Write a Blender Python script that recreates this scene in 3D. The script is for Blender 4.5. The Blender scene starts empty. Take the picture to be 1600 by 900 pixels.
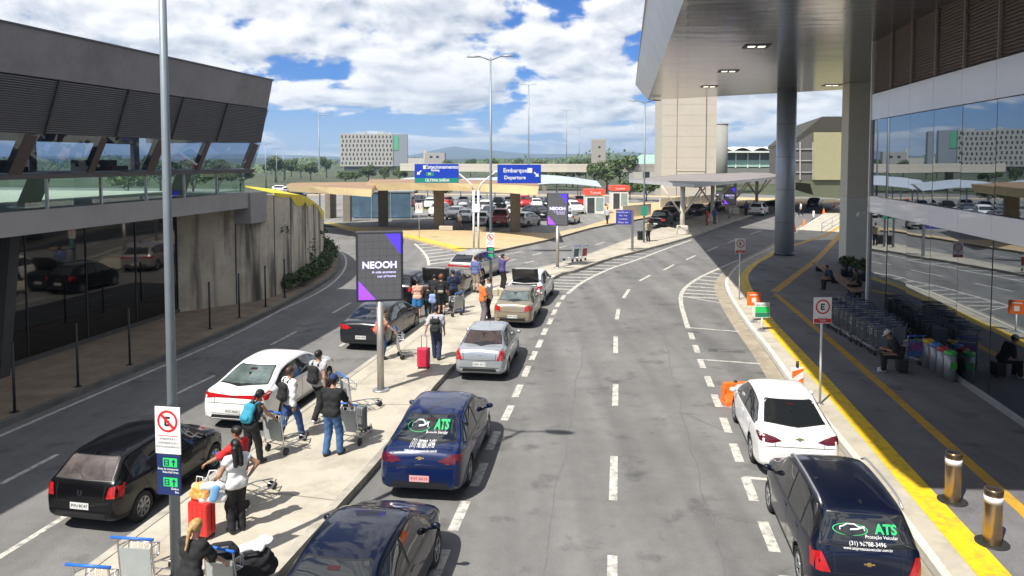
import bpy, bmesh, math, random
import numpy as np
from mathutils import Vector, Matrix
from mathutils.bvhtree import BVHTree
R = random.Random(7)
SC = bpy.context.scene
COL = SC.collection
# ------------------------------------------------------------------ camera geometry (phone lens, 26 mm equivalent)
FPX = 1155.0
HC = 6.85
PITCH = math.atan(60 / FPX)
FW = Vector((0, math.cos(PITCH), -math.sin(PITCH)))
UP = Vector((0, math.sin(PITCH), math.cos(PITCH)))
def ray(px, py):
    return Vector(((px - 800) / FPX, 0, 0)) + FW + UP * (-(py - 310) / FPX)
def G(px, py, z=0.0):
    """ground point (height z) seen at a photograph coordinate -> (x, y)"""
    d = ray(px, py)
    t = (z - HC) / d.z
    return (d.x * t, d.y * t)
def P(px, py, Y):
    """point at distance Y -> (x, Y, z)"""
    d = ray(px, py)
    t = Y / d.y
    return Vector((d.x * t, Y, HC + d.z * t))
RD = math.atan(0.173)          # the straight road runs 9.8 degrees right of the view axis
def along(c, Y):               # point on a line parallel to the road
    return (c + 0.173 * Y, Y)
# ------------------------------------------------------------------ materials
MATS = {}
def M(name, col, rough=.6, metal=0.0, var=.12, vs=2.0, bump=0.0, bs=40.0, coat=0.0, spec=.5, emit=0.0, alpha=1.0, ior=1.5, dirt=None, ds=.6, da=.5, dr=(.5, .72)):
    if name in MATS:
        return MATS[name]
    m = bpy.data.materials.new(name)
    m.use_nodes = True
    nt = m.node_tree
    b = nt.nodes['Principled BSDF']
    c = (col[0], col[1], col[2], 1)
    b.inputs['Roughness'].default_value = rough
    b.inputs['Metallic'].default_value = metal
    b.inputs['Specular IOR Level'].default_value = spec
    b.inputs['IOR'].default_value = ior
    b.inputs['Coat Weight'].default_value = coat
    b.inputs['Coat Roughness'].default_value = .03
    b.inputs['Alpha'].default_value = alpha
    if var > 0:
        tc = nt.nodes.new('ShaderNodeTexCoord')
        n = nt.nodes.new('ShaderNodeTexNoise')
        n.inputs['Scale'].default_value = vs
        n.inputs['Detail'].default_value = 6
        n.inputs['Roughness'].default_value = .62
        nt.links.new(tc.outputs['Object'], n.inputs['Vector'])
        r = nt.nodes.new('ShaderNodeMapRange')
        r.inputs[1].default_value = .28; r.inputs[2].default_value = .72
        r.inputs[3].default_value = 1 - var; r.inputs[4].default_value = 1 + var
        nt.links.new(n.outputs['Fac'], r.inputs[0])
        mx = nt.nodes.new('ShaderNodeMix'); mx.data_type = 'RGBA'; mx.blend_type = 'MULTIPLY'
        mx.inputs[0].default_value = 1
        mx.inputs[6].default_value = c
        nt.links.new(r.outputs[0], mx.inputs[7])
        out = mx.outputs[2]
        if dirt:
            n2 = nt.nodes.new('ShaderNodeTexNoise'); n2.inputs['Scale'].default_value = ds
            n2.inputs['Detail'].default_value = 8; n2.inputs['Roughness'].default_value = .7
            nt.links.new(tc.outputs['Object'], n2.inputs['Vector'])
            r2 = nt.nodes.new('ShaderNodeMapRange')
            r2.inputs[1].default_value = dr[0]; r2.inputs[2].default_value = dr[1]
            r2.inputs[3].default_value = 0; r2.inputs[4].default_value = da
            nt.links.new(n2.outputs['Fac'], r2.inputs[0])
            m2 = nt.nodes.new('ShaderNodeMix'); m2.data_type = 'RGBA'
            nt.links.new(r2.outputs[0], m2.inputs[0])
            nt.links.new(out, m2.inputs[6])
            m2.inputs[7].default_value = (dirt[0], dirt[1], dirt[2], 1)
            out = m2.outputs[2]
        nt.links.new(out, b.inputs['Base Color'])
        if emit > 0:
            nt.links.new(out, b.inputs['Emission Color'])
    else:
        b.inputs['Base Color'].default_value = c
        if emit > 0:
            b.inputs['Emission Color'].default_value = c
    b.inputs['Emission Strength'].default_value = emit
    if bump > 0:
        tc2 = nt.nodes.new('ShaderNodeTexCoord')
        nb = nt.nodes.new('ShaderNodeTexNoise'); nb.inputs['Scale'].default_value = bs; nb.inputs['Detail'].default_value = 4
        nt.links.new(tc2.outputs['Object'], nb.inputs['Vector'])
        bp = nt.nodes.new('ShaderNodeBump'); bp.inputs['Strength'].default_value = bump; bp.inputs['Distance'].default_value = .02
        nt.links.new(nb.outputs['Fac'], bp.inputs['Height'])
        nt.links.new(bp.outputs['Normal'], b.inputs['Normal'])
    MATS[name] = m
    return m
# ------------------------------------------------------------------ mesh builder
class MB:
    def __init__(s):
        s.v = []; s.f = []; s.m = []; s.s = []
    def add(s, vs, fs, mi=0, sm=False):
        o = len(s.v)
        s.v.extend([tuple(v) for v in vs])
        for f in fs:
            s.f.append([i + o for i in f]); s.m.append(mi); s.s.append(sm)
        return s
    def box(s, x0, x1, y0, y1, z0, z1, mi=0):
        return s.add([(x0, y0, z0), (x1, y0, z0), (x1, y1, z0), (x0, y1, z0), (x0, y0, z1), (x1, y0, z1), (x1, y1, z1), (x0, y1, z1)],
                     [(3, 2, 1, 0), (4, 5, 6, 7), (0, 1, 5, 4), (1, 2, 6, 5), (2, 3, 7, 6), (3, 0, 4, 7)], mi)
    def obox(s, c, size, rz=0, mi=0, rx=0):
        m = Matrix.Translation(c) @ Matrix.Rotation(rz, 4, 'Z') @ Matrix.Rotation(rx, 4, 'X')
        a, b, h = size[0] / 2, size[1] / 2, size[2] / 2
        vs = [m @ Vector(p) for p in [(-a, -b, -h), (a, -b, -h), (a, b, -h), (-a, b, -h), (-a, -b, h), (a, -b, h), (a, b, h), (-a, b, h)]]
        return s.add(vs, [(3, 2, 1, 0), (4, 5, 6, 7), (0, 1, 5, 4), (1, 2, 6, 5), (2, 3, 7, 6), (3, 0, 4, 7)], mi)
    def beam(s, p, q, w, h, mi=0, up=(0, 0, 1)):
        p = Vector(p); q = Vector(q); d = (q - p).normalized(); u = Vector(up)
        if abs(d.dot(u)) > .98: u = Vector((0, 1, 0))
        x = d.cross(u).normalized(); u = x.cross(d).normalized()
        vs = []
        for c in (p, q):
            for a, b in ((-1, -1), (1, -1), (1, 1), (-1, 1)):
                vs.append(c + x * (a * w / 2) + u * (b * h / 2))
        return s.add(vs, [(0, 1, 2, 3), (7, 6, 5, 4), (0, 4, 5, 1), (1, 5, 6, 2), (2, 6, 7, 3), (3, 7, 4, 0)], mi)
    def tube(s, pts, r, n=8, mi=0, caps=True):
        pts = [Vector(p) for p in pts]
        if not hasattr(r, '__len__'): r = [r] * len(pts)
        vs = []; prev = None
        for i, p in enumerate(pts):
            d = (pts[min(i + 1, len(pts) - 1)] - pts[max(i - 1, 0)])
            d = d.normalized() if d.length > 1e-9 else Vector((0, 0, 1))
            if prev is None:
                u = Vector((0, 0, 1)) if abs(d.z) < .9 else Vector((1, 0, 0))
                x = d.cross(u).normalized()
            else:
                x = (prev - d * prev.dot(d)).normalized()
            prev = x; y = d.cross(x)
            for k in range(n):
                a = 2 * math.pi * k / n
                vs.append(p + (x * math.cos(a) + y * math.sin(a)) * r[i])
        fs = []
        for i in range(len(pts) - 1):
            for k in range(n):
                a = i * n + k; b = i * n + (k + 1) % n
                fs.append((a, b, b + n, a + n))
        s.add(vs, fs, mi, True)
        if caps:
            o = len(s.v) - len(vs)
            s.f.append([o + k for k in range(n)][::-1]); s.m.append(mi); s.s.append(False)
            s.f.append([o + (len(pts) - 1) * n + k for k in range(n)]); s.m.append(mi); s.s.append(False)
        return s
    def cyl(s, p, q, r0, r1=None, n=16, mi=0):
        return s.tube([p, q], [r0, r0 if r1 is None else r1], n, mi)
    def prism(s, poly, z0, z1, mi=0, mtop=None):
        n = len(poly)
        ar = sum(poly[i][0] * poly[(i + 1) % n][1] - poly[(i + 1) % n][0] * poly[i][1] for i in range(n))
        if ar < 0: poly = poly[::-1]
        s.add([(p[0], p[1], z0) for p in poly] + [(p[0], p[1], z1) for p in poly],
              [list(range(n))[::-1]] + [(i, (i + 1) % n, n + (i + 1) % n, n + i) for i in range(n)], mi)
        s.add([(p[0], p[1], z1) for p in poly], [list(range(n))], mi if mtop is None else mtop)
        return s
    def sheet(s, poly, z, mi=0):
        n = len(poly)
        ar = sum(poly[i][0] * poly[(i + 1) % n][1] - poly[(i + 1) % n][0] * poly[i][1] for i in range(n))
        if ar < 0: poly = poly[::-1]
        return s.add([(p[0], p[1], z) for p in poly], [list(range(n))], mi)
    def ribbon(s, pts, w, z, mi=0, z1=None):
        """strip of width w along a polyline; with z1 a raised kerb"""
        L = []; Rr = []
        for i, p in enumerate(pts):
            a = pts[max(i - 1, 0)]; b = pts[min(i + 1, len(pts) - 1)]
            d = Vector((b[0] - a[0], b[1] - a[1])).normalized()
            nn = Vector((-d.y, d.x)) * (w / 2)
            L.append((p[0] + nn.x, p[1] + nn.y)); Rr.append((p[0] - nn.x, p[1] - nn.y))
        n = len(pts)
        if z1 is None:
            s.add([(a[0], a[1], z) for a in L] + [(a[0], a[1], z) for a in Rr],
                  [(i, n + i, n + i + 1, i + 1) for i in range(n - 1)], mi)
        else:
            vs = [(a[0], a[1], z) for a in L] + [(a[0], a[1], z) for a in Rr] + [(a[0], a[1], z1) for a in L] + [(a[0], a[1], z1) for a in Rr]
            fs = []
            for i in range(n - 1):
                fs += [(2 * n + i, 3 * n + i, 3 * n + i + 1, 2 * n + i + 1), (i, 2 * n + i, 2 * n + i + 1, i + 1), (n + i, n + i + 1, 3 * n + i + 1, 3 * n + i)]
            fs += [(0, n, 3 * n, 2 * n), (n - 1, 3 * n - 1, 4 * n - 1, 2 * n - 1)]
            s.add(vs, fs, mi)
        return s
    def wall(s, pts, z0, ztop, th, mi=0):
        """vertical wall along a polyline (x,y) with a top height per point"""
        n = len(pts); A = []; B = []
        for i, p in enumerate(pts):
            a = pts[max(i - 1, 0)]; b = pts[min(i + 1, n - 1)]
            d = Vector((b[0] - a[0], b[1] - a[1])).normalized()
            nn = Vector((-d.y, d.x)) * (th / 2)
            A.append((p[0] + nn.x, p[1] + nn.y)); B.append((p[0] - nn.x, p[1] - nn.y))
        zt = ztop if hasattr(ztop, '__len__') else [ztop] * n
        vs = [(a[0], a[1], z0) for a in A] + [(a[0], a[1], z0) for a in B] + [(A[i][0], A[i][1], zt[i]) for i in range(n)] + [(B[i][0], B[i][1], zt[i]) for i in range(n)]
        fs = []
        for i in range(n - 1):
            fs += [(i, 2 * n + i, 2 * n + i + 1, i + 1), (n + i, n + i + 1, 3 * n + i + 1, 3 * n + i), (2 * n + i, 3 * n + i, 3 * n + i + 1, 2 * n + i + 1)]
        fs += [(0, n, 3 * n, 2 * n), (n - 1, 3 * n - 1, 4 * n - 1, 2 * n - 1)]
        return s.add(vs, fs, mi)
    def lathe(s, prof, c=(0, 0, 0), n=20, mi=0, axis='Z'):
        vs = []; fs = []
        for r, z in prof:
            for k in range(n):
                a = 2 * math.pi * k / n
                q = (r * math.cos(a), r * math.sin(a), z)
                if axis == 'X': q = (z, r * math.cos(a), r * math.sin(a))
                vs.append((c[0] + q[0], c[1] + q[1], c[2] + q[2]))
        for i in range(len(prof) - 1):
            for k in range(n):
                a = i * n + k; b = i * n + (k + 1) % n
                fs.append((a, b, b + n, a + n))
        s.add(vs, fs, mi, True)
        return s
    def ell(s, c, r, nu=12, nv=8, mi=0):
        vs = []; fs = []
        for j in range(nv + 1):
            t = math.pi * j / nv
            for k in range(nu):
                a = 2 * math.pi * k / nu
                vs.append((c[0] + r[0] * math.sin(t) * math.cos(a), c[1] + r[1] * math.sin(t) * math.sin(a), c[2] - r[2] * math.cos(t)))
        for j in range(nv):
            for k in range(nu):
                a = j * nu + k; b = j * nu + (k + 1) % nu
                fs.append((a, b, b + nu, a + nu))
        return s.add(vs, fs, mi, True)
    def xf(s, m):
        s.v = [tuple(m @ Vector(v)) for v in s.v]; return s
    def join(s, o, mi=None):
        k = len(s.v); s.v += o.v
        for f, m, q in zip(o.f, o.m, o.s):
            s.f.append([i + k for i in f]); s.m.append(m if mi is None else mi); s.s.append(q)
        return s
    def build(s, name, mats, parent=None, bevel=0.0, loc=None):
        me = bpy.data.meshes.new(name)
        me.from_pydata(s.v, [], s.f)
        if not isinstance(mats, (list, tuple)): mats = [mats]
        for m in mats: me.materials.append(m)
        me.polygons.foreach_set('material_index', [min(i, len(mats) - 1) for i in s.m])
        me.polygons.foreach_set('use_smooth', s.s)
        me.update()
        o = bpy.data.objects.new(name, me)
        COL.objects.link(o)
        if parent: o.parent = parent
        if loc is not None: o.location = loc
        if bevel > 0:
            bv = o.modifiers.new('bevel', 'BEVEL'); bv.width = bevel; bv.segments = 2; bv.limit_method = 'ANGLE'; bv.angle_limit = .6
        return o
# ------------------------------------------------------------------ things
def tag(o, label=None, cat=None, group=None, kind=None):
    if label: o['label'] = label
    if cat: o['category'] = cat
    if group: o['group'] = group
    if kind: o['kind'] = kind
    return o
def thing(name, label, cat, loc=(0, 0, 0), rz=0.0, group=None):
    o = bpy.data.objects.new(name, None); COL.objects.link(o)
    o.empty_display_size = .2
    o.location = loc if len(loc) == 3 else (loc[0], loc[1], 0); o.rotation_euler = (0, 0, rz)
    return tag(o, label, cat, group)
def dup(root, loc, rz, label=None, group=None, scale=None):
    r = root.copy(); COL.objects.link(r)
    r.location = loc if len(loc) == 3 else (loc[0], loc[1], 0); r.rotation_euler = (0, 0, rz)
    if scale: r.scale = (scale,) * 3
    if label: r['label'] = label
    if group: r['group'] = group
    for ch in list(root.children):
        c = ch.copy(); COL.objects.link(c); c.parent = r
        for g in ch.children:
            d = g.copy(); COL.objects.link(d); d.parent = c
    return r
def struct(name, mb, mats, **k):
    return tag(mb.build(name, mats, **k), kind='structure')
def text_mb(txt, size, mi=0, bold=0.0, ext=0.0, align='CENTER'):
    """lettering as geometry, in the local xz plane facing -y"""
    cu = bpy.data.curves.new('lettering', 'FONT'); cu.body = txt; cu.size = size
    cu.align_x = align; cu.align_y = 'CENTER'; cu.offset = bold; cu.extrude = ext; cu.resolution_u = 3
    ob = bpy.data.objects.new('lettering', cu); COL.objects.link(ob)
    dg = bpy.context.evaluated_depsgraph_get()
    me = bpy.data.meshes.new_from_object(ob.evaluated_get(dg))
    mb = MB()
    mb.add([(v.co.x, -v.co.z, v.co.y) for v in me.vertices], [list(p.vertices) for p in me.polygons], mi)
    bpy.data.objects.remove(ob); bpy.data.curves.remove(cu); bpy.data.meshes.remove(me)
    return mb
def shift(mb, x=0, y=0, z=0):
    mb.v = [(v[0] + x, v[1] + y, v[2] + z) for v in mb.v]; return mb
def plate_mb(poly, y, mi=0, th=0.0):
    """flat polygon in the xz plane facing -y"""
    n = len(poly)
    ar = sum(poly[i][0] * poly[(i + 1) % n][1] - poly[(i + 1) % n][0] * poly[i][1] for i in range(n))
    if ar < 0: poly = poly[::-1]
    return MB().add([(p[0], y, p[1]) for p in poly], [list(range(n))], mi)
def rect(x0, x1, z0, z1):
    return [(x0, z0), (x1, z0), (x1, z1), (x0, z1)]
def ring_mb(r0, r1, y, mi=0, n=28, cx=0, cz=0):
    vs = []
    for k in range(n):
        a = 2 * math.pi * k / n
        vs += [(cx + r0 * math.cos(a), y, cz + r0 * math.sin(a)), (cx + r1 * math.cos(a), y, cz + r1 * math.sin(a))]
    return MB().add(vs, [(2 * k, 2 * k + 1, (2 * k + 3) % (2 * n), (2 * k + 2) % (2 * n)) for k in range(n)], mi)
def arrow_mb(cx, cz, s, ang, y, mi=0):
    pts = [(-.1, -.5), (.1, -.5), (.1, .05), (.35, .05), (0, .5), (-.35, .05), (-.1, .05)]
    c, q = math.cos(ang), math.sin(ang)
    return plate_mb([(cx + s * (c * a - q * b), cz + s * (q * a + c * b)) for a, b in pts], y, mi)
def smooth_line(pts, step=1.0):
    """Catmull-Rom through 2D points, resampled"""
    out = []
    n = len(pts)
    for i in range(n - 1):
        p0 = Vector(pts[max(i - 1, 0)]); p1 = Vector(pts[i]); p2 = Vector(pts[i + 1]); p3 = Vector(pts[min(i + 2, n - 1)])
        k = max(2, int((p2 - p1).length / step))
        for j in range(k):
            t = j / k
            out.append(tuple(.5 * ((2 * p1) + (p2 - p0) * t + (2 * p0 - 5 * p1 + 4 * p2 - p3) * t * t + (3 * p1 - p0 - 3 * p2 + p3) * t ** 3)))
    out.append(tuple(pts[-1]))
    return out
# ------------------------------------------------------------------ camera, sky, sun
cam = bpy.data.cameras.new('camera'); co = bpy.data.objects.new('camera', cam); COL.objects.link(co)
co.location = (0, 0, HC); co.rotation_euler = (math.pi / 2 - PITCH, 0, 0)
cam.sensor_width = 36; cam.lens = 36 * FPX / 1600; cam.shift_y = -(450 - 310) / 1600
cam.clip_start = .1; cam.clip_end = 30000
SC.camera = co
SUN_EL = math.radians(53.5)
SUN_D = Vector((.62, .785, 0)).normalized() * math.cos(SUN_EL) + Vector((0, 0, -math.sin(SUN_EL)))
sl = bpy.data.lights.new('sun', 'SUN'); so = bpy.data.objects.new('sun', sl); COL.objects.link(so)
sl.energy = 5.0; sl.angle = math.radians(.53); sl.color = (1, .955, .88)
so.rotation_euler = SUN_D.to_track_quat('-Z', 'Y').to_euler()
W = bpy.data.worlds.new('World'); SC.world = W; W.use_nodes = True
nt = W.node_tree; nt.nodes.clear()
def N(t, **k):
    n = nt.nodes.new(t)
    for a, b in k.items(): setattr(n, a, b)
    return n
def Lk(a, b): nt.links.new(a, b)
def math_n(op, a, b=None, c=None, clamp=False):
    n = N('ShaderNodeMath', operation=op, use_clamp=clamp)
    for i, x in enumerate((a, b, c)):
        if x is None: continue
        if isinstance(x, (int, float)): n.inputs[i].default_value = x
        else: Lk(x, n.inputs[i])
    return n.outputs[0]
sky = N('ShaderNodeTexSky', sky_type='NISHITA')
sky.sun_disc = False; sky.sun_elevation = SUN_EL; sky.sun_rotation = math.atan2(-SUN_D.x, -SUN_D.y)
sky.altitude = 800; sky.air_density = 1.0; sky.dust_density = .3; sky.ozone_density = 3.0
tc = N('ShaderNodeTexCoord'); sep = N('ShaderNodeSeparateXYZ'); Lk(tc.outputs['Generated'], sep.inputs[0])
zc = math_n('MAXIMUM', sep.outputs[2], 0.0)
comb = N('ShaderNodeCombineXYZ')
az = math_n('ARCTAN2', sep.outputs[0], sep.outputs[1])
Lk(math_n('MULTIPLY', az, 5.2), comb.inputs[0])
Lk(math_n('MULTIPLY', math_n('LOGARITHM', math_n('ADD', zc, .075), math.e), 2.3), comb.inputs[1])
def noise(vec, scale, det, rough, off=(0, 0, 0), dist=0.0):
    mp = N('ShaderNodeMapping'); mp.inputs['Location'].default_value = off; Lk(vec, mp.inputs[0])
    n = N('ShaderNodeTexNoise'); n.inputs['Scale'].default_value = scale; n.inputs['Detail'].default_value = det
    n.inputs['Roughness'].default_value = rough; n.inputs['Distortion'].default_value = dist
    Lk(mp.outputs[0], n.inputs['Vector']); return n.outputs['Fac']
CO = (3.1, 1.7, 0)
big = noise(comb.outputs[0], .50, 2, .5, CO)
fine = noise(comb.outputs[0], 1.5, 11, .56, CO, .12)
cov = math_n('ADD', math_n('MULTIPLY', big, .6), math_n('MULTIPLY', fine, .62))
mr = N('ShaderNodeMapRange', interpolation_type='SMOOTHSTEP'); Lk(cov, mr.inputs[0])
mr.inputs[1].default_value = .556; mr.inputs[2].default_value = .605
fine2 = noise(comb.outputs[0], 1.5, 11, .56, (CO[0] - .05, CO[1] + .12, 0), .12)
sh = math_n('MULTIPLY_ADD', math_n('SUBTRACT', fine, fine2), 4.2, .74, clamp=True)
thick = N('ShaderNodeMapRange'); Lk(cov, thick.inputs[0]); thick.inputs[1].default_value = .63; thick.inputs[2].default_value = .80
thick.inputs[3].default_value = 1.0; thick.inputs[4].default_value = .74
lum = math_n('MULTIPLY', sh, thick.outputs[0])
cr = N('ShaderNodeMix', data_type='RGBA'); Lk(lum, cr.inputs[0])
cr.inputs[6].default_value = (3.5, 4.2, 5.4, 1); cr.inputs[7].default_value = (11.5, 11.4, 11.3, 1)
tint = N('ShaderNodeMix', data_type='RGBA', blend_type='MULTIPLY'); tint.inputs[0].default_value = 1
Lk(sky.outputs[0], tint.inputs[6]); tint.inputs[7].default_value = (.19, .54, 1.12, 1)
# thin veil of distant cloud low in the sky
veil = N('ShaderNodeMapRange'); Lk(zc, veil.inputs[0]); veil.inputs[1].default_value = 0; veil.inputs[2].default_value = .10; veil.inputs[3].default_value = .8; veil.inputs[4].default_value = 0
vm_ = N('ShaderNodeMix', data_type='RGBA'); Lk(veil.outputs[0], vm_.inputs[0]); Lk(tint.outputs[2], vm_.inputs[6]); vm_.inputs[7].default_value = (4.9, 6.6, 9.2, 1)
mix = N('ShaderNodeMix', data_type='RGBA')
Lk(math_n('MULTIPLY', mr.outputs[0], .97), mix.inputs[0]); Lk(vm_.outputs[2], mix.inputs[6]); Lk(cr.outputs[2], mix.inputs[7])
bg = N('ShaderNodeBackground'); bg.inputs[1].default_value = .072; Lk(mix.outputs[2], bg.inputs[0])
ow = N('ShaderNodeOutputWorld'); Lk(bg.outputs[0], ow.inputs[0])
SC.view_settings.view_transform = 'Standard'; SC.view_settings.look = 'None'
SC.view_settings.exposure = .55; SC.view_settings.gamma = 1.0; SC.view_settings.use_curve_mapping = False
SC.cycles.use_denoising = True
try: SC.cycles.denoiser = 'OPENIMAGEDENOISE'
except Exception: pass
SC.cycles.max_bounces = 6; SC.cycles.diffuse_bounces = 3; SC.cycles.glossy_bounces = 3; SC.cycles.transparent_max_bounces = 12
SC.cycles.caustics_reflective = False; SC.cycles.caustics_refractive = False
SC.cycles.sample_clamp_indirect = 6
# ------------------------------------------------------------------ materials of the setting
def asphalt(name, base, cracks=True):
    m = bpy.data.materials.new(name); m.use_nodes = True
    t = m.node_tree; b = t.nodes['Principled BSDF']; b.inputs['Roughness'].default_value = .82; b.inputs['Specular IOR Level'].default_value = .35
    tc = t.nodes.new('ShaderNodeTexCoord')
    def nz(s, d, r=.6):
        n = t.nodes.new('ShaderNodeTexNoise'); n.inputs['Scale'].default_value = s; n.inputs['Detail'].default_value = d; n.inputs['Roughness'].default_value = r
        t.links.new(tc.outputs['Object'], n.inputs['Vector']); return n.outputs['Fac']
    def mr(i, a, b_, c, d):
        n = t.nodes.new('ShaderNodeMapRange'); t.links.new(i, n.inputs[0])
        for k, v in enumerate((a, b_, c, d)): n.inputs[k + 1].default_value = v
        return n.outputs[0]
    def mul(a, b_):
        n = t.nodes.new('ShaderNodeMath'); n.operation = 'MULTIPLY'; t.links.new(a, n.inputs[0]); t.links.new(b_, n.inputs[1]); return n.outputs[0]
    # long worn streaks along the traffic direction
    mp = t.nodes.new('ShaderNodeMapping'); mp.inputs['Rotation'].default_value = (0, 0, RD); mp.inputs['Scale'].default_value = (1.1, .05, 1)
    t.links.new(tc.outputs['Object'], mp.inputs[0])
    st = t.nodes.new('ShaderNodeTexNoise'); st.inputs['Scale'].default_value = 1.0; st.inputs['Detail'].default_value = 3
    t.links.new(mp.outputs[0], st.inputs['Vector'])
    f = mul(mul(mr(nz(.22, 5), .3, .7, .78, 1.16), mr(nz(2.2, 6, .7), .25, .75, .86, 1.13)), mul(mr(nz(38, 3, .7), .3, .7, .80, 1.2), mr(st.outputs['Fac'], .3, .7, .80, 1.12)))
    f = mul(f, mr(nz(.9, 4, .6), .57, .72, 1.0, .55))   # oil stains
    mx = t.nodes.new('ShaderNodeMix'); mx.data_type = 'RGBA'; mx.blend_type = 'MULTIPLY'; mx.inputs[0].default_value = 1
    mx.inputs[6].default_value = (*base, 1); t.links.new(f, mx.inputs[7]); t.links.new(mx.outputs[2], b.inputs['Base Color'])
    bp = t.nodes.new('ShaderNodeBump'); bp.inputs['Strength'].default_value = .35; bp.inputs['Distance'].default_value = .01
    t.links.new(nz(60, 3), bp.inputs['Height']); t.links.new(bp.outputs['Normal'], b.inputs['Normal'])
    return m
ASPH = asphalt('road_asphalt', (.178, .174, .168))
ASPH2 = asphalt('worn_asphalt', (.22, .214, .20))
DARKASPH = asphalt('forecourt_asphalt', (.185, .18, .185))
CONC = M('pale_paving', (.46, .42, .34), .85, var=.10, vs=1.3, bump=.25, bs=30, dirt=(.23, .20, .155), ds=.7, da=.75, dr=(.47, .72))
KERB = M('kerb_concrete', (.40, .37, .31), .8, var=.2, vs=3, dirt=(.12, .11, .1), ds=1.2, da=.7)
GUT = M('gutter_concrete', (.33, .285, .21), .85, var=.25, vs=2.5, dirt=(.15, .13, .1), ds=1.0, da=.6)
TAN = M('tan_paving', (.50, .37, .20), .85, var=.12, vs=1.2, dirt=(.36, .27, .16), ds=.4, da=.5)
BROWN = M('brown_paving', (.25, .19, .13), .9, var=.25, vs=1.5, dirt=(.12, .095, .07), ds=.7, da=.7)
WPAINT = M('white_road_paint', (.56, .535, .475), .7, var=.22, vs=6, dirt=(.17, .168, .165), ds=5.5, da=.95, dr=(.46, .66))
YPAINT = M('yellow_road_paint', (.80, .53, .015), .6, var=.10, vs=5, dirt=(.30, .22, .06), ds=4, da=.8, dr=(.48, .7))
YPAINT2 = M('tactile_yellow', (.50, .29, .03), .7, var=.15, vs=5, dirt=(.22, .15, .05), ds=2.0, da=.6)
CRACK = M('crack_sealant', (.135, .133, .13), .6, var=.3, vs=4)
GRASS = M('grass', (.045, .060, .022), .95, var=.5, vs=.12, dirt=(.12, .10, .055), ds=.03, da=.8)
CONCRETE = M('raw_concrete', (.42, .37, .29), .85, var=.10, vs=.6, bump=.2, bs=12, dirt=(.24, .21, .165), ds=.25, da=.6)
STEEL = M('galvanised_steel', (.50, .52, .54), .42, .75, var=.12, vs=6)
GREYP = M('grey_pole_paint', (.23, .27, .30), .45, .25, var=.08, vs=3)
BLACK = M('black_plastic', (.012, .012, .013), .45, var=.1)
WHITE = M('white_enamel', (.78, .78, .76), .4, var=.05)
BLUEP = M('blue_sign', (.008, .045, .42), .4, var=.06)
NAVY = M('navy_sign', (.012, .028, .12), .4, var=.06)
GREENP = M('green_sign', (.03, .62, .14), .45, var=.05)
REDP = M('red_sign', (.62, .02, .02), .4, var=.06)
ORANGE = M('orange_plastic', (.85, .16, .02), .45, var=.08)
# ------------------------------------------------------------------ ground and roads
g = MB()
rs = [0, 60, 140, 320, 700, 1600, 3500, 9000]
g.sheet([(-9000, -400), (9000, -400), (9000, 9500), (-9000, 9500)], -.03)
struct('ground', g, GRASS)
m_ = MB(); m_.sheet([(-62, -30), (75, -30), (75, 100), (40, 165), (-45, 165), (-62, 100)], 0)
struct('road', m_, ASPH)
ML = [along(-9.05, y) for y in (-8, 5, 12, 20)] + [G(669, 497, .15), G(712, 463, .15), G(748, 440, .15), G(796, 427, .15), G(865, 413, .15), G(922, 396, .15), G(965, 380, .15), G(1020, 360, .15), G(1075, 343, .15), G(1130, 328, .15), G(1190, 315, .15), G(1225, 309, .15)]
MR = [along(-5.9, y) for y in (-8, 5)] + [G(431, 896, .15), G(533, 783, .15), G(620, 685, .15), G(711, 567, .15), G(858, 436, .15), G(896, 423, .15), G(953, 403, .15), G(1000, 391, .15), G(1080, 369, .15), G(1127, 351, .15), G(1184, 333, .15), G(1240, 319, .15)]
ML = smooth_line(ML, 1.5); MR = smooth_line(MR, 1.5)
md = MB(); md.prism(ML + MR[::-1], 0, .15)
struct('median', md, CONC)
kb = MB()
def inset(line, d):
    out = []
    for i, p in enumerate(line):
        a = line[max(i - 1, 0)]; b = line[min(i + 1, len(line) - 1)]
        t = Vector((b[0] - a[0], b[1] - a[1])).normalized()
        out.append((p[0] - t.y * d, p[1] + t.x * d))
    return out
kb.ribbon(inset(MR, .06), .18, .0, 0, .165); kb.ribbon(inset(ML, -.06), .18, 0, 0, .165)
struct('median_kerb', kb, KERB)
# painted edge strip of the median and its joints
jt = MB()
jt.ribbon(inset(ML, -.62), .09, .1545, 0)
for k in range(2, len(ML) - 2, 3):
    a = Vector(ML[k]); b = min((Vector(q) for q in MR), key=lambda q: (q - a).length)
    jt.ribbon([tuple(a), tuple(b)], .025, .1545, 1)
struct('paving_joint', jt, [KERB, M('joint_dirt', (.2, .175, .13), .9)])
# right pavement
SR = [(1630, 1110), (1472, 900), (1342, 726), (1239, 600), (1202, 548), (1167, 504), (1142, 466), (1133, 443), (1139, 429), (1155, 412), (1179, 399), (1202, 388), (1236, 367), (1274, 342), (1302, 326), (1318, 317)]
SR = smooth_line([G(x, y, .15) for x, y in SR], 1.0)
pv = MB(); pv.prism(SR + [(75, SR[-1][1]), (75, -8), (SR[0][0], -8)], 0, .15)
struct('pavement', pv, CONC)
kb = MB(); kb.ribbon(inset(SR, -.07), .16, 0, 0, .165)
struct('pavement_kerb', kb, M('white_kerb', (.62, .60, .54), .75, var=.15, vs=3, dirt=(.3, .28, .24), ds=1.5, da=.6))
gt = MB(); gt.ribbon([p for p in inset(SR, .30)[:int(len(SR) * .62)]], .52, .004)
struct('gutter', gt, GUT)
YL = smooth_line([G(x, y, .15) for x, y in [(1600, 987), (1527, 900), (1300, 628), (1242, 562), (1202, 516), (1167, 467), (1157, 440), (1160, 426), (1176, 411), (1202, 396), (1236, 373)]], 1)
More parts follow.
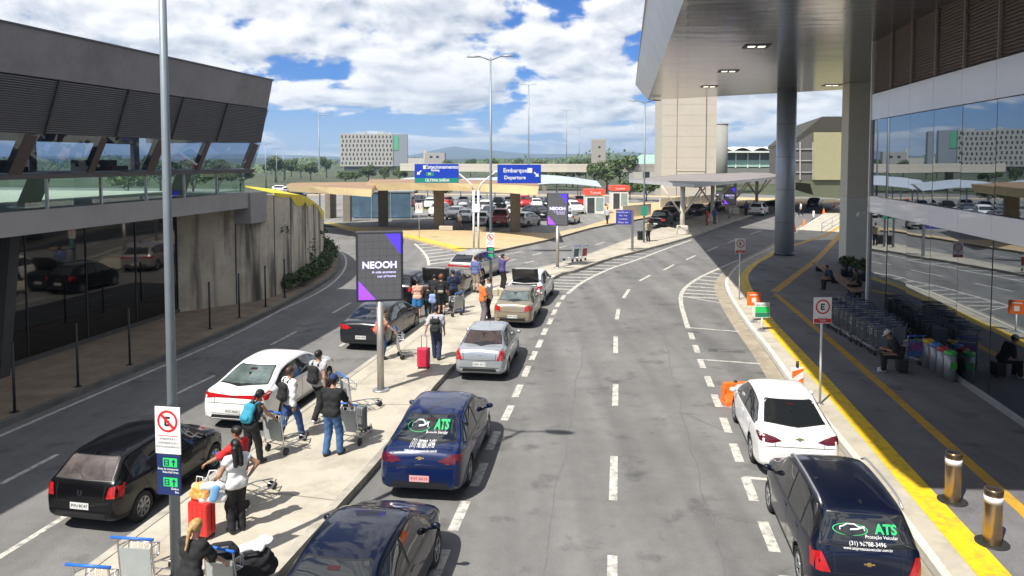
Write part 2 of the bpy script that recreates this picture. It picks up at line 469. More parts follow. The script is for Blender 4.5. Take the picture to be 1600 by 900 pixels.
YR = smooth_line([G(x, y, .15) for x, y in [(1660, 987), (1581, 900), (1339, 640), (1283, 579), (1242, 536), (1205, 496), (1176, 453), (1169, 434), (1173, 424), (1186, 411), (1206, 400), (1240, 375)]], 1)
fl = MB(); fl.sheet(YR + [(75, YR[-1][1]), (75, -8), (YR[0][0], -8)], .154)
struct('forecourt_floor', fl, DARKASPH)
yb = MB(); k = min(len(YL), len(YR))
import itertools
def strip(mb, A, B, z, mi=0):
    n = 60
    def res(L):
        L = [Vector(p) for p in L]; d = [0]
        for a, b in zip(L, L[1:]): d.append(d[-1] + (b - a).length)
        out = []
        for q in range(n + 1):
            s = d[-1] * q / n; i = 0
            while i < len(d) - 2 and d[i + 1] < s: i += 1
            t = (s - d[i]) / max(d[i + 1] - d[i], 1e-6); out.append(L[i].lerp(L[i + 1], t))
        return out
    a = res(A); b = res(B)
    mb.add([(p.x, p.y, z) for p in a] + [(p.x, p.y, z) for p in b], [(i, n + 1 + i, n + 2 + i, i + 1) for i in range(n)], mi)
strip(yb, YL, YR, .158)
struct('yellow_road_marking', yb, YPAINT)
t2 = MB()
t2.ribbon([G(x, y, .15) for x, y in [(1660, 860), (1600, 800), (1400, 622), (1300, 534), (1211, 459)]], .26, .158)
t2.ribbon([G(x, y, .15) for x, y in [(1210, 456), (1278, 404), (1316, 363), (1330, 348)]], .4, .1585)
t2.ribbon([G(x, y, .15) for x, y in [(1225, 388), (1260, 377), (1290, 368), (1318, 350)]], .35, .158)
struct('tactile_road_marking', t2, YPAINT2)
# left pavement with its kerb
LK = smooth_line([along(-16.25, y) for y in (-8, 10, 20, 30)] + [G(x, y) for x, y in [(470, 464), (500, 447), (523, 430), (531, 414), (531, 402), (523, 392), (512, 384), (498, 376)]], 1.2)
lp = MB(); lp.prism(LK + [(-30, LK[-1][1]), (-34, -8)], 0, .15)
struct('left_pavement', lp, BROWN)
kb = MB(); kb.ribbon(inset(LK, .07), .18, 0, 0, .165)
struct('left_pavement_kerb', kb, M('dark_kerb', (.13, .125, .11), .85, var=.3, vs=2))
# tan island
IS = [(440, 343), (506, 349), (554, 360), (628, 369), (660, 377), (700, 387), (722, 395), (733, 398.5), (745, 397), (775, 392), (809, 384.5), (860, 373.5), (924, 356), (959, 349.5), (1005, 341), (1040, 333)]
ISg = smooth_line([G(x, y, .15) for x, y in IS], 2)
isl = MB(); isl.prism(ISg + [(60, 124), (26, 140), (-30, 150), (-60, 130), (-60, 90)], 0, .15)
struct('island', isl, TAN)
ik = MB()
iA = [G(x, y, .15) for x, y in [(506, 349), (554, 360), (628, 369), (660, 377), (700, 387), (722, 395), (733, 398.5)]]
ik.ribbon(inset(smooth_line(iA, 1.5), .55), 1.0, .158)
struct('island_yellow_road_marking', ik, M('faded_yellow_paint', (.62, .44, .05), .7, var=.15, vs=3, dirt=(.45, .33, .12), ds=.8, da=.6))
ik = MB(); ik.ribbon(inset(smooth_line([G(x, y, .15) for x, y in IS[7:]], 2), .1), .2, 0, 0, .17)
struct('island_kerb', ik, KERB)
# parking apron under and behind the ring canopy (asphalt on top of the island slab)
ap = MB(); ap.sheet([G(430, 349.5, .15), G(560, 354, .15), G(620, 356, .15), G(700, 359, .15), G(860, 364.5, .15), G(905, 356, .15), G(955, 341, .15), G(940, 318, .15), (40, 122), (24, 136), (-28, 146), (-58, 128), (-58, 96)], .156)
struct('parking_apron', ap, ASPH2)
gp = MB()
for (a, b, c, d) in [(740, 760, 329, 333), (630, 688, 325, 329), (890, 925, 330, 334)]:
    gp.sheet([G(a, d, .15), G(b, d, .15), G(b + 4, c, .15), G(a + 4, c, .15)], .16)
struct('lawn_strip', gp, M('dry_grass', (.17, .18, .05), .95, var=.3, vs=2))
# far bank road on the left and earth
er = MB(); er.sheet([(-140, 95), (-63, 95), (-63, 175), (-160, 190)], -.01)
struct('far_road', er, ASPH2)
# ------------------------------------------------------------------ lane markings
def dashes(name, line, spans, w, z=.004, mat=WPAINT):
    """line: ground polyline; spans: list of (y0,y1) photograph rows"""
    mb = MB()
    for a, b in spans: mb.ribbon([a, b], w, z)
    return struct(name, mb, mat)
lm = MB()
cl = [(958, 782), (959.5, 713), (961, 634), (962, 600), (962, 552), (962, 526), (963.5, 499), (966.5, 483), (974, 466), (983, 452), (999, 439), (1016, 430), (1037, 422), (1053, 413.5), (1072, 406), (1087, 399), (1105, 392.5), (1122, 385), (1137, 380), (1155, 372), (1172, 366), (1190, 360)]
for i in range(0, len(cl) - 1, 2): lm.ribbon([G(*cl[i]), G(*cl[i + 1])], .17, .004)
lm.ribbon([G(956, 985), G(957, 868)], .17, .004)
ld = [(880, 464.5), (872, 476), (866, 487.6), (859.5, 502), (851, 518), (843, 537), (833.5, 555.5), (822.5, 580), (809, 610.6), (793.5, 645), (771, 688), (749, 741), (718, 805.5), (684, 888)]
LDg = [Vector(G(*p)) for p in ld]
for i, p in enumerate(LDg):
    d = (LDg[min(i + 1, len(LDg) - 1)] - LDg[max(i - 1, 0)]).normalized()
    lm.ribbon([tuple(p - d * .6), tuple(p + d * .6)], .2, .004)
rdp = [(1080.5, 525), (1088, 545), (1096, 568), (1108, 596), (1119.5, 626), (1134, 664), (1150.5, 707), (1171.5, 764), (1201, 838), (1238, 930)]
RDg = [Vector(G(*p)) for p in rdp]
for i, p in enumerate(RDg):
    d = (RDg[min(i + 1, len(RDg) - 1)] - RDg[max(i - 1, 0)]).normalized()
    lm.ribbon([tuple(p - d * .55), tuple(p + d * .55)], .2, .004)
for a, b in [((1161, 746), (1209, 750)), ((1098, 562), (1188, 568.5)), ((1075, 512), (1154, 518)), ((1120, 634), (1160, 637)), ((1066, 463), (1130, 474))]:
    lm.ribbon([G(*a), G(*b)], .12, .0045)
struct('lane_marking', lm, WPAINT)
hm = MB()
ho = smooth_line([G(*p) for p in [(1153, 406.5), (1127, 418), (1098, 431), (1076, 445), (1065, 458), (1064, 473), (1068, 490), (1075, 513)]], 1)
hm.ribbon(ho, .2, .004)
for k in range(9):
    y = 421 + k * 5.3
    xs = np.interp(y, [406, 418, 431, 445, 458, 473], [1153, 1127, 1098, 1076, 1065, 1064]); xe = np.interp(y - 3, [400, 420, 432, 442, 455, 470], [1160, 1140, 1127, 1121, 1124, 1131])
    hm.ribbon([G(xs + 1, y), G(xe - 1, y + 3)], .22, .0035)
lo = smooth_line([G(*p) for p in [(887, 459), (910, 441), (953, 420), (994, 406.5), (1040, 389), (1080, 375)]], 1)
hm.ribbon(lo, .2, .004)
for k in range(13):
    y = 452 - k * 4.6
    xe = np.interp(y, [375, 389, 406, 421, 441, 459], [1080, 1040, 994, 953, 910, 887]); xs = np.interp(y, [371, 392, 404, 424, 437, 452], [1078, 998, 952, 894, 857, 858])
    hm.ribbon([G(xs + 2, y - 1), G(xe - 1, y + .5)], .2, .0035)
hm.ribbon(smooth_line([G(*p) for p in [(648, 381), (660, 392), (668, 404), (670, 415)]], 1), .2, .0035)
for k in range(7):
    t = k / 6
    hm.ribbon([G(650 + 19 * t, 383 + 30 * t), G(672 + 60 * t, 381 + 24 * t)], .25, .003)
struct('hatch_road_marking', hm, WPAINT)
ll = MB()
for a, b in [(9.0, 14.2), (26.9, 29.5), (31.5, 33.5)]:
    ll.ribbon([along(-11.0, a), along(-11.0, b)], .13, .004)
for a, b in [((0, 757), (90, 710)), ((270, 618), (335, 587)), ((423, 539), (463, 518)), ((520, 489), (548, 473)), ((-140, 830), (-60, 787))]:
    ll.ribbon([G(*a), G(*b)], .13, .004)
el = smooth_line([along(-15.85, y) for y in (0, 10, 20, 28)] + [G(x, y) for x, y in [(440, 484), (482, 465), (512, 448), (533, 429), (541, 412), (538, 399), (524, 388)]], 1.5)
ll.ribbon(el, .13, .004)
for p in [((745, 420), (760, 416)), ((790, 409), (806, 405)), ((832, 399), (846, 395)), ((870, 388), (886, 384)), ((820, 411), (834, 408)), ((930, 383), (945, 378)), ((790, 398), (815, 393))]:
    ll.ribbon([G(*p[0]), G(*p[1])], .14, .004)
struct('left_lane_marking', ll, WPAINT)
ck = MB()
def crack(pts, w):
    L = smooth_line([G(*p) for p in pts], .6)
    L = [(x + R.uniform(-.05, .05), y + R.uniform(-.05, .05)) for x, y in L]
    for i in range(len(L) - 1):
        ck.ribbon(L[i:i + 2], w * R.uniform(.5, 1.2), .0025 + (i % 2) * .0005)
crack([(953, 444), (933, 464), (921, 494), (914, 522), (907, 571), (896, 618), (885, 699), (873, 745), (864, 814), (852, 900)], .03)
crack([(1027, 459), (1028, 488), (1037, 522), (1049, 576), (1069, 661), (1086, 722), (1109, 808), (1135, 900)], .028)
crack([(1069, 645), (1100, 660), (1130, 672)], .03)
crack([(953, 444), (985, 442), (1010, 437)], .03)
struct('road_crack', ck, CRACK)
dr = MB()   # drains and a patch
for px, py, w, h in [(1150, 499, .9, .35), (1148, 548, 1.2, .25), (905, 413, 1.5, .5)]:
    x, y = G(px, py, .15 if px < 950 else 0); z = .157 if px < 950 else .003
    dr.sheet([(x - w / 2, y - h / 2), (x + w / 2, y - h / 2 + .1), (x + w / 2, y + h / 2 + .1), (x - w / 2, y + h / 2)], z)
struct('road_patch', dr, CRACK)
pt = MB()
for px, py, w, h, a in [(1135, 548, 1.3, .5, .2), (560, 520, 1.2, .9, .17), (420, 560, 1.5, 1.0, .17), (690, 430, 1.4, 1.0, .5)]:
    x, y = G(px, py); c_, s_ = math.cos(-a), math.sin(-a)
    pt.sheet([(x + c_ * u - s_ * v, y + s_ * u + c_ * v) for u, v in ((-w / 2, -h / 2), (w / 2, -h / 2 + .06), (w / 2 - .05, h / 2), (-w / 2 + .04, h / 2 - .05))], .002)
struct('asphalt_patch', pt, asphalt('patch_asphalt', (.115, .115, .115)))
# ------------------------------------------------------------------ hills
def ridge(name, d0, depth, prof, mat, nx=140, ny=10, rough=1.0, seed=1, span=(-900, 2300)):
    rr = random.Random(seed)
    xs = np.linspace(span[0], span[1], nx)
    hz = np.interp(xs, [p[0] for p in prof], [p[1] for p in prof])
    vs = []; fs = []
    ph = [rr.uniform(0, 6) for _ in range(8)]
    for j in range(ny):
        t = j / (ny - 1); Y = d0 + depth * t
        for i, px in enumerate(xs):
            env = math.sin(math.pi * min(1, t * 1.0 + .0)) ** .8
            n = sum(math.sin(px * .011 * (1.7 ** k) + ph[k] + j * .9 * (k + 1)) / (1.6 ** k) for k in range(6)) * rough
            z = -1 + env * max(0, (hz[i]) / FPX * (d0 + depth * .5) + HC + n * (d0 / 1000.0))
            vs.append(((px - 800) / FPX * Y, Y, z))
    for j in range(ny - 1):
        for i in range(nx - 1):
            a = j * nx + i; fs.append((a, a + 1, a + nx + 1, a + nx))
    return struct(name, MB().add(vs, fs, 0, True), mat)
FOREST = M('forest_green', (.022, .038, .022), .95, var=.4, vs=.02)
ridge('hills', 3300, 2200, [(-900, 5), (0, 6), (300, 8), (420, 8), (520, 5), (640, 7), (670, 13), (710, 21), (740, 16), (790, 11), (850, 8), (940, 9), (980, 13), (1020, 9), (1200, 9), (1500, 7), (2300, 5)], FOREST, rough=1.6)
ridge('near_hills', 1100, 700, [(-900, 2), (300, 2), (430, 3), (540, 1), (640, 0), (800, 3), (900, 6), (960, 7), (1010, 6), (1100, 8), (1400, 4), (2300, 3)], FOREST, rough=1.3, seed=5)
# ------------------------------------------------------------------ haze
hz = MB().box(-5200, 5200, -60, 6200, -1.2, 130)
m = bpy.data.materials.new('haze_air'); m.use_nodes = True
t = m.node_tree; t.nodes.clear()
o_ = t.nodes.new('ShaderNodeOutputMaterial'); v_ = t.nodes.new('ShaderNodeVolumePrincipled')
v_.inputs['Color'].default_value = (.55, .75, 1, 1); v_.inputs['Density'].default_value = 2.8e-4; v_.inputs['Anisotropy'].default_value = .2
t.links.new(v_.outputs[0], o_.inputs['Volume'])
HAZE = True
if HAZE:
    tag(hz.build('haze', m), kind='stuff')
# ================================================================== terminal on the right
FASC = M('facade_white_panel', (.82, .83, .87), .28, .0, var=.04, vs=.6, coat=.3)
LOUV = M('louver_brown', (.45, .355, .31), .55, .3, var=.1)
LOUVG = M('louver_grey', (.125, .123, .130), .55, .3, var=.1)
MIRR = M('mirror_glass', (.26, .295, .335), .012, 1.0, var=0, bump=.012, bs=.5)
JOINT = M('dark_joint', (.03, .03, .032), .5, var=0)
TX0 = 9.73 * math.cos(RD)
T = thing('terminal_building', 'large terminal with mirror glass bands, white panels and brown louvers on the right', 'building', (0, 0, 0), -RD)
TY0, TY1 = 1.5, 33.2
ys = [TY1 - 2.2 * i for i in range(15)]
def lbox(name, x0, x1, y0, y1, z0, z1, mat, par, bevel=0):
    return MB().box(x0, x1, y0, y1, z0, z1).build(name, mat, par, bevel)
lbox('core', TX0 + .25, TX0 + 24, TY0, TY1 - .1, .1, 16, M('interior_dark', (.03, .03, .032), .8, var=0), T)
def panes(z0, z1):
    for a, b in zip(ys[1:], ys[:-1]):
        mb = MB(); tl = R.uniform(-.0035, .0035); tz = R.uniform(-.004, .004)
        w = b - a
        mb.add([(TX0 - tl * w, a + .012, z0), (TX0 + tl * w, b - .012, z0), (TX0 + tl * w + tz, b - .012, z1), (TX0 - tl * w + tz, a + .012, z1),
                (TX0 + .03, a + .012, z0), (TX0 + .03, b - .012, z0), (TX0 + .03, b - .012, z1), (TX0 + .03, a + .012, z1)],
               [(0, 3, 2, 1), (4, 5, 6, 7), (0, 1, 5, 4), (1, 2, 6, 5), (2, 3, 7, 6), (3, 0, 4, 7)])
        mb.build('glass_pane', MIRR, T)
panes(.32, 4.64); panes(5.36, 8.50)
for b in ys[1:-1]:
    for z0, z1 in ((.32, 4.64), (5.36, 8.5)): lbox('mullion', TX0 - .006, TX0 + .02, b - .010, b + .010, z0, z1, JOINT, T)
for z0, z1 in ((4.66, 5.34), (8.52, 9.58)):
    for a, b in zip(ys[1:], ys[:-1]):
        lbox('wall_panel', TX0 - .06, TX0 + .1, a + .008, b - .008, z0, z1, FASC, T, .008)
for a, b in zip(ys[1:], ys[:-1]):
    mb = MB(); n = 34
    for k in range(n):
        z = 9.62 + 3.5 * k / n
        mb.add([(TX0 - .02, a + .04, z), (TX0 - .02, b - .04, z), (TX0 + .06, b - .04, z + .07), (TX0 + .06, a + .04, z + .07)], [(0, 3, 2, 1), (0, 1, 2, 3)])
    mb.box(TX0 + .08, TX0 + .12, a + .03, b - .03, 9.6, 13.2, 1)
    mb.box(TX0 - .05, TX0 + .06, a - .03, a + .03, 9.6, 13.2, 1)
    mb.build('louver_panel', [LOUV, M('louver_back', (.34, .26, .23), .7, var=0)], T)
lbox('sill', TX0 - .05, TX0 + .1, TY0, TY1, .15, .31, M('sill_metal', (.45, .45, .45), .4, .5, var=.1), T)
lbox('corner_post', TX0 - .09, TX0 + .05, TY1 - .02, TY1 + .1, .15, 13.2, M('white_trim', (.68, .68, .66), .4, var=.05), T)
def camera_part():
    mb = MB(); mb.box(-.35, 0, -.03, .03, .02, .08); mb.ell((-.38, 0, -.02), (.1, .1, .11), 10, 8)
    return mb.build('security_camera', M('camera_housing', (.55, .55, .55), .4, var=0), T, loc=(TX0 - .06, TY1 + .04, 4.55))
camera_part()
# ------------------------------------------------------------------ canopy: wedge roof with a glossy planked soffit
def soffit_mat():
    m = bpy.data.materials.new('soffit_metal'); m.use_nodes = True
    t = m.node_tree; b = t.nodes['Principled BSDF']
    tc = t.nodes.new('ShaderNodeTexCoord'); mp = t.nodes.new('ShaderNodeMapping'); mp.inputs['Rotation'].default_value = (0, 0, RD + .06)
    t.links.new(tc.outputs['Object'], mp.inputs[0])
    br = t.nodes.new('ShaderNodeTexBrick'); br.inputs['Scale'].default_value = 1
    br.inputs['Brick Width'].default_value = 5.0; br.inputs['Row Height'].default_value = .75
    br.inputs['Mortar Size'].default_value = .035
    br.inputs['Color1'].default_value = (.47, .475, .48, 1); br.inputs['Color2'].default_value = (.36, .365, .37, 1); br.inputs['Mortar'].default_value = (.07, .07, .07, 1)
    t.links.new(mp.outputs[0], br.inputs['Vector'])
    n = t.nodes.new('ShaderNodeTexNoise'); n.inputs['Scale'].default_value = .5; n.inputs['Detail'].default_value = 5
    t.links.new(tc.outputs['Object'], n.inputs['Vector'])
    mx = t.nodes.new('ShaderNodeMix'); mx.data_type = 'RGBA'; mx.blend_type = 'MULTIPLY'; mx.inputs[0].default_value = .35
    t.links.new(br.outputs['Color'], mx.inputs[6]); t.links.new(n.outputs['Color'], mx.inputs[7])
    t.links.new(mx.outputs[2], b.inputs['Base Color'])
    b.inputs['Metallic'].default_value = .6; b.inputs['Roughness'].default_value = .13
    mp2 = t.nodes.new('ShaderNodeMapping'); mp2.inputs['Rotation'].default_value = (0, 0, RD); mp2.inputs['Scale'].default_value = (.5, 3, 1)
    t.links.new(tc.outputs['Object'], mp2.inputs[0])
    n2 = t.nodes.new('ShaderNodeTexNoise'); n2.inputs['Scale'].default_value = .55; n2.inputs['Detail'].default_value = 3
    t.links.new(mp2.outputs[0], n2.inputs['Vector'])
    bp = t.nodes.new('ShaderNodeBump'); bp.inputs['Strength'].default_value = .16; bp.inputs['Distance'].default_value = .06
    t.links.new(n2.outputs['Fac'], bp.inputs['Height']); t.links.new(bp.outputs['Normal'], b.inputs['Normal'])
    return m
C_ = thing('entrance_canopy', 'huge grey metal wedge canopy jutting out over the right pavement', 'canopy')
ZS = 11.8
cA = (3.9, 14.0); cB = (11.25, 61.6); cC = (23.6, 52.2); cD = (42, 46)
mb = MB(); mb.add([(cA[0], cA[1], ZS), (cB[0], cB[1], ZS), (cC[0], cC[1], ZS), (cD[0], cD[1], ZS), (40, 6, ZS), (3.0, 8, ZS)], [(0, 1, 2, 3, 4, 5)][::1])
mb.f[0] = mb.f[0][::1]
mb.build('soffit', soffit_mat(), C_)
fm = M('fascia_metal', (.62, .62, .63), .38, .25, var=.08, vs=.5)
tA = (3.06, 14.0); tB = (11.6, 70.0)
zt = 13.94
mb = MB()
mb.add([(3.0, 8, ZS), (cA[0], cA[1], ZS), (cB[0], cB[1], ZS), (tB[0], tB[1], zt), (tA[0], tA[1], zt), (2.0, 8, zt)], [(0, 5, 4, 1), (1, 4, 3, 2)])
mb.add([(cB[0], cB[1], ZS), (cC[0], cC[1], ZS), (cD[0], cD[1], ZS), (44, 51, zt), (25, 60, zt), (tB[0], tB[1], zt)], [(0, 5, 4, 1), (1, 4, 3, 2)])
mb.build('fascia', fm, C_)
mb = MB(); mb.add([(2.0, 8, zt), (tB[0], tB[1], zt), (25, 60, zt), (44, 51, zt), (41, 6, zt)], [(0, 4, 3, 2, 1)])
mb.build('roof_deck', M('roof_membrane', (.5, .5, .5), .8), C_)
for px, py in [(1182, 72), (1138, 111), (1108, 135), (1300, 133)]:
    d = ray(px, py); t = (ZS - HC) / d.z; x, y = d.x * t, d.y * t
    mb = MB(); mb.obox((x, y, ZS - .012), (1.1, 1.1, .02), -RD)
    o = mb.build('downlight', BLACK, C_)
    mb = MB()
    for k in (-1, 1): mb.obox((x + k * .22, y, ZS - .03), (.3, .3, .012), -RD)
    mb.build('lamp', M('lamp_glow', (1, .93, .75), .4, var=0, emit=1.6), o)
# ------------------------------------------------------------------ column, pillar
gx, gy = G(1225, 398, .15)
t = thing('round_column', 'thick round blue-grey metal column holding up the wedge canopy', 'column', (gx, gy, .15))
MB().cyl((0, 0, 0), (0, 0, ZS - .15), .66, n=40).build('shaft', M('column_cladding', (.42, .47, .54), .38, .3, var=.06, vs=.8), t)
MB().lathe([(.66, 0), (.69, 0), (.69, .2), (.66, .22)], n=40).build('base', M('column_base', (.12, .13, .15), .4, .5), t)
for k in range(1, 5):
    MB().lathe([(.662, 2.3 * k), (.666, 2.3 * k), (.666, 2.3 * k + .02), (.662, 2.3 * k + .02)], n=40).build('joint_ring', JOINT, t)
gx, gy = G(1339, 411, .15)
t = thing('square_pillar', 'wide cream square pillar standing at the corner of the terminal', 'pillar', (gx, gy, .15), -.12)
MB().box(-.88, .88, -.5, .9, 0, 4.3).build('lower_shaft', M('pillar_cream_lit', (.80, .79, .68), .6, var=.06, vs=.8, dirt=(.35, .34, .28), ds=.4), t, .03)  # lighter cream than above: light on the lower half put into the colour
MB().box(-.88, .88, -.5, .9, 4.31, ZS - .15).build('upper_shaft', M('pillar_cream_unlit', (.76, .72, .60), .6, var=.06, vs=.8), t, .03)
# wooden bench-planter with dark pots at its foot
POTM = M('dark_pot', (.02, .022, .035), .4)
# ================================================================== wing on the left: hollow raised box, leaning front
LB = thing('raised_terminal_wing', 'long raised dark building with leaning front and window strip above the left deck', 'building', (0, 0, 0), -RD)
cs = math.cos(RD)
def lx(c): return c * cs
Y1 = 30.2; Y0 = -14.0
FG = M('grey_fascia', (.225, .225, .25), .5, .25, var=.10, vs=.8, dirt=(.11, .10, .105), ds=.35, da=.6)
def lean(name, c0, z0, c1, z1, mat, par, ya=Y0, yb=Y1, th=.18, sk0=0, sk1=0):
    """sloping band between lateral offsets c0 (bottom) and c1 (top); end follows the leaning end wall"""
    mb = MB(); a, b = lx(c0), lx(c1)
    mb.add([(a, ya, z0), (a, yb + sk0, z0), (b, yb + sk1, z1), (b, ya, z1), (a - th, ya, z0), (a - th, yb + sk0, z0), (b - th, yb + sk1, z1), (b - th, ya, z1)],
           [(0, 3, 2, 1), (4, 5, 6, 7), (0, 1, 5, 4), (1, 2, 6, 5), (2, 3, 7, 6), (3, 0, 4, 7)])
    return mb.build(name, mat, par)
def cz(z): return -17.42 + (z - 6.45) / (10.3 - 6.45) * 1.37
def ye(z): return Y1 + .9 - (z - 6.45) / (10.3 - 6.45) * .9
lean('fascia', cz(9.12), 9.12, cz(10.3), 10.3, FG, LB, sk0=ye(9.12) - Y1, sk1=0)
lean('edge_cap', cz(10.3) + .04, 10.3, cz(10.3) + .04, 10.36, M('cap_dark', (.05, .05, .06), .5), LB, th=.3, sk0=.04, sk1=.04)
ups = [Y1 - 2.9 * k for k in range(16)]
for k in range(15):
    ya, yb = ups[k + 1], ups[k]
    mb = MB(); n = 24
    e = (ye(8.3) - Y1) if k == 0 else 0
    for j in range(n):
        z = 7.62 + 1.48 * j / n; c = lx(cz(z))
        mb.box(c - .12, c - .005, ya + .03, yb - .03 + e, z, z + .038)
    a, b = lx(cz(7.6)) - .1, lx(cz(9.12)) - .1
    mb.add([(a, ya, 7.6), (a, yb + e, 7.6), (b, yb + e, 9.12), (b, ya, 9.12)], [(0, 3, 2, 1), (0, 1, 2, 3)], 1)
    mb.beam((lx(cz(7.6)) + .01, ya, 7.6), (lx(cz(9.12)) + .01, ya, 9.12), .07, .06, 1)
    mb.build('louver_panel', [LOUVG, JOINT], LB)
BRN = M('brown_mullion', (.07, .05, .045), .5, .2)
def clear_glass(name, tint, refl, glossy=(.8, .85, .9)):
    m = bpy.data.materials.new(name); m.use_nodes = True
    t = m.node_tree; t.nodes.clear()
    o = t.nodes.new('ShaderNodeOutputMaterial'); mx = t.nodes.new('ShaderNodeMixShader')
    tr = t.nodes.new('ShaderNodeBsdfTransparent'); tr.inputs[0].default_value = (*tint, 1)
    gl = t.nodes.new('ShaderNodeBsdfGlossy'); gl.inputs[0].default_value = (*glossy, 1); gl.inputs['Roughness'].default_value = .01
    fr = t.nodes.new('ShaderNodeLayerWeight'); fr.inputs[0].default_value = .08
    ma = t.nodes.new('ShaderNodeMath'); ma.operation = 'MULTIPLY_ADD'; ma.inputs[1].default_value = 1 - refl; ma.inputs[2].default_value = refl
    t.links.new(fr.outputs['Fresnel'], ma.inputs[0])
    t.links.new(ma.outputs[0], mx.inputs[0]); t.links.new(tr.outputs[0], mx.inputs[1]); t.links.new(gl.outputs[0], mx.inputs[2]); t.links.new(mx.outputs[0], o.inputs[0])
    return m
WGL = clear_glass('clear_window_glass', (.34, .43, .54), .10, (.7, .8, .95))
RGL = clear_glass('green_railing_glass', (.72, .84, .82), .09)
for k in range(15):
    ya, yb = ups[k + 1], ups[k]
    e = (ye(7.0) - Y1) if k == 0 else 0
    a, b = lx(cz(6.5)) - .08, lx(cz(7.6)) - .08
    MB().add([(a, ya, 6.5), (a, yb + e, 6.5), (b, yb + e, 7.6), (b, ya, 7.6)], [(0, 3, 2, 1)]).build('window_pane', WGL, LB)
    w = .26 if k % 2 else .42
    mb = MB(); mb.beam((lx(cz(6.5)) - .16, yb - .5 + e - .1, 6.46), (lx(cz(7.55)) - .16, yb - .5 + e + .12, 7.58), w, .2, 0, up=(1, 0, 0))
    mb.build('mullion', BRN, LB)
lbox('ceiling', lx(-22.8), lx(-16.75), Y0, Y1 + .3, 8.6, 9.0, M('dark_ceiling', (.05, .045, .045), .7), LB)
lbox('roof', lx(-22.8), lx(-16.3), Y0, Y1, 10.0, 10.28, FG, LB)
lbox('floor_slab', lx(-22.9), lx(-17.46), Y0, Y1 + .85, 6.30, 6.44, M('floor_edge', (.07, .06, .06), .6), LB)
lbox('rear_wall', lx(-22.9), lx(-22.7), Y0, Y1, 7.55, 10.2, FG, LB)
for k in range(0, 15, 2):
    lbox('rear_mullion', lx(-22.9), lx(-22.7), ups[k] - .35, ups[k], 6.44, 7.55, BRN, LB)
mb = MB(); mb.add([(lx(cz(7.62)), ye(7.62), 7.62), (lx(cz(10.3)), ye(10.3), 10.3), (lx(-22.8), ye(10.3), 10.3), (lx(-22.8), ye(7.62), 7.62)], [(0, 1, 2, 3)])
mb.build('end_wall', FG, LB)
# benches and people-high clutter seen through the strip: plain seats inside
for k in range(6):
    yb = 26 - 5 * k
    mb = MB(); mb.box(lx(-21.6), lx(-21.0), yb - 1.2, yb + 1.2, 6.44, 6.62); mb.box(lx(-21.6), lx(-21.5), yb - 1.2, yb + 1.2, 6.62, 6.85)
    mb.build('seat_row', M('seat_dark', (.05, .05, .06), .5), LB)
# slanting V columns between deck and wing
for y in (3, 11.5, 20.5, 28.2):
    t = thing('slanted_column', 'dark slanting steel column between the deck and the raised wing', 'column', (*(Matrix.Rotation(-RD, 3, 'Z') @ Vector((lx(-19.4), y, 5.35))).xy, 5.35), -RD, 'slanted columns under the raised wing')
    mb = MB(); mb.beam((0, -.1, 0), (0, .45, .96), .35, .5, up=(1, 0, 0)); mb.build('shaft', M('column_dark', (.05, .055, .06), .5, .2), t)
    MB().box(-.4, .4, -.45, .35, 0, .05).build('base_plate', STEEL, t)
# ------------------------------------------------------------------ elevated deck
D = thing('elevated_deck', 'grey concrete upper roadway deck running under the raised wing on the left', 'viaduct', (0, 0, 0), -RD)
DC = M('deck_concrete', (.34, .33, .32), .75, var=.08, vs=.8, dirt=(.22, .21, .2), ds=.5, da=.5)
mb = MB(); mb.box(lx(-18.5), lx(-18), Y0, 31.4, 4.65, 5.36); mb.box(lx(-60), lx(-18.5), Y0, 32.2, 4.85, 5.34)
mb.build('slab', [DC], D)
lbox('pavement_top', lx(-60), lx(-18.55), Y0, 32.2, 5.342, 5.35, M('deck_paving', (.47, .45, .38), .85, var=.1), D)
lbox('edge_block', lx(-18.75), lx(-17.9), 31.41, 32.9, 3.9, 5.35, M('block_concrete', (.31, .30, .29), .8, var=.1, dirt=(.2, .19, .18)), D, .03)
for y in (-3, 9, 19.5):
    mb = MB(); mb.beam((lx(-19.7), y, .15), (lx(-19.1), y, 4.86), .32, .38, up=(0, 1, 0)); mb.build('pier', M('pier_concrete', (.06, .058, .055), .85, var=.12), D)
DGL = M('dark_mirror_glass', (.085, .080, .074), .03, 1.0, var=0, bump=.012, bs=.4)
RW = thing('glazed_frontage', 'dark reflecting glass frontage under the left deck behind the slim posts', 'facade', (0, 0, 0), -RD)
for k in range(16):
    yb = 29.3 - 2.7 * k; ya = yb - 2.7; q = R.uniform(-.004, .004)
    MB().add([(lx(-20.3) - q, ya + .02, .3), (lx(-20.3) + q, yb - .02, .3), (lx(-20.3) + q, yb - .02, 4.6), (lx(-20.3) - q, ya + .02, 4.6), (lx(-20.36), ya + .02, .3), (lx(-20.36), yb - .02, .3), (lx(-20.36), yb - .02, 4.6), (lx(-20.36), ya + .02, 4.6)], [(0, 1, 2, 3), (7, 6, 5, 4), (0, 4, 5, 1), (1, 5, 6, 2), (2, 6, 7, 3), (3, 7, 4, 0)]).build('glass_pane', DGL, RW)
    lbox('mullion', lx(-20.34), lx(-20.27), yb - .02, yb + .02, .15, 4.7, JOINT, RW)
lbox('plinth', lx(-20.5), lx(-20.2), Y0, 29.3, .15, .295, M('plinth_dark', (.08, .075, .07), .8), RW)
lbox('head_rail', lx(-20.5), lx(-20.22), Y0, 29.3, 4.605, 4.84, JOINT, RW)
lbox('back_panel', lx(-22), lx(-20.6), Y0, 29.3, .15, 4.84, M('interior_dark', (.03, .03, .032), .8, var=0), RW)
rail = thing('glass_railing', 'greenish glass panel railing along the edge of the left deck', 'railing', (0, 0, 0), -RD)
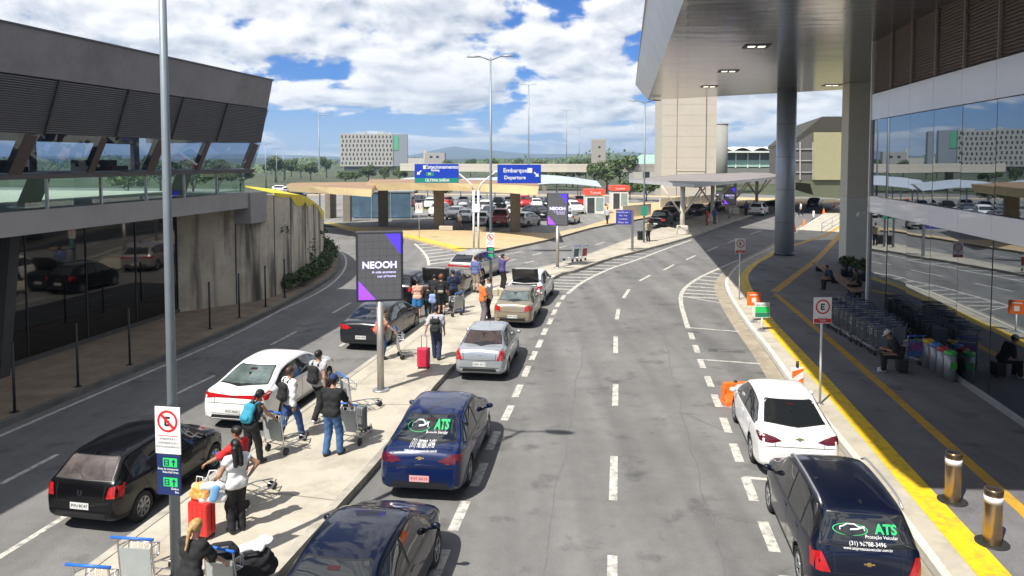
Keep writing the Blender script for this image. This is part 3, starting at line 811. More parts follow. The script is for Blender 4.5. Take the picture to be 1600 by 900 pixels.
for k in range(20):
    ya = 31.3 - 2.3 * (k + 1); yb = 31.3 - 2.3 * k
    if yb < 6: break
    lbox('glass_panel', lx(-18.12), lx(-18.1), ya + .03, yb - .03, 5.42, 6.42, RGL, rail)
    lbox('post', lx(-18.16), lx(-18.06), ya - .025, ya + .025, 5.36, 6.44, STEEL, rail)
MB().box(lx(-18.15), lx(-18.08), 5, 31.3, 6.44, 6.48).build('handrail', STEEL, rail)
# far parapet wall seen through the railing
pw = thing('parapet_wall', 'low grey concrete parapet on the far side of the left deck', 'wall', (0, 0, 0), -RD)
lbox('wall_face', lx(-46), lx(-45.6), Y0, 32, 5.35, 6.25, DC, pw)
# ------------------------------------------------------------------ retaining wall with yellow capping
rw = thing('retaining_wall', 'stained concrete retaining wall with black streaks curving along the left road', 'wall')
wl = [(-17.86 + .173 * 36.2 - .15, 36.2)]
wl = [(-14.85, 32.4), (-13.6, 33.6), (-12.4, 34.9), (-11.85, 36.2), (-11.75, 37.6), (-11.7, 40.4), (-11.9, 43.6), (-12.3, 46.8), (-12.9, 49.8), (-13.8, 52.6), (-15.2, 55.2), (-17.2, 57.4), (-20, 59.2), (-24, 60.6)]
wl = smooth_line(wl, .8)
wh = [float(np.interp(p[1], [34.4, 34.7, 41, 44.5, 48, 52, 56, 61], [4.64, 5.25, 4.75, 4.1, 3.45, 2.7, 2.3, 2.0])) for p in wl]
def wall_mat():
    m = M('wall_stained_concrete', (.54, .475, .37), .9, var=.2, vs=1.0, bump=.4, bs=8, dirt=(.22, .19, .145), ds=.8, da=.6)
    t = m.node_tree; b = t.nodes['Principled BSDF']
    src = b.inputs['Base Color'].links[0].from_socket
    tc = t.nodes.new('ShaderNodeTexCoord'); mp = t.nodes.new('ShaderNodeMapping'); mp.inputs['Scale'].default_value = (1.6, 1.6, .16); t.links.new(tc.outputs['Object'], mp.inputs[0])
    n = t.nodes.new('ShaderNodeTexNoise'); n.inputs['Scale'].default_value = 1.1; n.inputs['Detail'].default_value = 6; t.links.new(mp.outputs[0], n.inputs['Vector'])
    r = t.nodes.new('ShaderNodeMapRange'); r.inputs[1].default_value = .47; r.inputs[2].default_value = .66; r.inputs[4].default_value = .92; t.links.new(n.outputs['Fac'], r.inputs[0])
    mx = t.nodes.new('ShaderNodeMix'); mx.data_type = 'RGBA'; mx.inputs[7].default_value = (.05, .043, .035, 1)
    t.links.new(r.outputs[0], mx.inputs[0]); t.links.new(src, mx.inputs[6]); t.links.new(mx.outputs[2], b.inputs['Base Color'])
    return m
MB().wall(wl, .1, wh, .35).build('wall_face', wall_mat(), rw)
jb = MB()
for i in range(3, len(wl) - 1, 3):
    p = Vector(wl[i]); q = Vector(wl[i + 1]); d = (q - p).normalized(); nn = Vector((d.y, -d.x))
    c = p + nn * .178
    jb.obox((c.x, c.y, (.1 + wh[i]) / 2), (.05, .03, wh[i] - .15), math.atan2(d.y, d.x))
jb.build('panel_joint', JOINT, rw)
yc = MB(); cw = []
for i, p in enumerate(wl):
    cw.append((p[0] - .02, p[1]))
a0 = next(i for i, p in enumerate(wl) if p[1] > 35.6)
seg = list(range(a0, int(len(wl) * .80)))
vs = []; fs = []
for j, i in enumerate(seg):
    p = Vector(wl[i]); q = Vector(wl[min(i + 1, len(wl) - 1)]); d = (q - p).normalized(); nn = Vector((d.y, -d.x))
    zz = wh[i] + .05 - (.52 if (j // 4) % 2 else .14) * (1 if j % 3 else .5)
    a = p + nn * .20; b = p - nn * .9
    b = p - nn * 1.3; vs += [(a.x, a.y, zz), (a.x, a.y, wh[i] + .12), (b.x, b.y, wh[i] + .45)]
for j in range(len(seg) - 1):
    o = 3 * j
    fs += [(o, o + 3, o + 4, o + 1), (o + 1, o + 4, o + 5, o + 2)]
yc.add(vs, fs)
o = yc.build('yellow_capping', M('yellow_sheeting', (.72, .56, .02), .65, var=.2, vs=1.5, dirt=(.4, .32, .05), ds=.8), rw)
sd = o.modifiers.new('solid', 'SOLIDIFY'); sd.thickness = .05
MB().tube([(*wl[i], wh[i] + .05) for i in range(int(len(wl) * .68), int(len(wl) * .86))], .22, 8).build('pipe_end', M('terracotta_pipe', (.55, .24, .10), .7, var=.2), rw)
# ================================================================== hedge, trees
def leaves(n, rad, size, rr, mi=2, centre=(0, 0, 0), hollow=.35):
    """leaf-sized quads scattered through lobed ellipsoids"""
    mb = MB()
    lobes = [(Vector(centre), Vector(rad) * .7)]
    for _ in range(9):
        a = rr.uniform(0, 6.28); e = rr.uniform(-.5, 1)
        lobes.append((Vector(centre) + Vector((rad[0] * .6 * math.cos(a), rad[1] * .6 * math.sin(a), rad[2] * .6 * e)), Vector(rad) * rr.uniform(.28, .5)))
    for _ in range(n):
        c, rv = rr.choice(lobes)
        while True:
            u = Vector((rr.uniform(-1, 1), rr.uniform(-1, 1), rr.uniform(-1, 1)))
            if hollow < u.length <= 1: break
        p = c + Vector((u.x * rv.x, u.y * rv.y, u.z * rv.z))
        nn = (u + Vector((rr.gauss(0, .6), rr.gauss(0, .6), rr.gauss(0.3, .6)))).normalized()
        x = nn.orthogonal().normalized(); y = nn.cross(x); s = size * rr.uniform(.6, 1.4)
        a = rr.uniform(0, 6.28); x2 = x * math.cos(a) + y * math.sin(a); y2 = nn.cross(x2)
        mb.add([p - x2 * s, p + y2 * s * .55, p + x2 * s, p - y2 * s * .55], [(0, 1, 2, 3)], rr.randrange(mi))
    return mb
LEAFS = [M('leaf_dark', (.030, .060, .014), .7, var=.3, vs=.8), M('leaf_mid', (.055, .095, .022), .7, var=.3, vs=.8), M('leaf_light', (.10, .14, .035), .7, var=.25, vs=.8)]
rr = random.Random(3)
hb = MB()
hp = [p for p in smooth_line([G(452, 462), G(482, 452), G(508, 436), G(522, 416), G(523, 402), G(514, 392)], .3)]
for p in hp:
    t = Vector(p)
    for k in range(2):
        q = t + Vector((-.55 - .9 * k + rr.gauss(0, .15), .35 * k + rr.gauss(0, .1)))
        hgt = .75 + 1.25 * k
        hb.join(leaves(190, (.6, .55, .5 + .5 * k), .085, rr, 3, (q.x, q.y, .2 + hgt * .6), .2))
tag(hb.build('hedge', LEAFS), 'dense dark green hedge at the foot of the curved retaining wall', 'hedge')
# small weeds on the wall
def weed(loc, s, lab):
    t = thing('weed', lab, 'plant', loc)
    leaves(120, (s, s * .6, s), .05, rr, 3).build('foliage', LEAFS, t)
    MB().tube([(-.3, .1, -.05), (0, 0, 0)], .015, 5).build('stem', M('twig', (.12, .08, .05), .9), t)
weed((-11.45, 37.0, 3.3), .32, 'small weed sprouting from the upper joint of the retaining wall near the deck')
weed((-12.0, 46.2, 2.3), .22, 'tiny weed growing from the far bend of the retaining wall')
BARK = M('bark', (.10, .075, .05), .95, var=.3, vs=4)
protos = []
def make_tree(seed, h, rx, n, leaf, lab, group):
    rq = random.Random(seed)
    t = thing('tree', lab, 'tree', (0, 0, 0), 0, group)
    mb = MB(); mb.tube([(0, 0, -.2), (.1, 0, h * .3), (rq.uniform(-.3, .3), .1, h * .6)], [h * .03, h * .022, h * .012], 7)
    for k in range(5):
        a = k * 1.3 + rq.random(); mb.tube([(.08, 0, h * (.25 + .05 * k)), (math.cos(a) * rx * .6, math.sin(a) * rx * .6, h * (.5 + .07 * k))], [h * .013, h * .005], 5)
    mb.build('trunk', BARK, t)
    leaves(n, (rx, rx, h * .36), leaf, rq, 3, (0, 0, h * .62), .3).build('crown', LEAFS, t)
    return t
GT = 'trees beyond the car park'
kinds = ['broad rounded green tree', 'tall dark green tree', 'low spreading pale green tree']
protos = [make_tree(11, 7, 3.6, 1500, .32, 'broad rounded tree', GT), make_tree(12, 8.5, 2.8, 1400, .30, 'tall tree', GT), make_tree(13, 4.6, 3.0, 1100, .26, 'low tree', GT)]
spots = []
for px, Y, k, s, where in [
    (948, 150, 0, 1.0, 'just left of the concrete tower'), (930, 158, 1, .8, 'behind the red kiosks'), (968, 165, 0, 1.15, 'beside the foot of the concrete tower'), (1010, 120, 2, .9, 'in front of the concrete tower'), (985, 125, 2, .8, 'behind the second red kiosk'),
    (895, 185, 0, 1.0, 'beyond the far viaduct under the small square tower'), (870, 190, 2, 1.2, 'beyond the far viaduct left of the small tower'), (845, 205, 0, 1.0, 'above the right end of the far viaduct'), (915, 210, 1, .9, 'at the foot of the small square tower'),
    (575, 210, 0, .8, 'in front of the hotel on the left half'), (600, 205, 1, .62, 'in front of the hotel near its right corner'), (555, 215, 2, .8, 'in front of the hotel at its left corner'), (625, 210, 0, .7, 'below the right end of the hotel'), (540, 200, 2, .9, 'left of the hotel entrance'),
    (430, 230, 0, 1.2, 'farthest left beside the deck corner'), (445, 260, 0, 1.0, 'in the field left of the tall lamp'), (470, 280, 2, 1.3, 'in the field behind the tall single lamp'), (485, 250, 0, .9, 'in the field right of the tall single lamp'), (510, 290, 1, 1.0, 'in the field well left of the hotel'), (455, 300, 1, .9, 'in the far field left of the lamp'),
    (700, 290, 0, 1.0, 'behind the left blue road sign'), (735, 300, 1, .9, 'between the two blue road signs'), (770, 310, 0, 1.1, 'behind the double-arm lamp'), (660, 300, 2, 1.2, 'right of the hotel'), (810, 330, 0, 1.1, 'behind the Embarque road sign'), (640, 130, 2, .55, 'seen beneath the ring canopy near its first column'), (690, 125, 2, .6, 'seen beneath the ring canopy by the second column'),
    (300, 120, 1, .9, 'seen through the railing at the deck middle'), (340, 140, 0, 1.0, 'seen through the railing near its end'), (250, 150, 0, 1.1, 'seen through the railing behind the lamp post'), (200, 130, 2, 1.2, 'seen through the railing left of the lamp post'), (375, 150, 0, .9, 'seen through the last railing panels')]:
    p = P(px, 250, Y)
    spots.append((p.x, Y, k, s, kinds[k] + ' ' + where))
used = [0, 0, 0]
for x, Y, k, s, lab in spots:
    if not used[k]:
        o = protos[k]; o.location = (x, Y, 0); o.scale = (s,) * 3; o['label'] = lab; used[k] = 1
    else:
        dup(protos[k], (x, Y, 0), R.uniform(0, 6), lab, GT, s)
# far wood: one mass of leaf clumps
wd = MB(); rq = random.Random(5)
for _ in range(24000):
    px = rq.uniform(-700, 2300); Y = rq.uniform(330, 900)
    if 505 < px < 690 and Y < 620: continue
    x = (px - 800) / FPX * Y; z = rq.uniform(0, 1) ** 1.4 * (6.5 + 2 * math.sin(px * .013) + 2.5 * math.sin(px * .041 + 1) + (5 if px > 820 else 0))
    s = rq.uniform(.5, 1.1) * Y / 400
    nn = Vector((rq.gauss(0, .6), -1 + rq.gauss(0, .5), .7 + rq.gauss(0, .5))).normalized(); xx = nn.orthogonal().normalized(); yy = nn.cross(xx)
    c = Vector((x, Y, z))
    wd.add([c + xx * s * rq.uniform(.7, 1.2), c + yy * s * rq.uniform(.5, 1), c - xx * s * rq.uniform(.7, 1.2), c - yy * s * rq.uniform(.5, 1)], [(0, 1, 2, 3)], rq.randrange(3))
tag(wd.build('far_wood', LEAFS), kind='stuff')
# ================================================================== ring canopy over the island
RC = thing('ring_canopy', 'low curved concrete slab canopy on square columns over the tan island', 'canopy')
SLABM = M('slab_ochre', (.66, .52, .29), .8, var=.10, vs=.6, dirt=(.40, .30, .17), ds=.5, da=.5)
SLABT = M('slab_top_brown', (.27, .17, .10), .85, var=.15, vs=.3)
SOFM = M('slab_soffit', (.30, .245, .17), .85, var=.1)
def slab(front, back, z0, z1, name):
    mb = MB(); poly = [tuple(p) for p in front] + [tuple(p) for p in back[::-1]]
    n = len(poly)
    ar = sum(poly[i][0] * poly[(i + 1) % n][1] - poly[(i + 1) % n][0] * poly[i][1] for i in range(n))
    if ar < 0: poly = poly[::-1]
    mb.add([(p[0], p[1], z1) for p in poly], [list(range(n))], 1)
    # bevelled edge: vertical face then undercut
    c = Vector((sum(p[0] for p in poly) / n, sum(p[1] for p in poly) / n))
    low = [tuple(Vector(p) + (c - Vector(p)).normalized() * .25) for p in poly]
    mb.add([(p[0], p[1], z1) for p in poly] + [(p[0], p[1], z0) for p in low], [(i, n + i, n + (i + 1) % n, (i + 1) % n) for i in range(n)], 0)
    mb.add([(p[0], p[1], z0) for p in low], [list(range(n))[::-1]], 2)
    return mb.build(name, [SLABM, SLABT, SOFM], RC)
def sw(px, py, z): return G(px, py, z)
zt = 4.75
fr = [sw(x, y, zt) for x, y in [(572, 286), (640, 285.5), (700, 286), (760, 287.5), (800, 289), (842, 291.5)]]
bk = [(p[0] * 1.16, p[1] + 13) for p in fr]
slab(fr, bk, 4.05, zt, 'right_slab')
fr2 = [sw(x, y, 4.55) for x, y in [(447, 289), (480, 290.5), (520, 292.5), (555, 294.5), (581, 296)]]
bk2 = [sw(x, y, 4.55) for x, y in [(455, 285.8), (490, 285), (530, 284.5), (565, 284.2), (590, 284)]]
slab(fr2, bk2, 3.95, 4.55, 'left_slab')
for px, py, w, dk in [(599, 352, .9, 0), (686, 357, .95, 0), (805, 362, .95, 0), (543, 346, .8, 1), (513, 341, .6, 1), (521, 340, .6, 1)]:
    x, y = G(px, py, .15)
    MB().box(x - w / 2, x + w / 2, y - w / 2, y + w / 2, .15, 4.06 if px > 590 else 3.96).build('column', M('canopy_column', (.20, .175, .13) , .85, var=.15), RC, .04)
# glass kiosk box under the canopy
gx, gy = G(583, 347, .15)
t = thing('glass_shelter', 'blue glazed shelter under the left end of the ring canopy', 'shelter', (gx, gy + 5, .15))
MB().box(-3.4, 3.4, 0, 3, .1, 3.0).build('glass_wall', M('blue_shelter_glass', (.10, .17, .24), .05, .3, var=.2, vs=1), t)
for x in (-3.42, -1.1, 1.1, 3.42): MB().box(x - .04, x + .04, -.05, .0, 0, 3.1).build('frame', STEEL, t)
MB().box(-3.6, 3.6, -.1, 3.1, 3.0, 3.15).build('roof', STEEL, t)
for px, py, lab in [(697, 360, 'low concrete block on the tan island left of the thin sign pole'), (749, 361.5, 'low concrete block on the tan island behind the double sign pole')]:
    x, y = G(px, py, .15)
    tag(MB().obox((0, 0, .22), (1.3, .5, .44)).build('concrete_block', M('block_pale', (.5, .46, .36), .85, dirt=(.3, .27, .2)), None, .05, (x, y, .15)), lab, 'block', 'concrete blocks on the island')
# ================================================================== hotel
p = P(573, 250, 430)
HT = thing('hotel', 'cream mid-rise block with a chequer of dark windows and a green sign far behind', 'building', (p.x, 430, 0), .12)
CREAM = M('hotel_cream', (.42, .40, .35), .8, var=.05)
hw = 15.0
z1 = 22.0; z0 = 3.2
MB().box(-hw, hw, 0, 16, z0, z1).build('wall', CREAM, HT)
DW = M('hotel_window', (.035, .038, .045), .15, var=.2)
for r_ in range(7):
    for c in range(14):
        x = -hw + 1.1 + c * 2.12 + (.55 if r_ % 2 else 0); z = z0 + 1.0 + r_ * 2.55
        if x > hw - .6: continue
        MB().box(x - .42, x + .42, -.06, .1, z, z + 1.6).build('window', DW, HT)
MB().box(hw - .01, hw + 8.5, .4, 16, z0, z1 - .1).build('side_block', M('hotel_side_shaded', (.25, .27, .30), .7, var=.06), HT)  # grey-blue shade of this side is put into the base colour
MB().box(hw + .4, hw + 3.4, .2, .42, z1 - 9.5, z1 - 1).build('green_banner', M('hotel_banner', (.10, .38, .22), .6, var=.2), HT)
MB().box(-hw + 2, hw + 6, 1, 14, 0, z0).build('podium', M('hotel_podium', (.08, .08, .075), .6), HT)
for x, w in ((-4, 3), (6, 4), (12, 2)): MB().box(x, x + w, 5, 9, z1, z1 + 1.2).build('roof_box', M('roof_box_grey', (.4, .4, .38), .7), HT)
p = P(668, 250, 520)
LBd = thing('low_office', 'low pale office building with a roof turret right of the hotel', 'building', (p.x, 520, 0))
MB().box(-16, -2, 0, 12, 0, 8.2).build('wall', M('office_pale', (.5, .47, .40), .8), LBd)
MB().box(-1.9, 12, 0, 12, 0, 12).build('wall', M('office_grey', (.36, .34, .31), .8), LBd)
MB().box(-3, -1, 2, 4, 8.2, 14).build('turret', M('office_pale', (.5, .47, .40), .8), LBd)
for x in (2.5, 7): MB().box(x - 1, x + 1, -.06, .1, 8.2, 9.8).build('window', DW, LBd)
# small square tower, far viaduct
p = P(935, 250, 330)
st = thing('square_tower', 'small plain concrete tower block on the horizon left of the big tower', 'tower', (p.x, 330, 0), .1)
MB().box(-2.8, 2.8, -2, 2, 0, 16).build('shaft', M('tower_grey', (.36, .33, .28), .85, var=.08), st)
MB().box(-2.85, 2.85, -2.05, 2.05, 15.3, 16.1).build('parapet', M('tower_cap', (.42, .39, .33), .85), st)
for z in (4, 8, 12): MB().box(-.5, .5, -2.04, -1.9, z, z + 1).build('window', DW, st)
VD = thing('far_viaduct', 'long pale concrete viaduct crossing behind the car park', 'viaduct', (0, 0, 0))
vm = M('viaduct_concrete', (.47, .43, .36), .85, var=.08)
pts = [P(640, 250, 185), P(760, 250, 172), P(850, 250, 168), P(930, 250, 165), P(1010, 250, 170)]
vl = smooth_line([(q.x, q.y) for q in pts], 5)
MB().wall(vl, 4.2, 5.4, 7).build('deck', vm, VD)
MB().wall(inset(vl, -3.4), 5.4, 6.0, .25).build('parapet', vm, VD)
for q in vl[2::4]: MB().box(q[0] - .5, q[0] + .5, q[1] - 1.5, q[1] + 1.5, 0, 4.2).build('pier', M('pier_grey', (.22, .2, .17), .85), VD)
# ================================================================== big concrete tower and cylinder behind
p = P(1077, 250, 140)
ct = thing('concrete_tower', 'massive pale board-marked concrete tower rising behind the flat canopy', 'tower', (p.x, 140, 0), -.02)
CT = M('tower_concrete', (.46, .42, .35), .85, var=.07, vs=.5, dirt=(.40, .35, .27), ds=.25, da=.5)
for x0, x1, d in ((-5.15, -2.35, .3), (-2.25, 3.05, 0), (3.15, 5.15, .35)):
    MB().box(x0, x1, d, 8, 0, 34).build('wall', CT, ct)
MB().box(-2.4, 3.2, .45, .6, 0, 34).build('recess', JOINT, ct)
mb = MB()
for k in range(16):
    for x0, x1, d in ((-5.15, -2.35, .3), (-2.25, 3.05, 0), (3.15, 5.15, .35)): mb.box(x0 + .01, x1 - .01, d - .012, d + .02, 2 * k + 1.3, 2 * k + 1.335)
mb.build('formwork_line', M('formwork_joint', (.30, .26, .20), .9), ct)
MB().box(-2.25, 3.05, -.02, .02, 4.6, 4.7).build('ledge', JOINT, ct)
p = P(1126, 250, 185)
tk = thing('water_tank', 'plain round concrete tank standing just right of the big tower', 'tank', (p.x, 185, 0))
MB().cyl((0, 0, 0), (0, 0, 15.6), 1.7, n=28).build('shell', M('tank_concrete', (.27, .265, .24), .85, var=.06), tk)
MB().lathe([(1.7, 15.6), (1.78, 15.62), (1.78, 15.9), (0, 16.0)], n=28).build('lid', M('tank_concrete', (.27, .265, .24), .85), tk)
# far terminal hall with white vaulted roof and green glass
p0 = P(1105, 250, 215); p1 = P(1215, 250, 200)
ft = thing('far_terminal_hall', 'far terminal hall with white curved roof and pale green glass strip', 'building', (p0.x, 210, 0))
w = p1.x - p0.x + 12
mb = MB()
for k in range(5):
    x0 = k * w / 5
    n = 8
    vs = []
    for i in range(n + 1):
        a = i / n; vs += [(x0 + a * w / 5, -2, 9.0 + .95 * math.sin(math.pi * a) + .3), (x0 + a * w / 5, 26, 9.6 + 1.2 * math.sin(math.pi * a) + .3)]
    mb.add(vs, [(2 * i, 2 * i + 2, 2 * i + 3, 2 * i + 1) for i in range(n)], 0, True)
mb.box(0, w, -2.1, 0, 8.9, 9.35)
mb.build('roof', M('roof_white', (.66, .66, .58), .6, var=.05), ft)
MB().box(0, w, 0, 20, 0, 4.6).build('wall', M('hall_grey', (.17, .17, .155), .8, var=.15), ft)
MB().box(0, w, .6, 20, 4.6, 8.9).build('upper_wall', M('hall_dark', (.10, .11, .10), .5), ft)
MB().box(0, w, -.1, .1, 4.9, 6.8).build('green_glass', M('hall_green_glass', (.32, .50, .42), .25, var=.15, vs=.3), ft)
for k in range(9): MB().box(k * w / 8 - .15, k * w / 8 + .15, -.2, .1, 4.6, 8.9).build('column', M('roof_white', (.66, .66, .58), .6), ft)
# green roofed shed left of tower
p = P(1018, 250, 190)
gs = thing('green_roof_shed', 'low shed with pale green sloped roof left of the concrete tower', 'building', (p.x, 190, 0))
MB().box(-4.5, 5, 0, 8, 0, 5.6).build('wall', M('shed_wall', (.42, .40, .36), .8), gs)
mb = MB(); mb.add([(-5, -.5, 5.6), (5.5, -.5, 5.6), (2.5, 4, 8.3), (-2, 4, 8.3), (-5, 8.5, 5.6), (5.5, 8.5, 5.6)], [(0, 1, 2, 3), (3, 2, 5, 4), (0, 3, 4), (1, 5, 2)])
mb.build('roof', M('copper_green', (.26, .40, .34), .6), gs)
# ------------------------------------------------------------------ olive wedge building behind the pillar
def w3(px, py, Y): q = P(px, py, Y); return (q.x, q.y, q.z)
ob = thing('wedge_building', 'angular terminal annex with olive end wall and grey louvered slope behind the pillar', 'building')
Yw = 92
a = [w3(1238, 218, Yw), w3(1271, 200, Yw), w3(1271, 279, Yw), w3(1238, 279, Yw)]
def extr(pts, dy, mat, name, par):
    n = len(pts)
    vs = pts + [(p[0] + dy * .25, p[1] + dy, p[2]) for p in pts]
    return MB().add(vs, [tuple(range(n))[::-1], tuple(range(n, 2 * n))] + [(i, (i + 1) % n, n + (i + 1) % n, n + i) for i in range(n)]).build(name, mat, par)
extr([w3(1236, 222, Yw), w3(1285, 182, Yw), w3(1345, 182, Yw), w3(1345, 206, Yw), w3(1271, 206, Yw), w3(1236, 228, Yw)], 30, M('annex_dark', (.045, .042, .03), .7), 'roof', ob)
extr([w3(1236, 228.3, Yw), w3(1270.8, 206.3, Yw), w3(1270.8, 281, Yw), w3(1236, 281, Yw)], 28, M('annex_louver', (.10, .095, .09), .7, var=.1), 'louver_wall', ob)
mb = MB()
for k in range(1, 4):
    y = 215 + 18 * k
    mb.beam(w3(1236, y, Yw - .1), w3(1270, y, Yw - .1), .12, .12)
for x in (1250, 1270): mb.beam(w3(x, 222, Yw - .1), w3(x, 281, Yw - .1), .15, .15)
mb.build('louver_frame', M('frame_grey', (.35, .34, .32), .6), ob)
extr([w3(1271.5, 206.5, Yw - .4), w3(1345, 206.5, Yw - .4), w3(1345, 281, Yw - .4), w3(1271.5, 281, Yw - .4)], 26, M('olive_wall', (.30, .285, .165), .75, var=.06), 'end_wall', ob)
extr([w3(1236, 281.3, Yw), w3(1345, 281.3, Yw), w3(1345, 316, Yw), w3(1310, 309, Yw), w3(1271, 305, Yw), w3(1266, 287, Yw), w3(1236, 284, Yw)], 24, M('annex_soffit', (.10, .11, .07), .7, var=.1), 'soffit', ob)
# ================================================================== flat canopy on tree columns over the median
fc = thing('flat_canopy', 'thin grey flat roof on branching white columns over the far median', 'canopy')
zr = 4.75
ro = [G(1087, 292, zr), G(1203, 283, zr), G(1290, 279, zr), G(1290, 273.5, zr), G(1198, 272, zr), G(1037, 273.5, zr), G(978, 285, zr)]
ro = [(p[0], min(p[1], 135)) for p in ro]
ro = [(15.6, 63), (28, 84), (44, 112), (38, 122), (23, 104), (12.4, 78)]
mb = MB(); mb.prism(ro, zr - .22, zr, 0); mb.build('roof', [M('canopy_sheet', (.23, .205, .19), .7, .1, var=.1, vs=.5)], fc)
mb = MB()
for i in range(len(ro)):
    a = ro[i]; b = ro[(i + 1) % len(ro)]
    mb.beam((a[0], a[1], zr - .12), (b[0], b[1], zr - .12), .06, .3)
mb.build('edge_trim', M('trim_grey', (.42, .42, .42), .5), fc)
WC = M('white_column_paint', (.62, .58, .5), .6, var=.08)
for px, py in [(1066, 366), (1113, 346), (1148, 334), (1182, 325)]:
    x, y = G(px, py, .15)
    mb = MB(); mb.cyl((x, y, .15), (x, y, zr - .25), .22, n=12)
    c = mb.build('column', WC, fc)
    MB().box(x - .45, x + .45, y - .4, y + .4, .15, .95).build('plinth', WC, c, .05)
    mb = MB()
    for k in range(4):
        a = k * math.pi / 2 + .6
        mb.tube([(x, y, 1.9), (x + 2.6 * math.cos(a), y + 2.6 * math.sin(a), zr - .28)], .07, 6)
    mb.build('strut', WC, c)
# ------------------------------------------------------------------ white hoardings
HOARD = M('hoarding_white', (.78, .76, .70), .7, var=.06, vs=.5)
def hoarding(a, b, h, lab):
    pa = G(*a, .15); pb = G(*b, .15)
    t = thing('hoarding', lab, 'hoarding')
    n = max(2, int((Vector(pb) - Vector(pa)).length / 3.5))
    for k in range(n):
        p = Vector(pa).lerp(Vector(pb), k / n); q = Vector(pa).lerp(Vector(pb), (k + 1) / n - .006)
        MB().wall([tuple(p), tuple(q)], .2, h, .08).build('board', HOARD, t)
hoarding((972, 341), (1017, 336), 1.55, 'white hoarding boards at the kerb left of the black pickup')
hoarding((1031, 325), (1132, 316), 1.5, 'long white hoarding behind the black pickup and the branching columns')
# ------------------------------------------------------------------ parking shade roofs
sm = M('shade_sheet', (.42, .47, .52), .6, .2, var=.08, vs=.4)
def shade(px0, px1, Y, z, lab):
    a = P(px0, 300, Y); b = P(px1, 300, Y)
    t = thing('carport', lab, 'canopy', (0, 0, 0), 0, 'shade roofs over the car park')
    mb = MB()
    n = 14; vs = []
    for i in range(n + 1):
        q = i / n; x = a.x + (b.x - a.x) * q
        vs += [(x, Y, z - .5 + .5 * math.sin(math.pi * q)), (x, Y + 6, z + .2 + .6 * math.sin(math.pi * q))]
    mb.add(vs, [(2 * i, 2 * i + 2, 2 * i + 3, 2 * i + 1) for i in range(n)]); o = mb.build('roof', sm, t)
    o.modifiers.new('s', 'SOLIDIFY').thickness = .06
    for i in range(5):
        q = i / 4; x = a.x + (b.x - a.x) * q
        MB().cyl((x, Y + 3, .1), (x, Y + 3, z - .1), .08, n=8).build('post', STEEL, t)
shade(690, 800, 104, 3.4, 'curved pale shade roof over parked cars behind the second canopy column')
shade(803, 940, 106, 3.5, 'curved pale shade roof over parked cars beside the red kiosk')
shade(600, 686, 112, 3.3, 'curved pale shade roof far left behind the canopy columns')
shade(760, 910, 124, 3.5, 'rear pale shade roof at the back of the car park')
# ------------------------------------------------------------------ kiosks
def kiosk(px, Y, w, h, lab, n2=False):
    q = P(px, 330, Y)
    t = thing('kiosk', lab, 'kiosk', (q.x, Y, .15), .05, 'red and white kiosks')
    MB().box(-w / 2, w / 2, 0, 2.2, 0, h - .9).build('wall', M('kiosk_white', (.68, .66, .62), .6), t)
    MB().box(-w / 2 + .15, -.1, -.04, .02, .1, h - 1.1).build('door', M('kiosk_dark_glass', (.05, .055, .06), .1), t)
    MB().box(.1, w / 2 - .15, -.04, .02, .4, h - 1.1).build('window', M('kiosk_green_glass', (.25, .33, .31), .1), t)
    MB().box(-w / 2 - .12, w / 2 + .12, -.12, 2.3, h - .75, h - .05).build('fascia', M('kiosk_red', (.72, .08, .04), .5), t)
    shift(text_mb('Tomasi' if not n2 else 'Localiza', .46 if not n2 else .40), 0, -.135, h - .45).build('lettering', WHITE, t)
kiosk(930, 92, 2.3, 3.1, 'glazed kiosk with red sign band at the car park edge')
kiosk(969, 100, 2.2, 3.3, 'second kiosk with red sign band farther right near the trees', True)
# ================================================================== vehicles
def pchip(pts):
    x = np.array([p[0] for p in pts], float); y = np.array([p[1] for p in pts], float)
    h = np.diff(x); d = np.diff(y) / h; m = np.zeros(len(x))
    for i in range(1, len(x) - 1):
        if d[i - 1] * d[i] > 0:
            w1 = 2 * h[i] + h[i - 1]; w2 = h[i] + 2 * h[i - 1]
            m[i] = (w1 + w2) / (w1 / d[i - 1] + w2 / d[i])
    m[0] = d[0]; m[-1] = d[-1]
    def f(q):
        q = min(max(q, x[0]), x[-1]); i = int(min(max(np.searchsorted(x, q) - 1, 0), len(h) - 1)); t = (q - x[i]) / h[i]
        return float(y[i] * (2 * t ** 3 - 3 * t ** 2 + 1) + h[i] * m[i] * (t ** 3 - 2 * t ** 2 + t) + y[i + 1] * (-2 * t ** 3 + 3 * t ** 2) + h[i] * m[i + 1] * (t ** 3 - t ** 2))
    return f
def paint(name, col, metal=.0, rough=.28, coat=.7, spec=.5):
    return M(name, col, rough, metal, var=.05, vs=1.5, coat=coat, spec=spec, dirt=(.16, .145, .12), ds=1.4, da=.012)
TYRE = M('tyre_rubber', (.018, .018, .018), .8, var=.15)
RIM = M('alloy_rim', (.42, .43, .44), .35, .8, var=.05)
RIMD = M('dark_rim', (.13, .13, .135), .4, .7, var=.05)
CGL = M('car_glass', (.012, .014, .016), .03, 0, var=0, spec=.8, coat=.5)
CGLB = M('car_glass_brown', (.045, .03, .025), .05, 0, var=.3, vs=2, spec=.7)
CGLL = M('car_glass_pale', (.10, .13, .125), .05, 0, var=.5, vs=2.2, spec=.7)
TAIL = M('tail_light_red', (.42, .010, .012), .12, 0, var=.15, vs=14, coat=.6)
TAILD = M('tail_light_dark', (.10, .006, .012), .12, 0, var=.15, vs=14, coat=.6)
HEAD = M('head_light_clear', (.55, .57, .6), .1, .3, var=.1)
TRIM = M('car_trim_black', (.014, .014, .015), .4, var=0)
SEAM = M('panel_gap', (.008, .008, .009), .6, var=0)
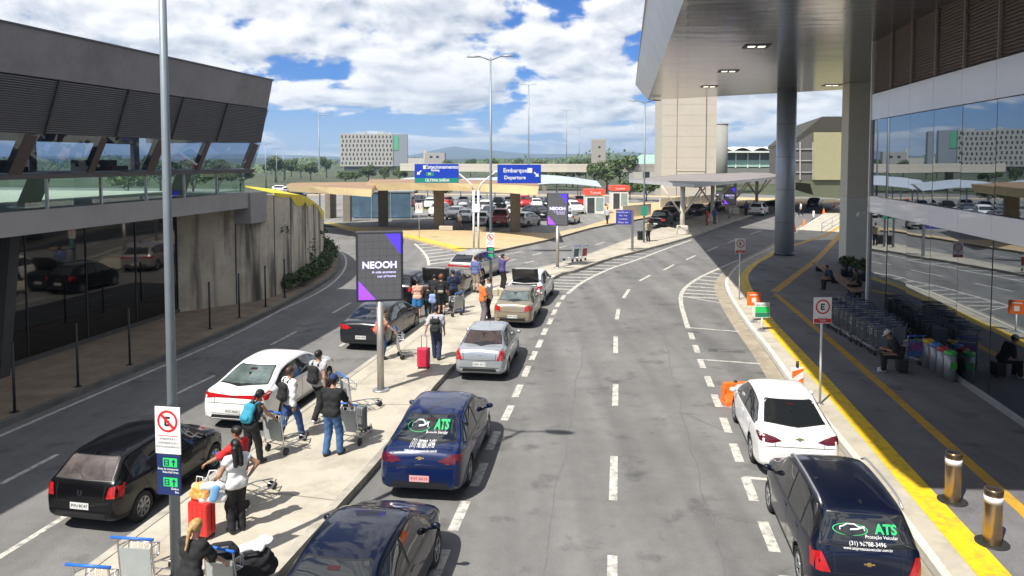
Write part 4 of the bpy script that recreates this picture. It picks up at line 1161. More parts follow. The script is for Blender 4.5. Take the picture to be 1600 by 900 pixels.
PLATE = M('plate_white', (.62, .62, .6), .5, var=0)
PLATER = M('plate_pinkish', (.62, .36, .38), .5, var=0)
CHROME = M('chrome', (.75, .75, .75), .12, 1.0, var=0)
GOLD = M('gold_badge', (.75, .55, .2), .25, 1.0, var=0)
STICK = M('sticker_white', (.8, .8, .8), .5, var=0)
STICKG = M('sticker_green', (.03, .60, .16), .5, var=0)
CARS = {}
CARS['sedan'] = dict(L=4.47, W=1.74, zb=.20, wb=2.6, wr=.315, fa=.06,
    top=[(-2.235, .58), (-2.215, .72), (-2.17, .90), (-2.10, 1.00), (-2.0, 1.045), (-1.78, 1.075), (-1.62, 1.11), (-1.0, 1.385), (-.65, 1.455), (-.15, 1.475), (.3, 1.45), (.62, 1.375), (1.2, 1.05), (1.42, .985), (1.75, .90), (2.0, .80), (2.15, .68), (2.235, .50)],
    belt=[(-2.235, .80), (-2.0, .97), (-1.0, .965), (0, .93), (1.1, .90), (1.6, .85), (2.0, .72), (2.235, .45)],
    glass=(-1.50, 1.02), bp=-.28, rw=(1.10, 1.385), ws=(1.07, 1.38), rwx=(.62, .50), deck=1.08)
CARS['oldsedan'] = dict(L=4.15, W=1.62, zb=.20, wb=2.45, wr=.29, fa=.04,
    top=[(-2.075, .55), (-2.06, .70), (-2.03, .90), (-1.97, .985), (-1.88, 1.01), (-1.5, 1.035), (-1.38, 1.08), (-.98, 1.345), (-.75, 1.41), (-.2, 1.43), (.25, 1.41), (.5, 1.35), (1.02, 1.03), (1.2, .975), (1.6, .90), (1.9, .78), (2.02, .66), (2.075, .5)],
    belt=[(-2.075, .75), (-1.9, .93), (-1, .93), (0, .90), (1, .88), (1.5, .83), (1.9, .68), (2.075, .45)],
    glass=(-1.28, .88), bp=-.25, rw=(1.07, 1.355), ws=(1.05, 1.34), rwx=(.60, .52), deck=1.035)
CARS['longsedan'] = dict(L=4.65, W=1.80, zb=.19, wb=2.7, wr=.32, fa=.08,
    top=[(-2.325, .58), (-2.30, .75), (-2.26, .93), (-2.2, 1.00), (-2.1, 1.03), (-1.85, 1.06), (-1.7, 1.10), (-1.0, 1.365), (-.6, 1.425), (-.1, 1.44), (.3, 1.42), (.65, 1.34), (1.3, 1.02), (1.5, .96), (1.9, .86), (2.12, .75), (2.25, .62), (2.325, .48)],
    belt=[(-2.325, .80), (-2.1, .95), (-1.0, .95), (0, .92), (1.2, .88), (1.7, .82), (2.1, .68), (2.325, .44)],
    glass=(-1.55, 1.08), bp=-.30, rw=(1.09, 1.355), ws=(1.05, 1.34), rwx=(.64, .50), deck=1.06)
CARS['hatch'] = dict(L=3.9, W=1.66, zb=.21, wb=2.47, wr=.30, fa=.02,
    top=[(-1.95, .55), (-1.94, .72), (-1.90, .92), (-1.84, 1.02), (-1.72, 1.14), (-1.5, 1.35), (-1.38, 1.42), (-1.1, 1.455), (-.5, 1.475), (0, 1.465), (.3, 1.42), (.52, 1.35), (1.05, 1.03), (1.22, .98), (1.55, .89), (1.78, .76), (1.9, .64), (1.95, .48)],
    belt=[(-1.95, .78), (-1.8, .97), (-1, .95), (0, .92), (.9, .90), (1.4, .83), (1.75, .68), (1.95, .44)],
    glass=(-1.45, .90), bp=-.22, rw=(1.05, 1.37), ws=(1.05, 1.37), rwx=(.60, .50), deck=1.0)
CARS['mpv'] = dict(L=4.36, W=1.74, zb=.22, wb=2.62, wr=.32, fa=.03,
    top=[(-2.18, .60), (-2.165, .78), (-2.13, .98), (-2.08, 1.08), (-1.98, 1.30), (-1.86, 1.55), (-1.76, 1.63), (-1.5, 1.665), (-.8, 1.69), (-.1, 1.675), (.3, 1.62), (.6, 1.52), (1.28, 1.10), (1.45, 1.05), (1.8, .96), (2.02, .82), (2.13, .68), (2.18, .5)],
    belt=[(-2.18, .80), (-2.0, 1.06), (-1, 1.03), (0, 1.0), (1.1, .98), (1.6, .92), (2.0, .74), (2.18, .46)],
    glass=(-1.85, 1.12), bp=-.35, rw=(1.12, 1.55), ws=(1.12, 1.53), rwx=(.70, .60), deck=1.05)
CARS['suv'] = dict(L=4.45, W=1.82, zb=.26, wb=2.65, wr=.34, fa=.04,
    top=[(-2.225, .65), (-2.21, .82), (-2.17, 1.0), (-2.1, 1.10), (-1.92, 1.30), (-1.65, 1.50), (-1.5, 1.56), (-1.2, 1.60), (-.6, 1.63), (0, 1.62), (.35, 1.57), (.65, 1.47), (1.25, 1.12), (1.42, 1.07), (1.8, 1.0), (2.05, .88), (2.17, .72), (2.225, .52)],
    belt=[(-2.225, .85), (-2.0, 1.08), (-1, 1.05), (0, 1.02), (1.1, 1.0), (1.6, .95), (2.0, .78), (2.225, .48)],
    glass=(-1.70, 1.08), bp=-.30, rw=(1.12, 1.48), ws=(1.14, 1.48), rwx=(.64, .52), deck=1.08)
CARS['pickup'] = dict(L=5.1, W=1.84, zb=.32, wb=3.05, wr=.37, fa=.10,
    top=[(-2.55, .75), (-2.54, .95), (-2.5, 1.06), (-2.42, 1.08), (-1.0, 1.10), (-.85, 1.14), (-.7, 1.55), (-.6, 1.68), (-.2, 1.74), (.3, 1.72), (.7, 1.64), (1.3, 1.22), (1.5, 1.16), (2.1, 1.08), (2.35, .95), (2.5, .75), (2.55, .6)],
    belt=[(-2.55, .9), (-2.4, 1.03), (-1, 1.06), (0, 1.08), (1.2, 1.08), (1.8, 1.02), (2.3, .82), (2.55, .55)],
    glass=(-.62, 1.15), bp=.25, rw=(1.22, 1.60), ws=(1.2, 1.58), rwx=(.62, .55), deck=1.1)
def car_geom(s, seg=1.0):
    Lh = s['L'] / 2; Wh = s['W'] / 2
    top = pchip(s['top']); belt = pchip(s['belt'])
    e = [-Lh, -Lh + .02, -Lh + .06, -Lh + .14, -Lh + .28, -Lh + .5]
    plan = pchip([(-Lh, Wh * .80), (-Lh + .05, Wh * .88), (-Lh + .16, Wh * .945), (-Lh + .45, Wh * .985), (-Lh + 1.0, Wh), (.9, Wh), (Lh - .75, Wh * .97), (Lh - .32, Wh * .88), (Lh - .12, Wh * .75), (Lh, Wh * .55)])
    bot = pchip([(-Lh, s['zb'] + .14), (-Lh + .12, s['zb'] + .06), (-Lh + .5, s['zb']), (Lh - .5, s['zb']), (Lh - .1, s['zb'] + .03), (Lh, s['zb'] + .10)])
    ys = sorted(set([round(v, 3) for v in list(np.linspace(-Lh + .1, Lh - .1, int(64 * seg))) + [p[0] for p in s['top']] + [-Lh, -Lh + .01, -Lh + .025, -Lh + .045, -Lh + .07, Lh - .07, Lh - .04, Lh - .015, Lh]]))
    secs = []
    for y in ys:
        w = plan(y); zt = top(y); zb = bot(y); bl = min(belt(y), zt - .03); bl = max(bl, zb + .08); zt = max(zt, bl + .03)
        h = zt - bl; k = min(1.0, h / .42)
        wr = w - (.035 + .20 * k) * Wh / .87
        zr = zt - min(.085, h * .55); ks = min(1, h / .25)
        mid = bl + (zr - bl) * .5
        crown = .035 * (1 - k) + .012
        P_ = [(0, zb), (w * .80, zb), (w * .955, zb + .05), (w * .99, zb + .14), (w, zb + (bl - zb) * .52), (w * .997, zb + (bl - zb) * .70), (w * .975, bl - .055), (w * .955, bl),
              ((w * .955 + wr) / 2 + .012 * k, mid), (wr, zr), (wr - .06, zt - .028 * ks), (wr * .55, zt + crown * .4), (0, zt + crown)]
        q = smooth2(P_, 3)
        secs.append([(x, y, z) for x, z in q])
    n = len(secs[0])
    vs = []; fs = []
    for sc in secs:
        vs += sc + [(-x, y, z) for x, y, z in sc[-2:0:-1]]
    m = 2 * n - 2
    for i in range(len(secs) - 1):
        for k in range(m):
            a = i * m + k; b = i * m + (k + 1) % m
            fs.append((a, b, b + m, a + m))
    fs.append(tuple(range(m))); fs.append(tuple(range((len(secs) - 1) * m, len(secs) * m))[::-1])
    return vs, fs, top, belt, plan
def smooth2(pts, k):
    out = []
    n = len(pts)
    for i in range(n - 1):
        p0 = pts[max(i - 1, 0)]; p1 = pts[i]; p2 = pts[i + 1]; p3 = pts[min(i + 2, n - 1)]
        kk = 1 if i < 2 else k
        for j in range(kk):
            t = j / kk
            out.append(tuple(.5 * ((2 * p1[c]) + (p2[c] - p0[c]) * t * .8 + (2 * p1[c] * 0)) if False else
                       (p1[c] * (2 * t ** 3 - 3 * t ** 2 + 1) + .35 * (p2[c] - p0[c]) * (t ** 3 - 2 * t ** 2 + t) + p2[c] * (-2 * t ** 3 + 3 * t ** 2) + .35 * (p3[c] - p1[c]) * (t ** 3 - t ** 2)) for c in (0, 1)))
    out.append(pts[-1])
    return out
VIEWS = {'rear': (Vector((0, 1, 0)), lambda u, v: Vector((u, -6, v))), 'front': (Vector((0, -1, 0)), lambda u, v: Vector((u, 6, v))),
         'right': (Vector((-1, 0, 0)), lambda u, v: Vector((6, u, v))), 'left': (Vector((1, 0, 0)), lambda u, v: Vector((-6, u, v))),
         'top': (Vector((0, 0, -1)), lambda u, v: Vector((u, v, 6)))}
def grid_poly(poly, step):
    bm = bmesh.new()
    vs = [bm.verts.new((p[0], p[1], 0)) for p in poly]
    try: bm.faces.new(vs)
    except Exception: pass
    xs = [p[0] for p in poly]; ys = [p[1] for p in poly]
    for ax, lo, hi in ((0, min(xs), max(xs)), (1, min(ys), max(ys))):
        c = math.ceil(lo / step) * step
        while c < hi:
            no = Vector((1, 0, 0)) if ax == 0 else Vector((0, 1, 0))
            bmesh.ops.bisect_plane(bm, geom=bm.verts[:] + bm.edges[:] + bm.faces[:], plane_co=no * c, plane_no=no)
            c += step
    bmesh.ops.triangulate(bm, faces=[f for f in bm.faces if len(f.verts) > 4])
    bm.verts.index_update()
    v = [(q.co.x, q.co.y) for q in bm.verts]; f = [[q.index for q in fa.verts] for fa in bm.faces]
    bm.free()
    return v, f
def project(bvh, uv, faces, view, off, mi=0, sm=True):
    d, org = VIEWS[view]
    out = []; ok = []
    for u, v in uv:
        loc, no, idx, dist = bvh.ray_cast(org(u, v), d)
        if loc is None: out.append((0, 0, 0)); ok.append(False); continue
        if no.dot(d) > 0: no = -no
        out.append(tuple(loc + no * off)); ok.append(True)
    fs = []
    for f in faces:
        if not all(ok[i] for i in f): continue
        a, b, c = (Vector(out[i]) for i in f[:3])
        if (b - a).cross(c - a).dot(d) > 0: f = f[::-1]
        if max((Vector(out[f[i]]) - Vector(out[f[i - 1]])).length for i in range(len(f))) > .5: continue
        fs.append(f)
    return MB().add(out, fs, mi, sm)
def decal(bvh, poly, view, off=.004, step=.07, mi=0):
    v, f = grid_poly(poly, step)
    return project(bvh, v, f, view, off, mi)
def line_poly(pts, w):
    L = []; Rr = []
    for i, p in enumerate(pts):
        a = pts[max(i - 1, 0)]; b = pts[min(i + 1, len(pts) - 1)]
        d = Vector((b[0] - a[0], b[1] - a[1])).normalized(); n = Vector((-d.y, d.x)) * w / 2
        L.append((p[0] + n.x, p[1] + n.y)); Rr.append((p[0] - n.x, p[1] - n.y))
    return L + Rr[::-1]
def clean(mb):
    used = sorted({i for f in mb.f for i in f}); mp = {a: b for b, a in enumerate(used)}
    mb.v = [mb.v[i] for i in used]; mb.f = [[mp[i] for i in f] for f in mb.f]; return mb
_wheel = {}
def wheel_meshes(r, style):
    key = (round(r, 3), style)
    if key in _wheel: return _wheel[key]
    w = .20; ri = r * .66
    ty = MB().lathe([(ri, -w / 2), (r * .9, -w / 2), (r * .985, -w / 2 + .03), (r, -w / 4), (r, w / 4), (r * .985, w / 2 - .03), (r * .9, w / 2), (ri, w / 2), (ri, -w / 2)], n=28, axis='X')
    rm = MB()
    rm.lathe([(ri, w / 2 - .012), (ri * .93, w / 2 - .005), (ri * .9, w / 2 - .03), (0, w / 2 - .07)], n=28, axis='X', mi=1)
    rm.lathe([(ri + .002, w / 2 - .01), (ri * .93, w / 2 + .002), (ri * .90, w / 2 - .02)], n=28, axis='X', mi=0)
    ns = {'alloy': 5, 'cap': 8, 'steel': 10}[style]
    for k in range(ns):
        a = 2 * math.pi * k / ns
        for da in ((-.13, .13) if style == 'alloy' else (0,)):
            c, s_ = math.cos(a + da), math.sin(a + da)
            rm.beam((w / 2 - .03, 0.04 * math.cos(a), .04 * math.sin(a)), (w / 2 - .015, ri * .92 * c, ri * .92 * s_), .03 if style == 'alloy' else .055, .02, 0, up=(1, 0, 0))
    rm.lathe([(.06, w / 2 - .02), (.055, w / 2 - .003), (0, w / 2)], n=14, axis='X', mi=0)
    rm.lathe([(0, -w / 2 + .03), (ri, -w / 2 + .01)], n=20, axis='X', mi=1)
    _wheel[key] = (ty, rm)
    return _wheel[key]
def make_car(kind, name, label, cat, col_mat, glass=None, tail='wrap', rim='alloy', plate='ABC 1D23', badge='bow', red_plate=False, handles=None, taillm=None, fancy=True, rails=False, group=None, rear_glass=None):
    s = CARS[kind]; Lh = s['L'] / 2; Wh = s['W'] / 2
    vs, fs, top, belt, plan = car_geom(s)
    t = thing(name, label, cat, (0, 0, 0), 0, group)
    # body with wheel arches cut out
    me = bpy.data.meshes.new('body'); me.from_pydata(vs, [], fs); me.materials.append(col_mat); me.materials.append(TRIM)
    bm = bmesh.new(); bm.from_mesh(me); bmesh.ops.recalc_face_normals(bm, faces=bm.faces[:])
    for f in bm.faces:
        f.smooth = len(f.verts) == 4
        if f.calc_center_median().z < s['zb'] + .06: f.material_index = 1
    bvh = BVHTree.FromBMesh(bm)
    bm.to_mesh(me); bm.free()
    body = bpy.data.objects.new('body', me); COL.objects.link(body); body.parent = t
    wy = (-s['wb'] / 2 + s['fa'] * 0 - .02, s['wb'] / 2 + .02)
    off = (s['fa'])
    wy = (-s['wb'] / 2 + off, s['wb'] / 2 + off)
    cm = MB()
    for y in wy:
        for sx in (-1, 1):
            xs = (Wh - .26, Wh + .2) if sx > 0 else (-Wh - .2, -Wh + .26)
            r = s['wr'] + .05
            o = len(cm.v); n = 26
            for x in xs:
                for k in range(n):
                    a = 2 * math.pi * k / n; cm.v.append((x, y + r * math.cos(a), s['wr'] + r * math.sin(a)))
            ff = [[o + k for k in range(n)][::-1], [o + n + k for k in range(n)]] + [[o + k, o + (k + 1) % n, o + n + (k + 1) % n, o + n + k] for k in range(n)]
            for f in ff: cm.f.append(f); cm.m.append(1); cm.s.append(False)
    cut = cm.build('cutter', [col_mat, TRIM])
    bmc = bmesh.new(); bmc.from_mesh(cut.data); bmesh.ops.recalc_face_normals(bmc, faces=bmc.faces[:]); bmc.to_mesh(cut.data); bmc.free()
    md = body.modifiers.new('arch', 'BOOLEAN'); md.object = cut; md.operation = 'DIFFERENCE'; md.solver = 'EXACT'
    dg = bpy.context.evaluated_depsgraph_get()
    nm = bpy.data.meshes.new_from_object(body.evaluated_get(dg)); body.modifiers.clear(); body.data = nm; nm.name = 'body'
    bpy.data.objects.remove(cut)
    ty, rm = wheel_meshes(s['wr'], rim)
    wm = None
    for y in wy:
        for sx in (1, -1):
            if wm is None:
                w = MB().join(ty).build('wheel', TYRE, t); r_ = MB().join(rm).build('rim', [RIM if rim != 'steel' else RIMD, TRIM], w); wm = (w.data, r_.data)
            else:
                w = bpy.data.objects.new('wheel', wm[0]); COL.objects.link(w); w.parent = t
                r_ = bpy.data.objects.new('rim', wm[1]); COL.objects.link(r_); r_.parent = w
            w.location = (sx * (Wh - .115), y, s['wr']); w.rotation_euler = (y, 0, 0 if sx > 0 else math.pi)
    gm = glass or CGL
    # side glass
    g0, g1 = s['glass']
    def side_poly(a, b, lo=.025, hi=.105):
        pts_b = []; pts_t = []
        for y in np.linspace(a, b, 16):
            zl = belt(y) + lo; zh = top(y) - hi
            if zh > zl + .02: pts_b.append((y, zl)); pts_t.append((y, zh))
        return pts_b + pts_t[::-1]
    for view in ('right', 'left'):
        cuts = [(g0, s['bp'] - .04), (s['bp'] + .04, g1)] if kind != 'pickup' else [(g0, s['bp'] - .04), (s['bp'] + .04, g1)]
        if kind in ('mpv', 'suv'): cuts = [(g0, g0 + .52), (g0 + .60, s['bp'] - .04), (s['bp'] + .04, g1)]
        # black frame behind the panes so pillars read dark
        decal(bvh, side_poly(g0 - .03, g1 + .03, .008, .088), view, .003).build('window_frame', TRIM, t)
        for a, b in cuts:
            clean(decal(bvh, side_poly(a, b), view, .008)).build('side_window', gm, t)
        ln = MB()
        lines = [[(s['bp'], belt(s['bp']) + .01), (s['bp'], s['zb'] + .12)], [(g1 - .08, belt(g1 - .1)), (g1 - .12, s['zb'] + .14)], [(g0 + (.25 if kind not in ('mpv', 'suv') else .58), belt(g0)), (g0 + .42 + (.2 if kind in ('mpv', 'suv') else 0), .62), (wy[0] + s['wr'] + .08, s['zb'] + .2)], [(wy[0] + .42, s['zb'] + .13), (wy[1] - .42, s['zb'] + .13)]]
        for L in lines: ln.join(decal(bvh, line_poly(L, .012), view, .003, .12))
        clean(ln).build('door_seam', SEAM, t)
        sx = 1 if view == 'right' else -1
        for y in (s['bp'] + .14, g0 + .60 if kind not in ('mpv', 'suv') else g0 + .78):
            x = plan(y) * .975
            MB().obox((sx * (x + .005), y, belt(y) - .10), (.03, .17, .028)).build('door_handle', handles or col_mat, t, .006)
        ym = g1 - .12
        mb = MB(); mb.ell((sx * (Wh + .075), ym, belt(ym) + .085), (.085, .055, .06), 12, 8)
        mb.beam((sx * (Wh - .05), ym + .02, belt(ym) + .02), (sx * (Wh + .06), ym, belt(ym) + .05), .05, .04)
        mb.build('wing_mirror', col_mat if fancy else TRIM, t)
    # windscreen and rear window
    za, zb2 = s['rw']; wa, wb_ = s['rwx']
    rg = rear_glass or gm
    rp = [(-wa, za), (wa, za), (wa - .02, za + .03), (wb_, zb2 - .02), (wb_ - .05, zb2), (-wb_ + .05, zb2), (-wb_, zb2 - .02), (-wa + .02, za + .03)]
    k = 1.05
    clean(decal(bvh, [(x * k, z + (.012 if z > (za + zb2) / 2 else -.012)) for x, z in rp], 'rear', .003)).build('rear_window_frame', TRIM, t)
    clean(decal(bvh, rp, 'rear', .008)).build('rear_window', rg, t)
    za, zb2 = s['ws']
    fp = [(-.68, za), (.68, za), (.55, zb2), (-.55, zb2)]
    clean(decal(bvh, [(x * Wh / .87, z) for x, z in fp], 'front', .006)).build('windscreen', gm, t)
    if fancy and kind in ('hatch', 'mpv', 'suv'):
        clean(decal(bvh, line_poly([(0, s['rw'][0] + .02), (-.20, s['rw'][0] + .13), (-.34, s['rw'][0] + .16)], .018), 'rear', .02, .2)).build('rear_wiper', TRIM, t)
    if fancy and kind not in ('hatch', 'mpv', 'suv'):
        clean(decal(bvh, rect(-.09, .09, s['rw'][1] - .06, s['rw'][1] - .03), 'rear', .012, .2)).build('high_brake_light', M('brake_light_off', (.035, .008, .01), .3, var=0), t)
    if fancy: clean(decal(bvh, line_poly([(-.62, s['ws'][0] + .03), (-.05, s['ws'][0] + .02)], .02), 'front', .02, .2)).build('wiper', TRIM, t)
    # lights
    tm = taillm or TAIL
    dk = s['deck']
    for sx in (1, -1):
        mb = MB()
        view = 'right' if sx > 0 else 'left'
        if tail == 'wrap':
            mb.join(decal(bvh, [(sx * .36, dk - .22), (sx * .56, dk - .27), (sx * Wh * .93, dk - .25), (sx * Wh * .95, dk - .10), (sx * Wh * .80, dk - .10), (sx * .50, dk - .15)], 'rear', .008))
            mb.join(decal(bvh, [(-Lh + .10, dk - .25), (-Lh + .42, dk - .16), (-Lh + .38, dk - .11), (-Lh + .11, dk - .10)], view, .008))
        elif tail == 'tall':
            mb.join(decal(bvh, [(sx * Wh * .66, dk - .33), (sx * Wh * .96, dk - .33), (sx * Wh * .95, dk - .06), (sx * Wh * .80, dk - .04)], 'rear', .008))
            mb.join(decal(bvh, [(-Lh + .10, dk - .33), (-Lh + .18, dk - .30), (-Lh + .2, dk - .08), (-Lh + .11, dk - .05)], view, .008))
        elif tail == 'bar':
            mb.join(decal(bvh, [(0, dk - .20), (sx * .5, dk - .21), (sx * Wh * .95, dk - .25), (sx * Wh * .95, dk - .09), (sx * .6, dk - .11), (0, dk - .145)], 'rear', .008))
            mb.join(decal(bvh, [(-Lh + .10, dk - .25), (-Lh + .46, dk - .12), (-Lh + .38, dk - .07), (-Lh + .11, dk - .09)], view, .008))
        elif tail == 'high':
            mb.join(decal(bvh, [(sx * Wh * .68, dk - .25), (sx * Wh * .95, dk - .24), (sx * Wh * .92, dk - .02), (sx * Wh * .73, dk - .05)], 'rear', .008))
            mb.join(decal(bvh, [(-Lh + .10, dk - .24), (-Lh + .22, dk - .21), (-Lh + .25, dk - .06), (-Lh + .12, dk - .02)], view, .008))
        elif tail == 'square':
            mb.join(decal(bvh, [(sx * Wh * .60, dk - .30), (sx * Wh * .97, dk - .30), (sx * Wh * .95, dk - .10), (sx * Wh * .64, dk - .10)], 'rear', .008))
            mb.join(decal(bvh, [(-Lh + .10, dk - .30), (-Lh + .22, dk - .29), (-Lh + .24, dk - .12), (-Lh + .11, dk - .10)], view, .008))
        clean(mb).build('tail_light', tm, t)
        mb = decal(bvh, [(sx * Wh * .45, .66), (sx * Wh * .80, .64), (sx * Wh * .88, .76), (sx * Wh * .55, .74)], 'front', .008)
        mb.join(decal(bvh, [(Lh - .45, .70), (Lh - .15, .62), (Lh - .12, .70), (Lh - .42, .78)], view, .008))
        clean(mb).build('headlight', HEAD, t)
    # bumper seams, plate, badge
    mb = MB()
    for L in [[(-Wh * .9, dk - .34), (Wh * .9, dk - .34)], [(-.52, dk - .03), (-.50, dk - .34)], [(.52, dk - .03), (.50, dk - .34)]]:
        mb.join(decal(bvh, line_poly(L, .013), 'rear', .003, .1))
    mb.join(decal(bvh, line_poly([(-.6, .46), (.6, .46)], .012), 'rear', .003, .1))
    clean(mb).build('tailgate_seam', SEAM, t)
    clean(decal(bvh, [(-Wh * .7, s['zb'] + .12), (Wh * .7, s['zb'] + .12), (Wh * .62, s['zb'] + .24), (-Wh * .62, s['zb'] + .24)], 'rear', .004)).build('bumper_trim', TRIM, t)
    pz = .52 if tail in ('wrap', 'bar', 'square') else dk - .42
    if tail == 'tall': pz = .57
    pm = decal(bvh, [(-.2, pz - .065), (.2, pz - .065), (.2, pz + .065), (-.2, pz + .065)], 'rear', .014)
    pl = clean(pm).build('licence_plate', PLATER if red_plate else PLATE, t)
    if fancy:
        tx = text_mb(plate, .082); uv = [(v[0], v[2] + pz) for v in tx.v]
        clean(project(bvh, uv, tx.f, 'rear', .018)).build('plate_lettering', BLACK if not red_plate else REDP, pl)
    bz = dk - .17
    if badge == 'bow':
        b = decal(bvh, [(-.085, bz - .012), (-.03, bz - .012), (-.03, bz - .03), (.03, bz - .03), (.03, bz - .012), (.09, bz - .012), (.08, bz + .014), (.03, bz + .014), (.03, bz + .03), (-.03, bz + .03), (-.03, bz + .014), (-.075, bz + .014)], 'rear', .014, .2)
        clean(b).build('emblem', GOLD, t)
    elif badge == 'round':
        rg_ = ring_mb(.042, .055, 0, 0, 20); b = project(bvh, [(v[0], v[2] + bz) for v in rg_.v], rg_.f, 'rear', .014)
        for L in ([(-.03, bz + .035), (-.012, bz - .005), (0, bz + .02), (.012, bz - .005), (.03, bz + .035)], [(-.038, bz + .02), (-.018, bz - .04), (0, bz - .01), (.018, bz - .04), (.038, bz + .02)]):
            b.join(decal(bvh, line_poly(L, .009), 'rear', .015, .3))
        clean(b).build('emblem', CHROME, t)
    elif badge == 'bar':
        clean(decal(bvh, [(-.07, bz - .012), (.07, bz - .012), (.055, bz + .016), (-.055, bz + .016)], 'rear', .014, .3)).build('emblem', CHROME, t)
    if fancy:
        yy = -Lh + (.95 if kind not in ('mpv', 'suv', 'hatch') else .55)
        mb = MB(); zz = top(yy); mb.add([(-.012, yy - .1, zz + .01), (.012, yy - .1, zz + .01), (.012, yy + .1, zz), (-.012, yy + .1, zz), (0, yy - .1, zz + .075)], [(0, 1, 4), (1, 2, 4), (2, 3, 4), (3, 0, 4)])
        mb.build('antenna', TRIM, t)
    if rails:
        for sx in (1, -1):
            pts = [(sx * (plan(y) - .235), y, top(y) + (.045 if -1.6 < y < .2 else -.01)) for y in np.linspace(-1.75, .35, 12)]
            MB().tube(pts, .02, 6).build('roof_rail', M('rail_silver', (.5, .5, .52), .35, .7, var=0), t)
    return t, bvh, s
def sticker(t, bvh, z, sc=1.0):
    mb = MB()
    tx = text_mb('ATS', .17 * sc, 1, .006); mb.join(project(bvh, [(v[0] + .27 * sc, v[2] + z) for v in tx.v], tx.f, 'rear', .013, 1))
    for r0, r1 in ((.17, .18),):
        rg_ = ring_mb(r0 * sc, r1 * sc, 0); mb.join(project(bvh, [(v[0] * 1.35 - .22 * sc, v[2] * .42 + z - .02) for v in rg_.v], rg_.f, 'rear', .012, 1))
    mb.join(decal(bvh, line_poly([(-.36 * sc, z - .03), (-.36 * sc, z + .01), (-.31 * sc, z + .025), (-.26 * sc, z + .055), (-.16 * sc, z + .055), (-.10 * sc, z + .02), (-.03 * sc, z + .01), (-.02 * sc, z - .03)], .016), 'rear', .013, .3, 0)); mb.join(decal(bvh, line_poly([(-.22 * sc, z - .02), (-.12 * sc, z - .01), (-.02 * sc, z + .03)], .02), 'rear', .014, .3, 0))
    tx = text_mb('Proteção Veicular', .062 * sc, 0); mb.join(project(bvh, [(v[0] + .2 * sc, v[2] + z - .095 * sc) for v in tx.v], tx.f, 'rear', .013, 0))
    tx = text_mb('(31) 98788-3496', .075 * sc, 0); mb.join(project(bvh, [(v[0], v[2] + z - .185 * sc) for v in tx.v], tx.f, 'rear', .013, 0))
    tx = text_mb('www.atsprotecaoveicular.com.br', .05 * sc, 0); mb.join(project(bvh, [(v[0], v[2] + z - .245 * sc) for v in tx.v], tx.f, 'rear', .013, 0))
    clean(mb).build('window_sticker', [STICK, STICKG], t)
def put(t, x, y, rz):
    t.location = (x, y, 0); t.rotation_euler = (0, 0, -rz)
PBLK = paint('black_paint', (.003, .003, .004), coat=.55, spec=.15); PWHT = paint('white_paint', (.78, .78, .77), rough=.35); PNAV = paint('navy_paint', (.0025, .005, .017), .0, coat=.7, spec=.2)
PBLU = paint('blue_paint', (.003, .012, .065), .1, coat=.7, spec=.25); PSIL = paint('silver_paint', (.47, .50, .52), .65, .32); PBEI = paint('beige_paint', (.36, .30, .21), .55, .34)
PGRY = paint('graphite_paint', (.018, .020, .024), .1, coat=.6, spec=.25); PPAL = paint('pale_silver_paint', (.50, .49, .47), .6, .32); PRED = paint('red_paint', (.40, .015, .012))
PTEAL = paint('teal_black_paint', (.010, .022, .028), .4)
c, bv, s = make_car('hatch', 'hatchback', 'black hatchback with round chrome badge in the left lane behind the tall lamp', 'car', PBLK, tail='high', rim='cap', plate='PVU 8C47', badge='round', rear_glass=M('car_glass_reflecting', (.14, .12, .115), .06, .35, var=.6, vs=2.2)); put(c, -7.55, 15.0, .185); c.scale = (.96, .95, .95)
c, bv, s = make_car('longsedan', 'sedan', 'white sedan with a full-width red tail light bar on the left road', 'car', PWHT, glass=CGL, tail='bar', plate='RTC 4H61', badge='bar', rear_glass=CGLL); put(c, -6.62, 20.6, .185)
c, bv, s = make_car('longsedan', 'sedan', 'dark grey sedan half hidden behind the first screen pole', 'car', PGRY, tail='wrap', plate='QXA 2B90', badge='bar'); put(c, -4.98, 28.4, .185)
c, bv, s = make_car('oldsedan', 'sedan', 'silver blue sedan with large red lamps at the median kerb', 'car', PSIL, tail='tall', plate='HDK 5417', badge='bar', rear_glass=CGLB, rim='cap'); put(c, -.74, 24.5, .13)
c, bv, s = make_car('oldsedan', 'sedan', 'beige sedan stopped at the median kerb beside the orange-shirted man', 'car', PBEI, tail='square', plate='GWN 3302', badge='round', rear_glass=CGLL, rim='steel'); put(c, .32, 31.7, .15)
c, bv, s = make_car('sedan', 'sedan', 'deep blue sedan with green and white rear window lettering driving beside the median', 'car', PBLU, tail='wrap', taillm=TAILD, plate='RVF 6A19', red_plate=True); sticker(c, bv, 1.27); put(c, -1.58, 16.62, .12)
c, bv, s = make_car('sedan', 'sedan', 'navy black sedan cut off by the bottom edge in front of the blue one', 'car', PNAV, tail='wrap', plate='RNE 7D55'); put(c, -2.27, 10.95, .15); c.scale = (.97, .97, .95)
c, bv, s = make_car('sedan', 'sedan', 'white sedan with black rear window parked at the right kerb behind the orange barrier', 'car', PWHT, tail='wrap', taillm=TAILD, plate='RFM 9J03', red_plate=True); put(c, 6.45, 17.6, .15)
c, bv, s = make_car('mpv', 'minivan', 'navy minivan with roof rails and green rear window lettering at the right kerb', 'minivan', PNAV, tail='tall', plate='RUT 1F88', rails=True); sticker(c, bv, 1.36, 1.1); put(c, 5.62, 12.75, .145); c.scale = (.95, .95, .94)
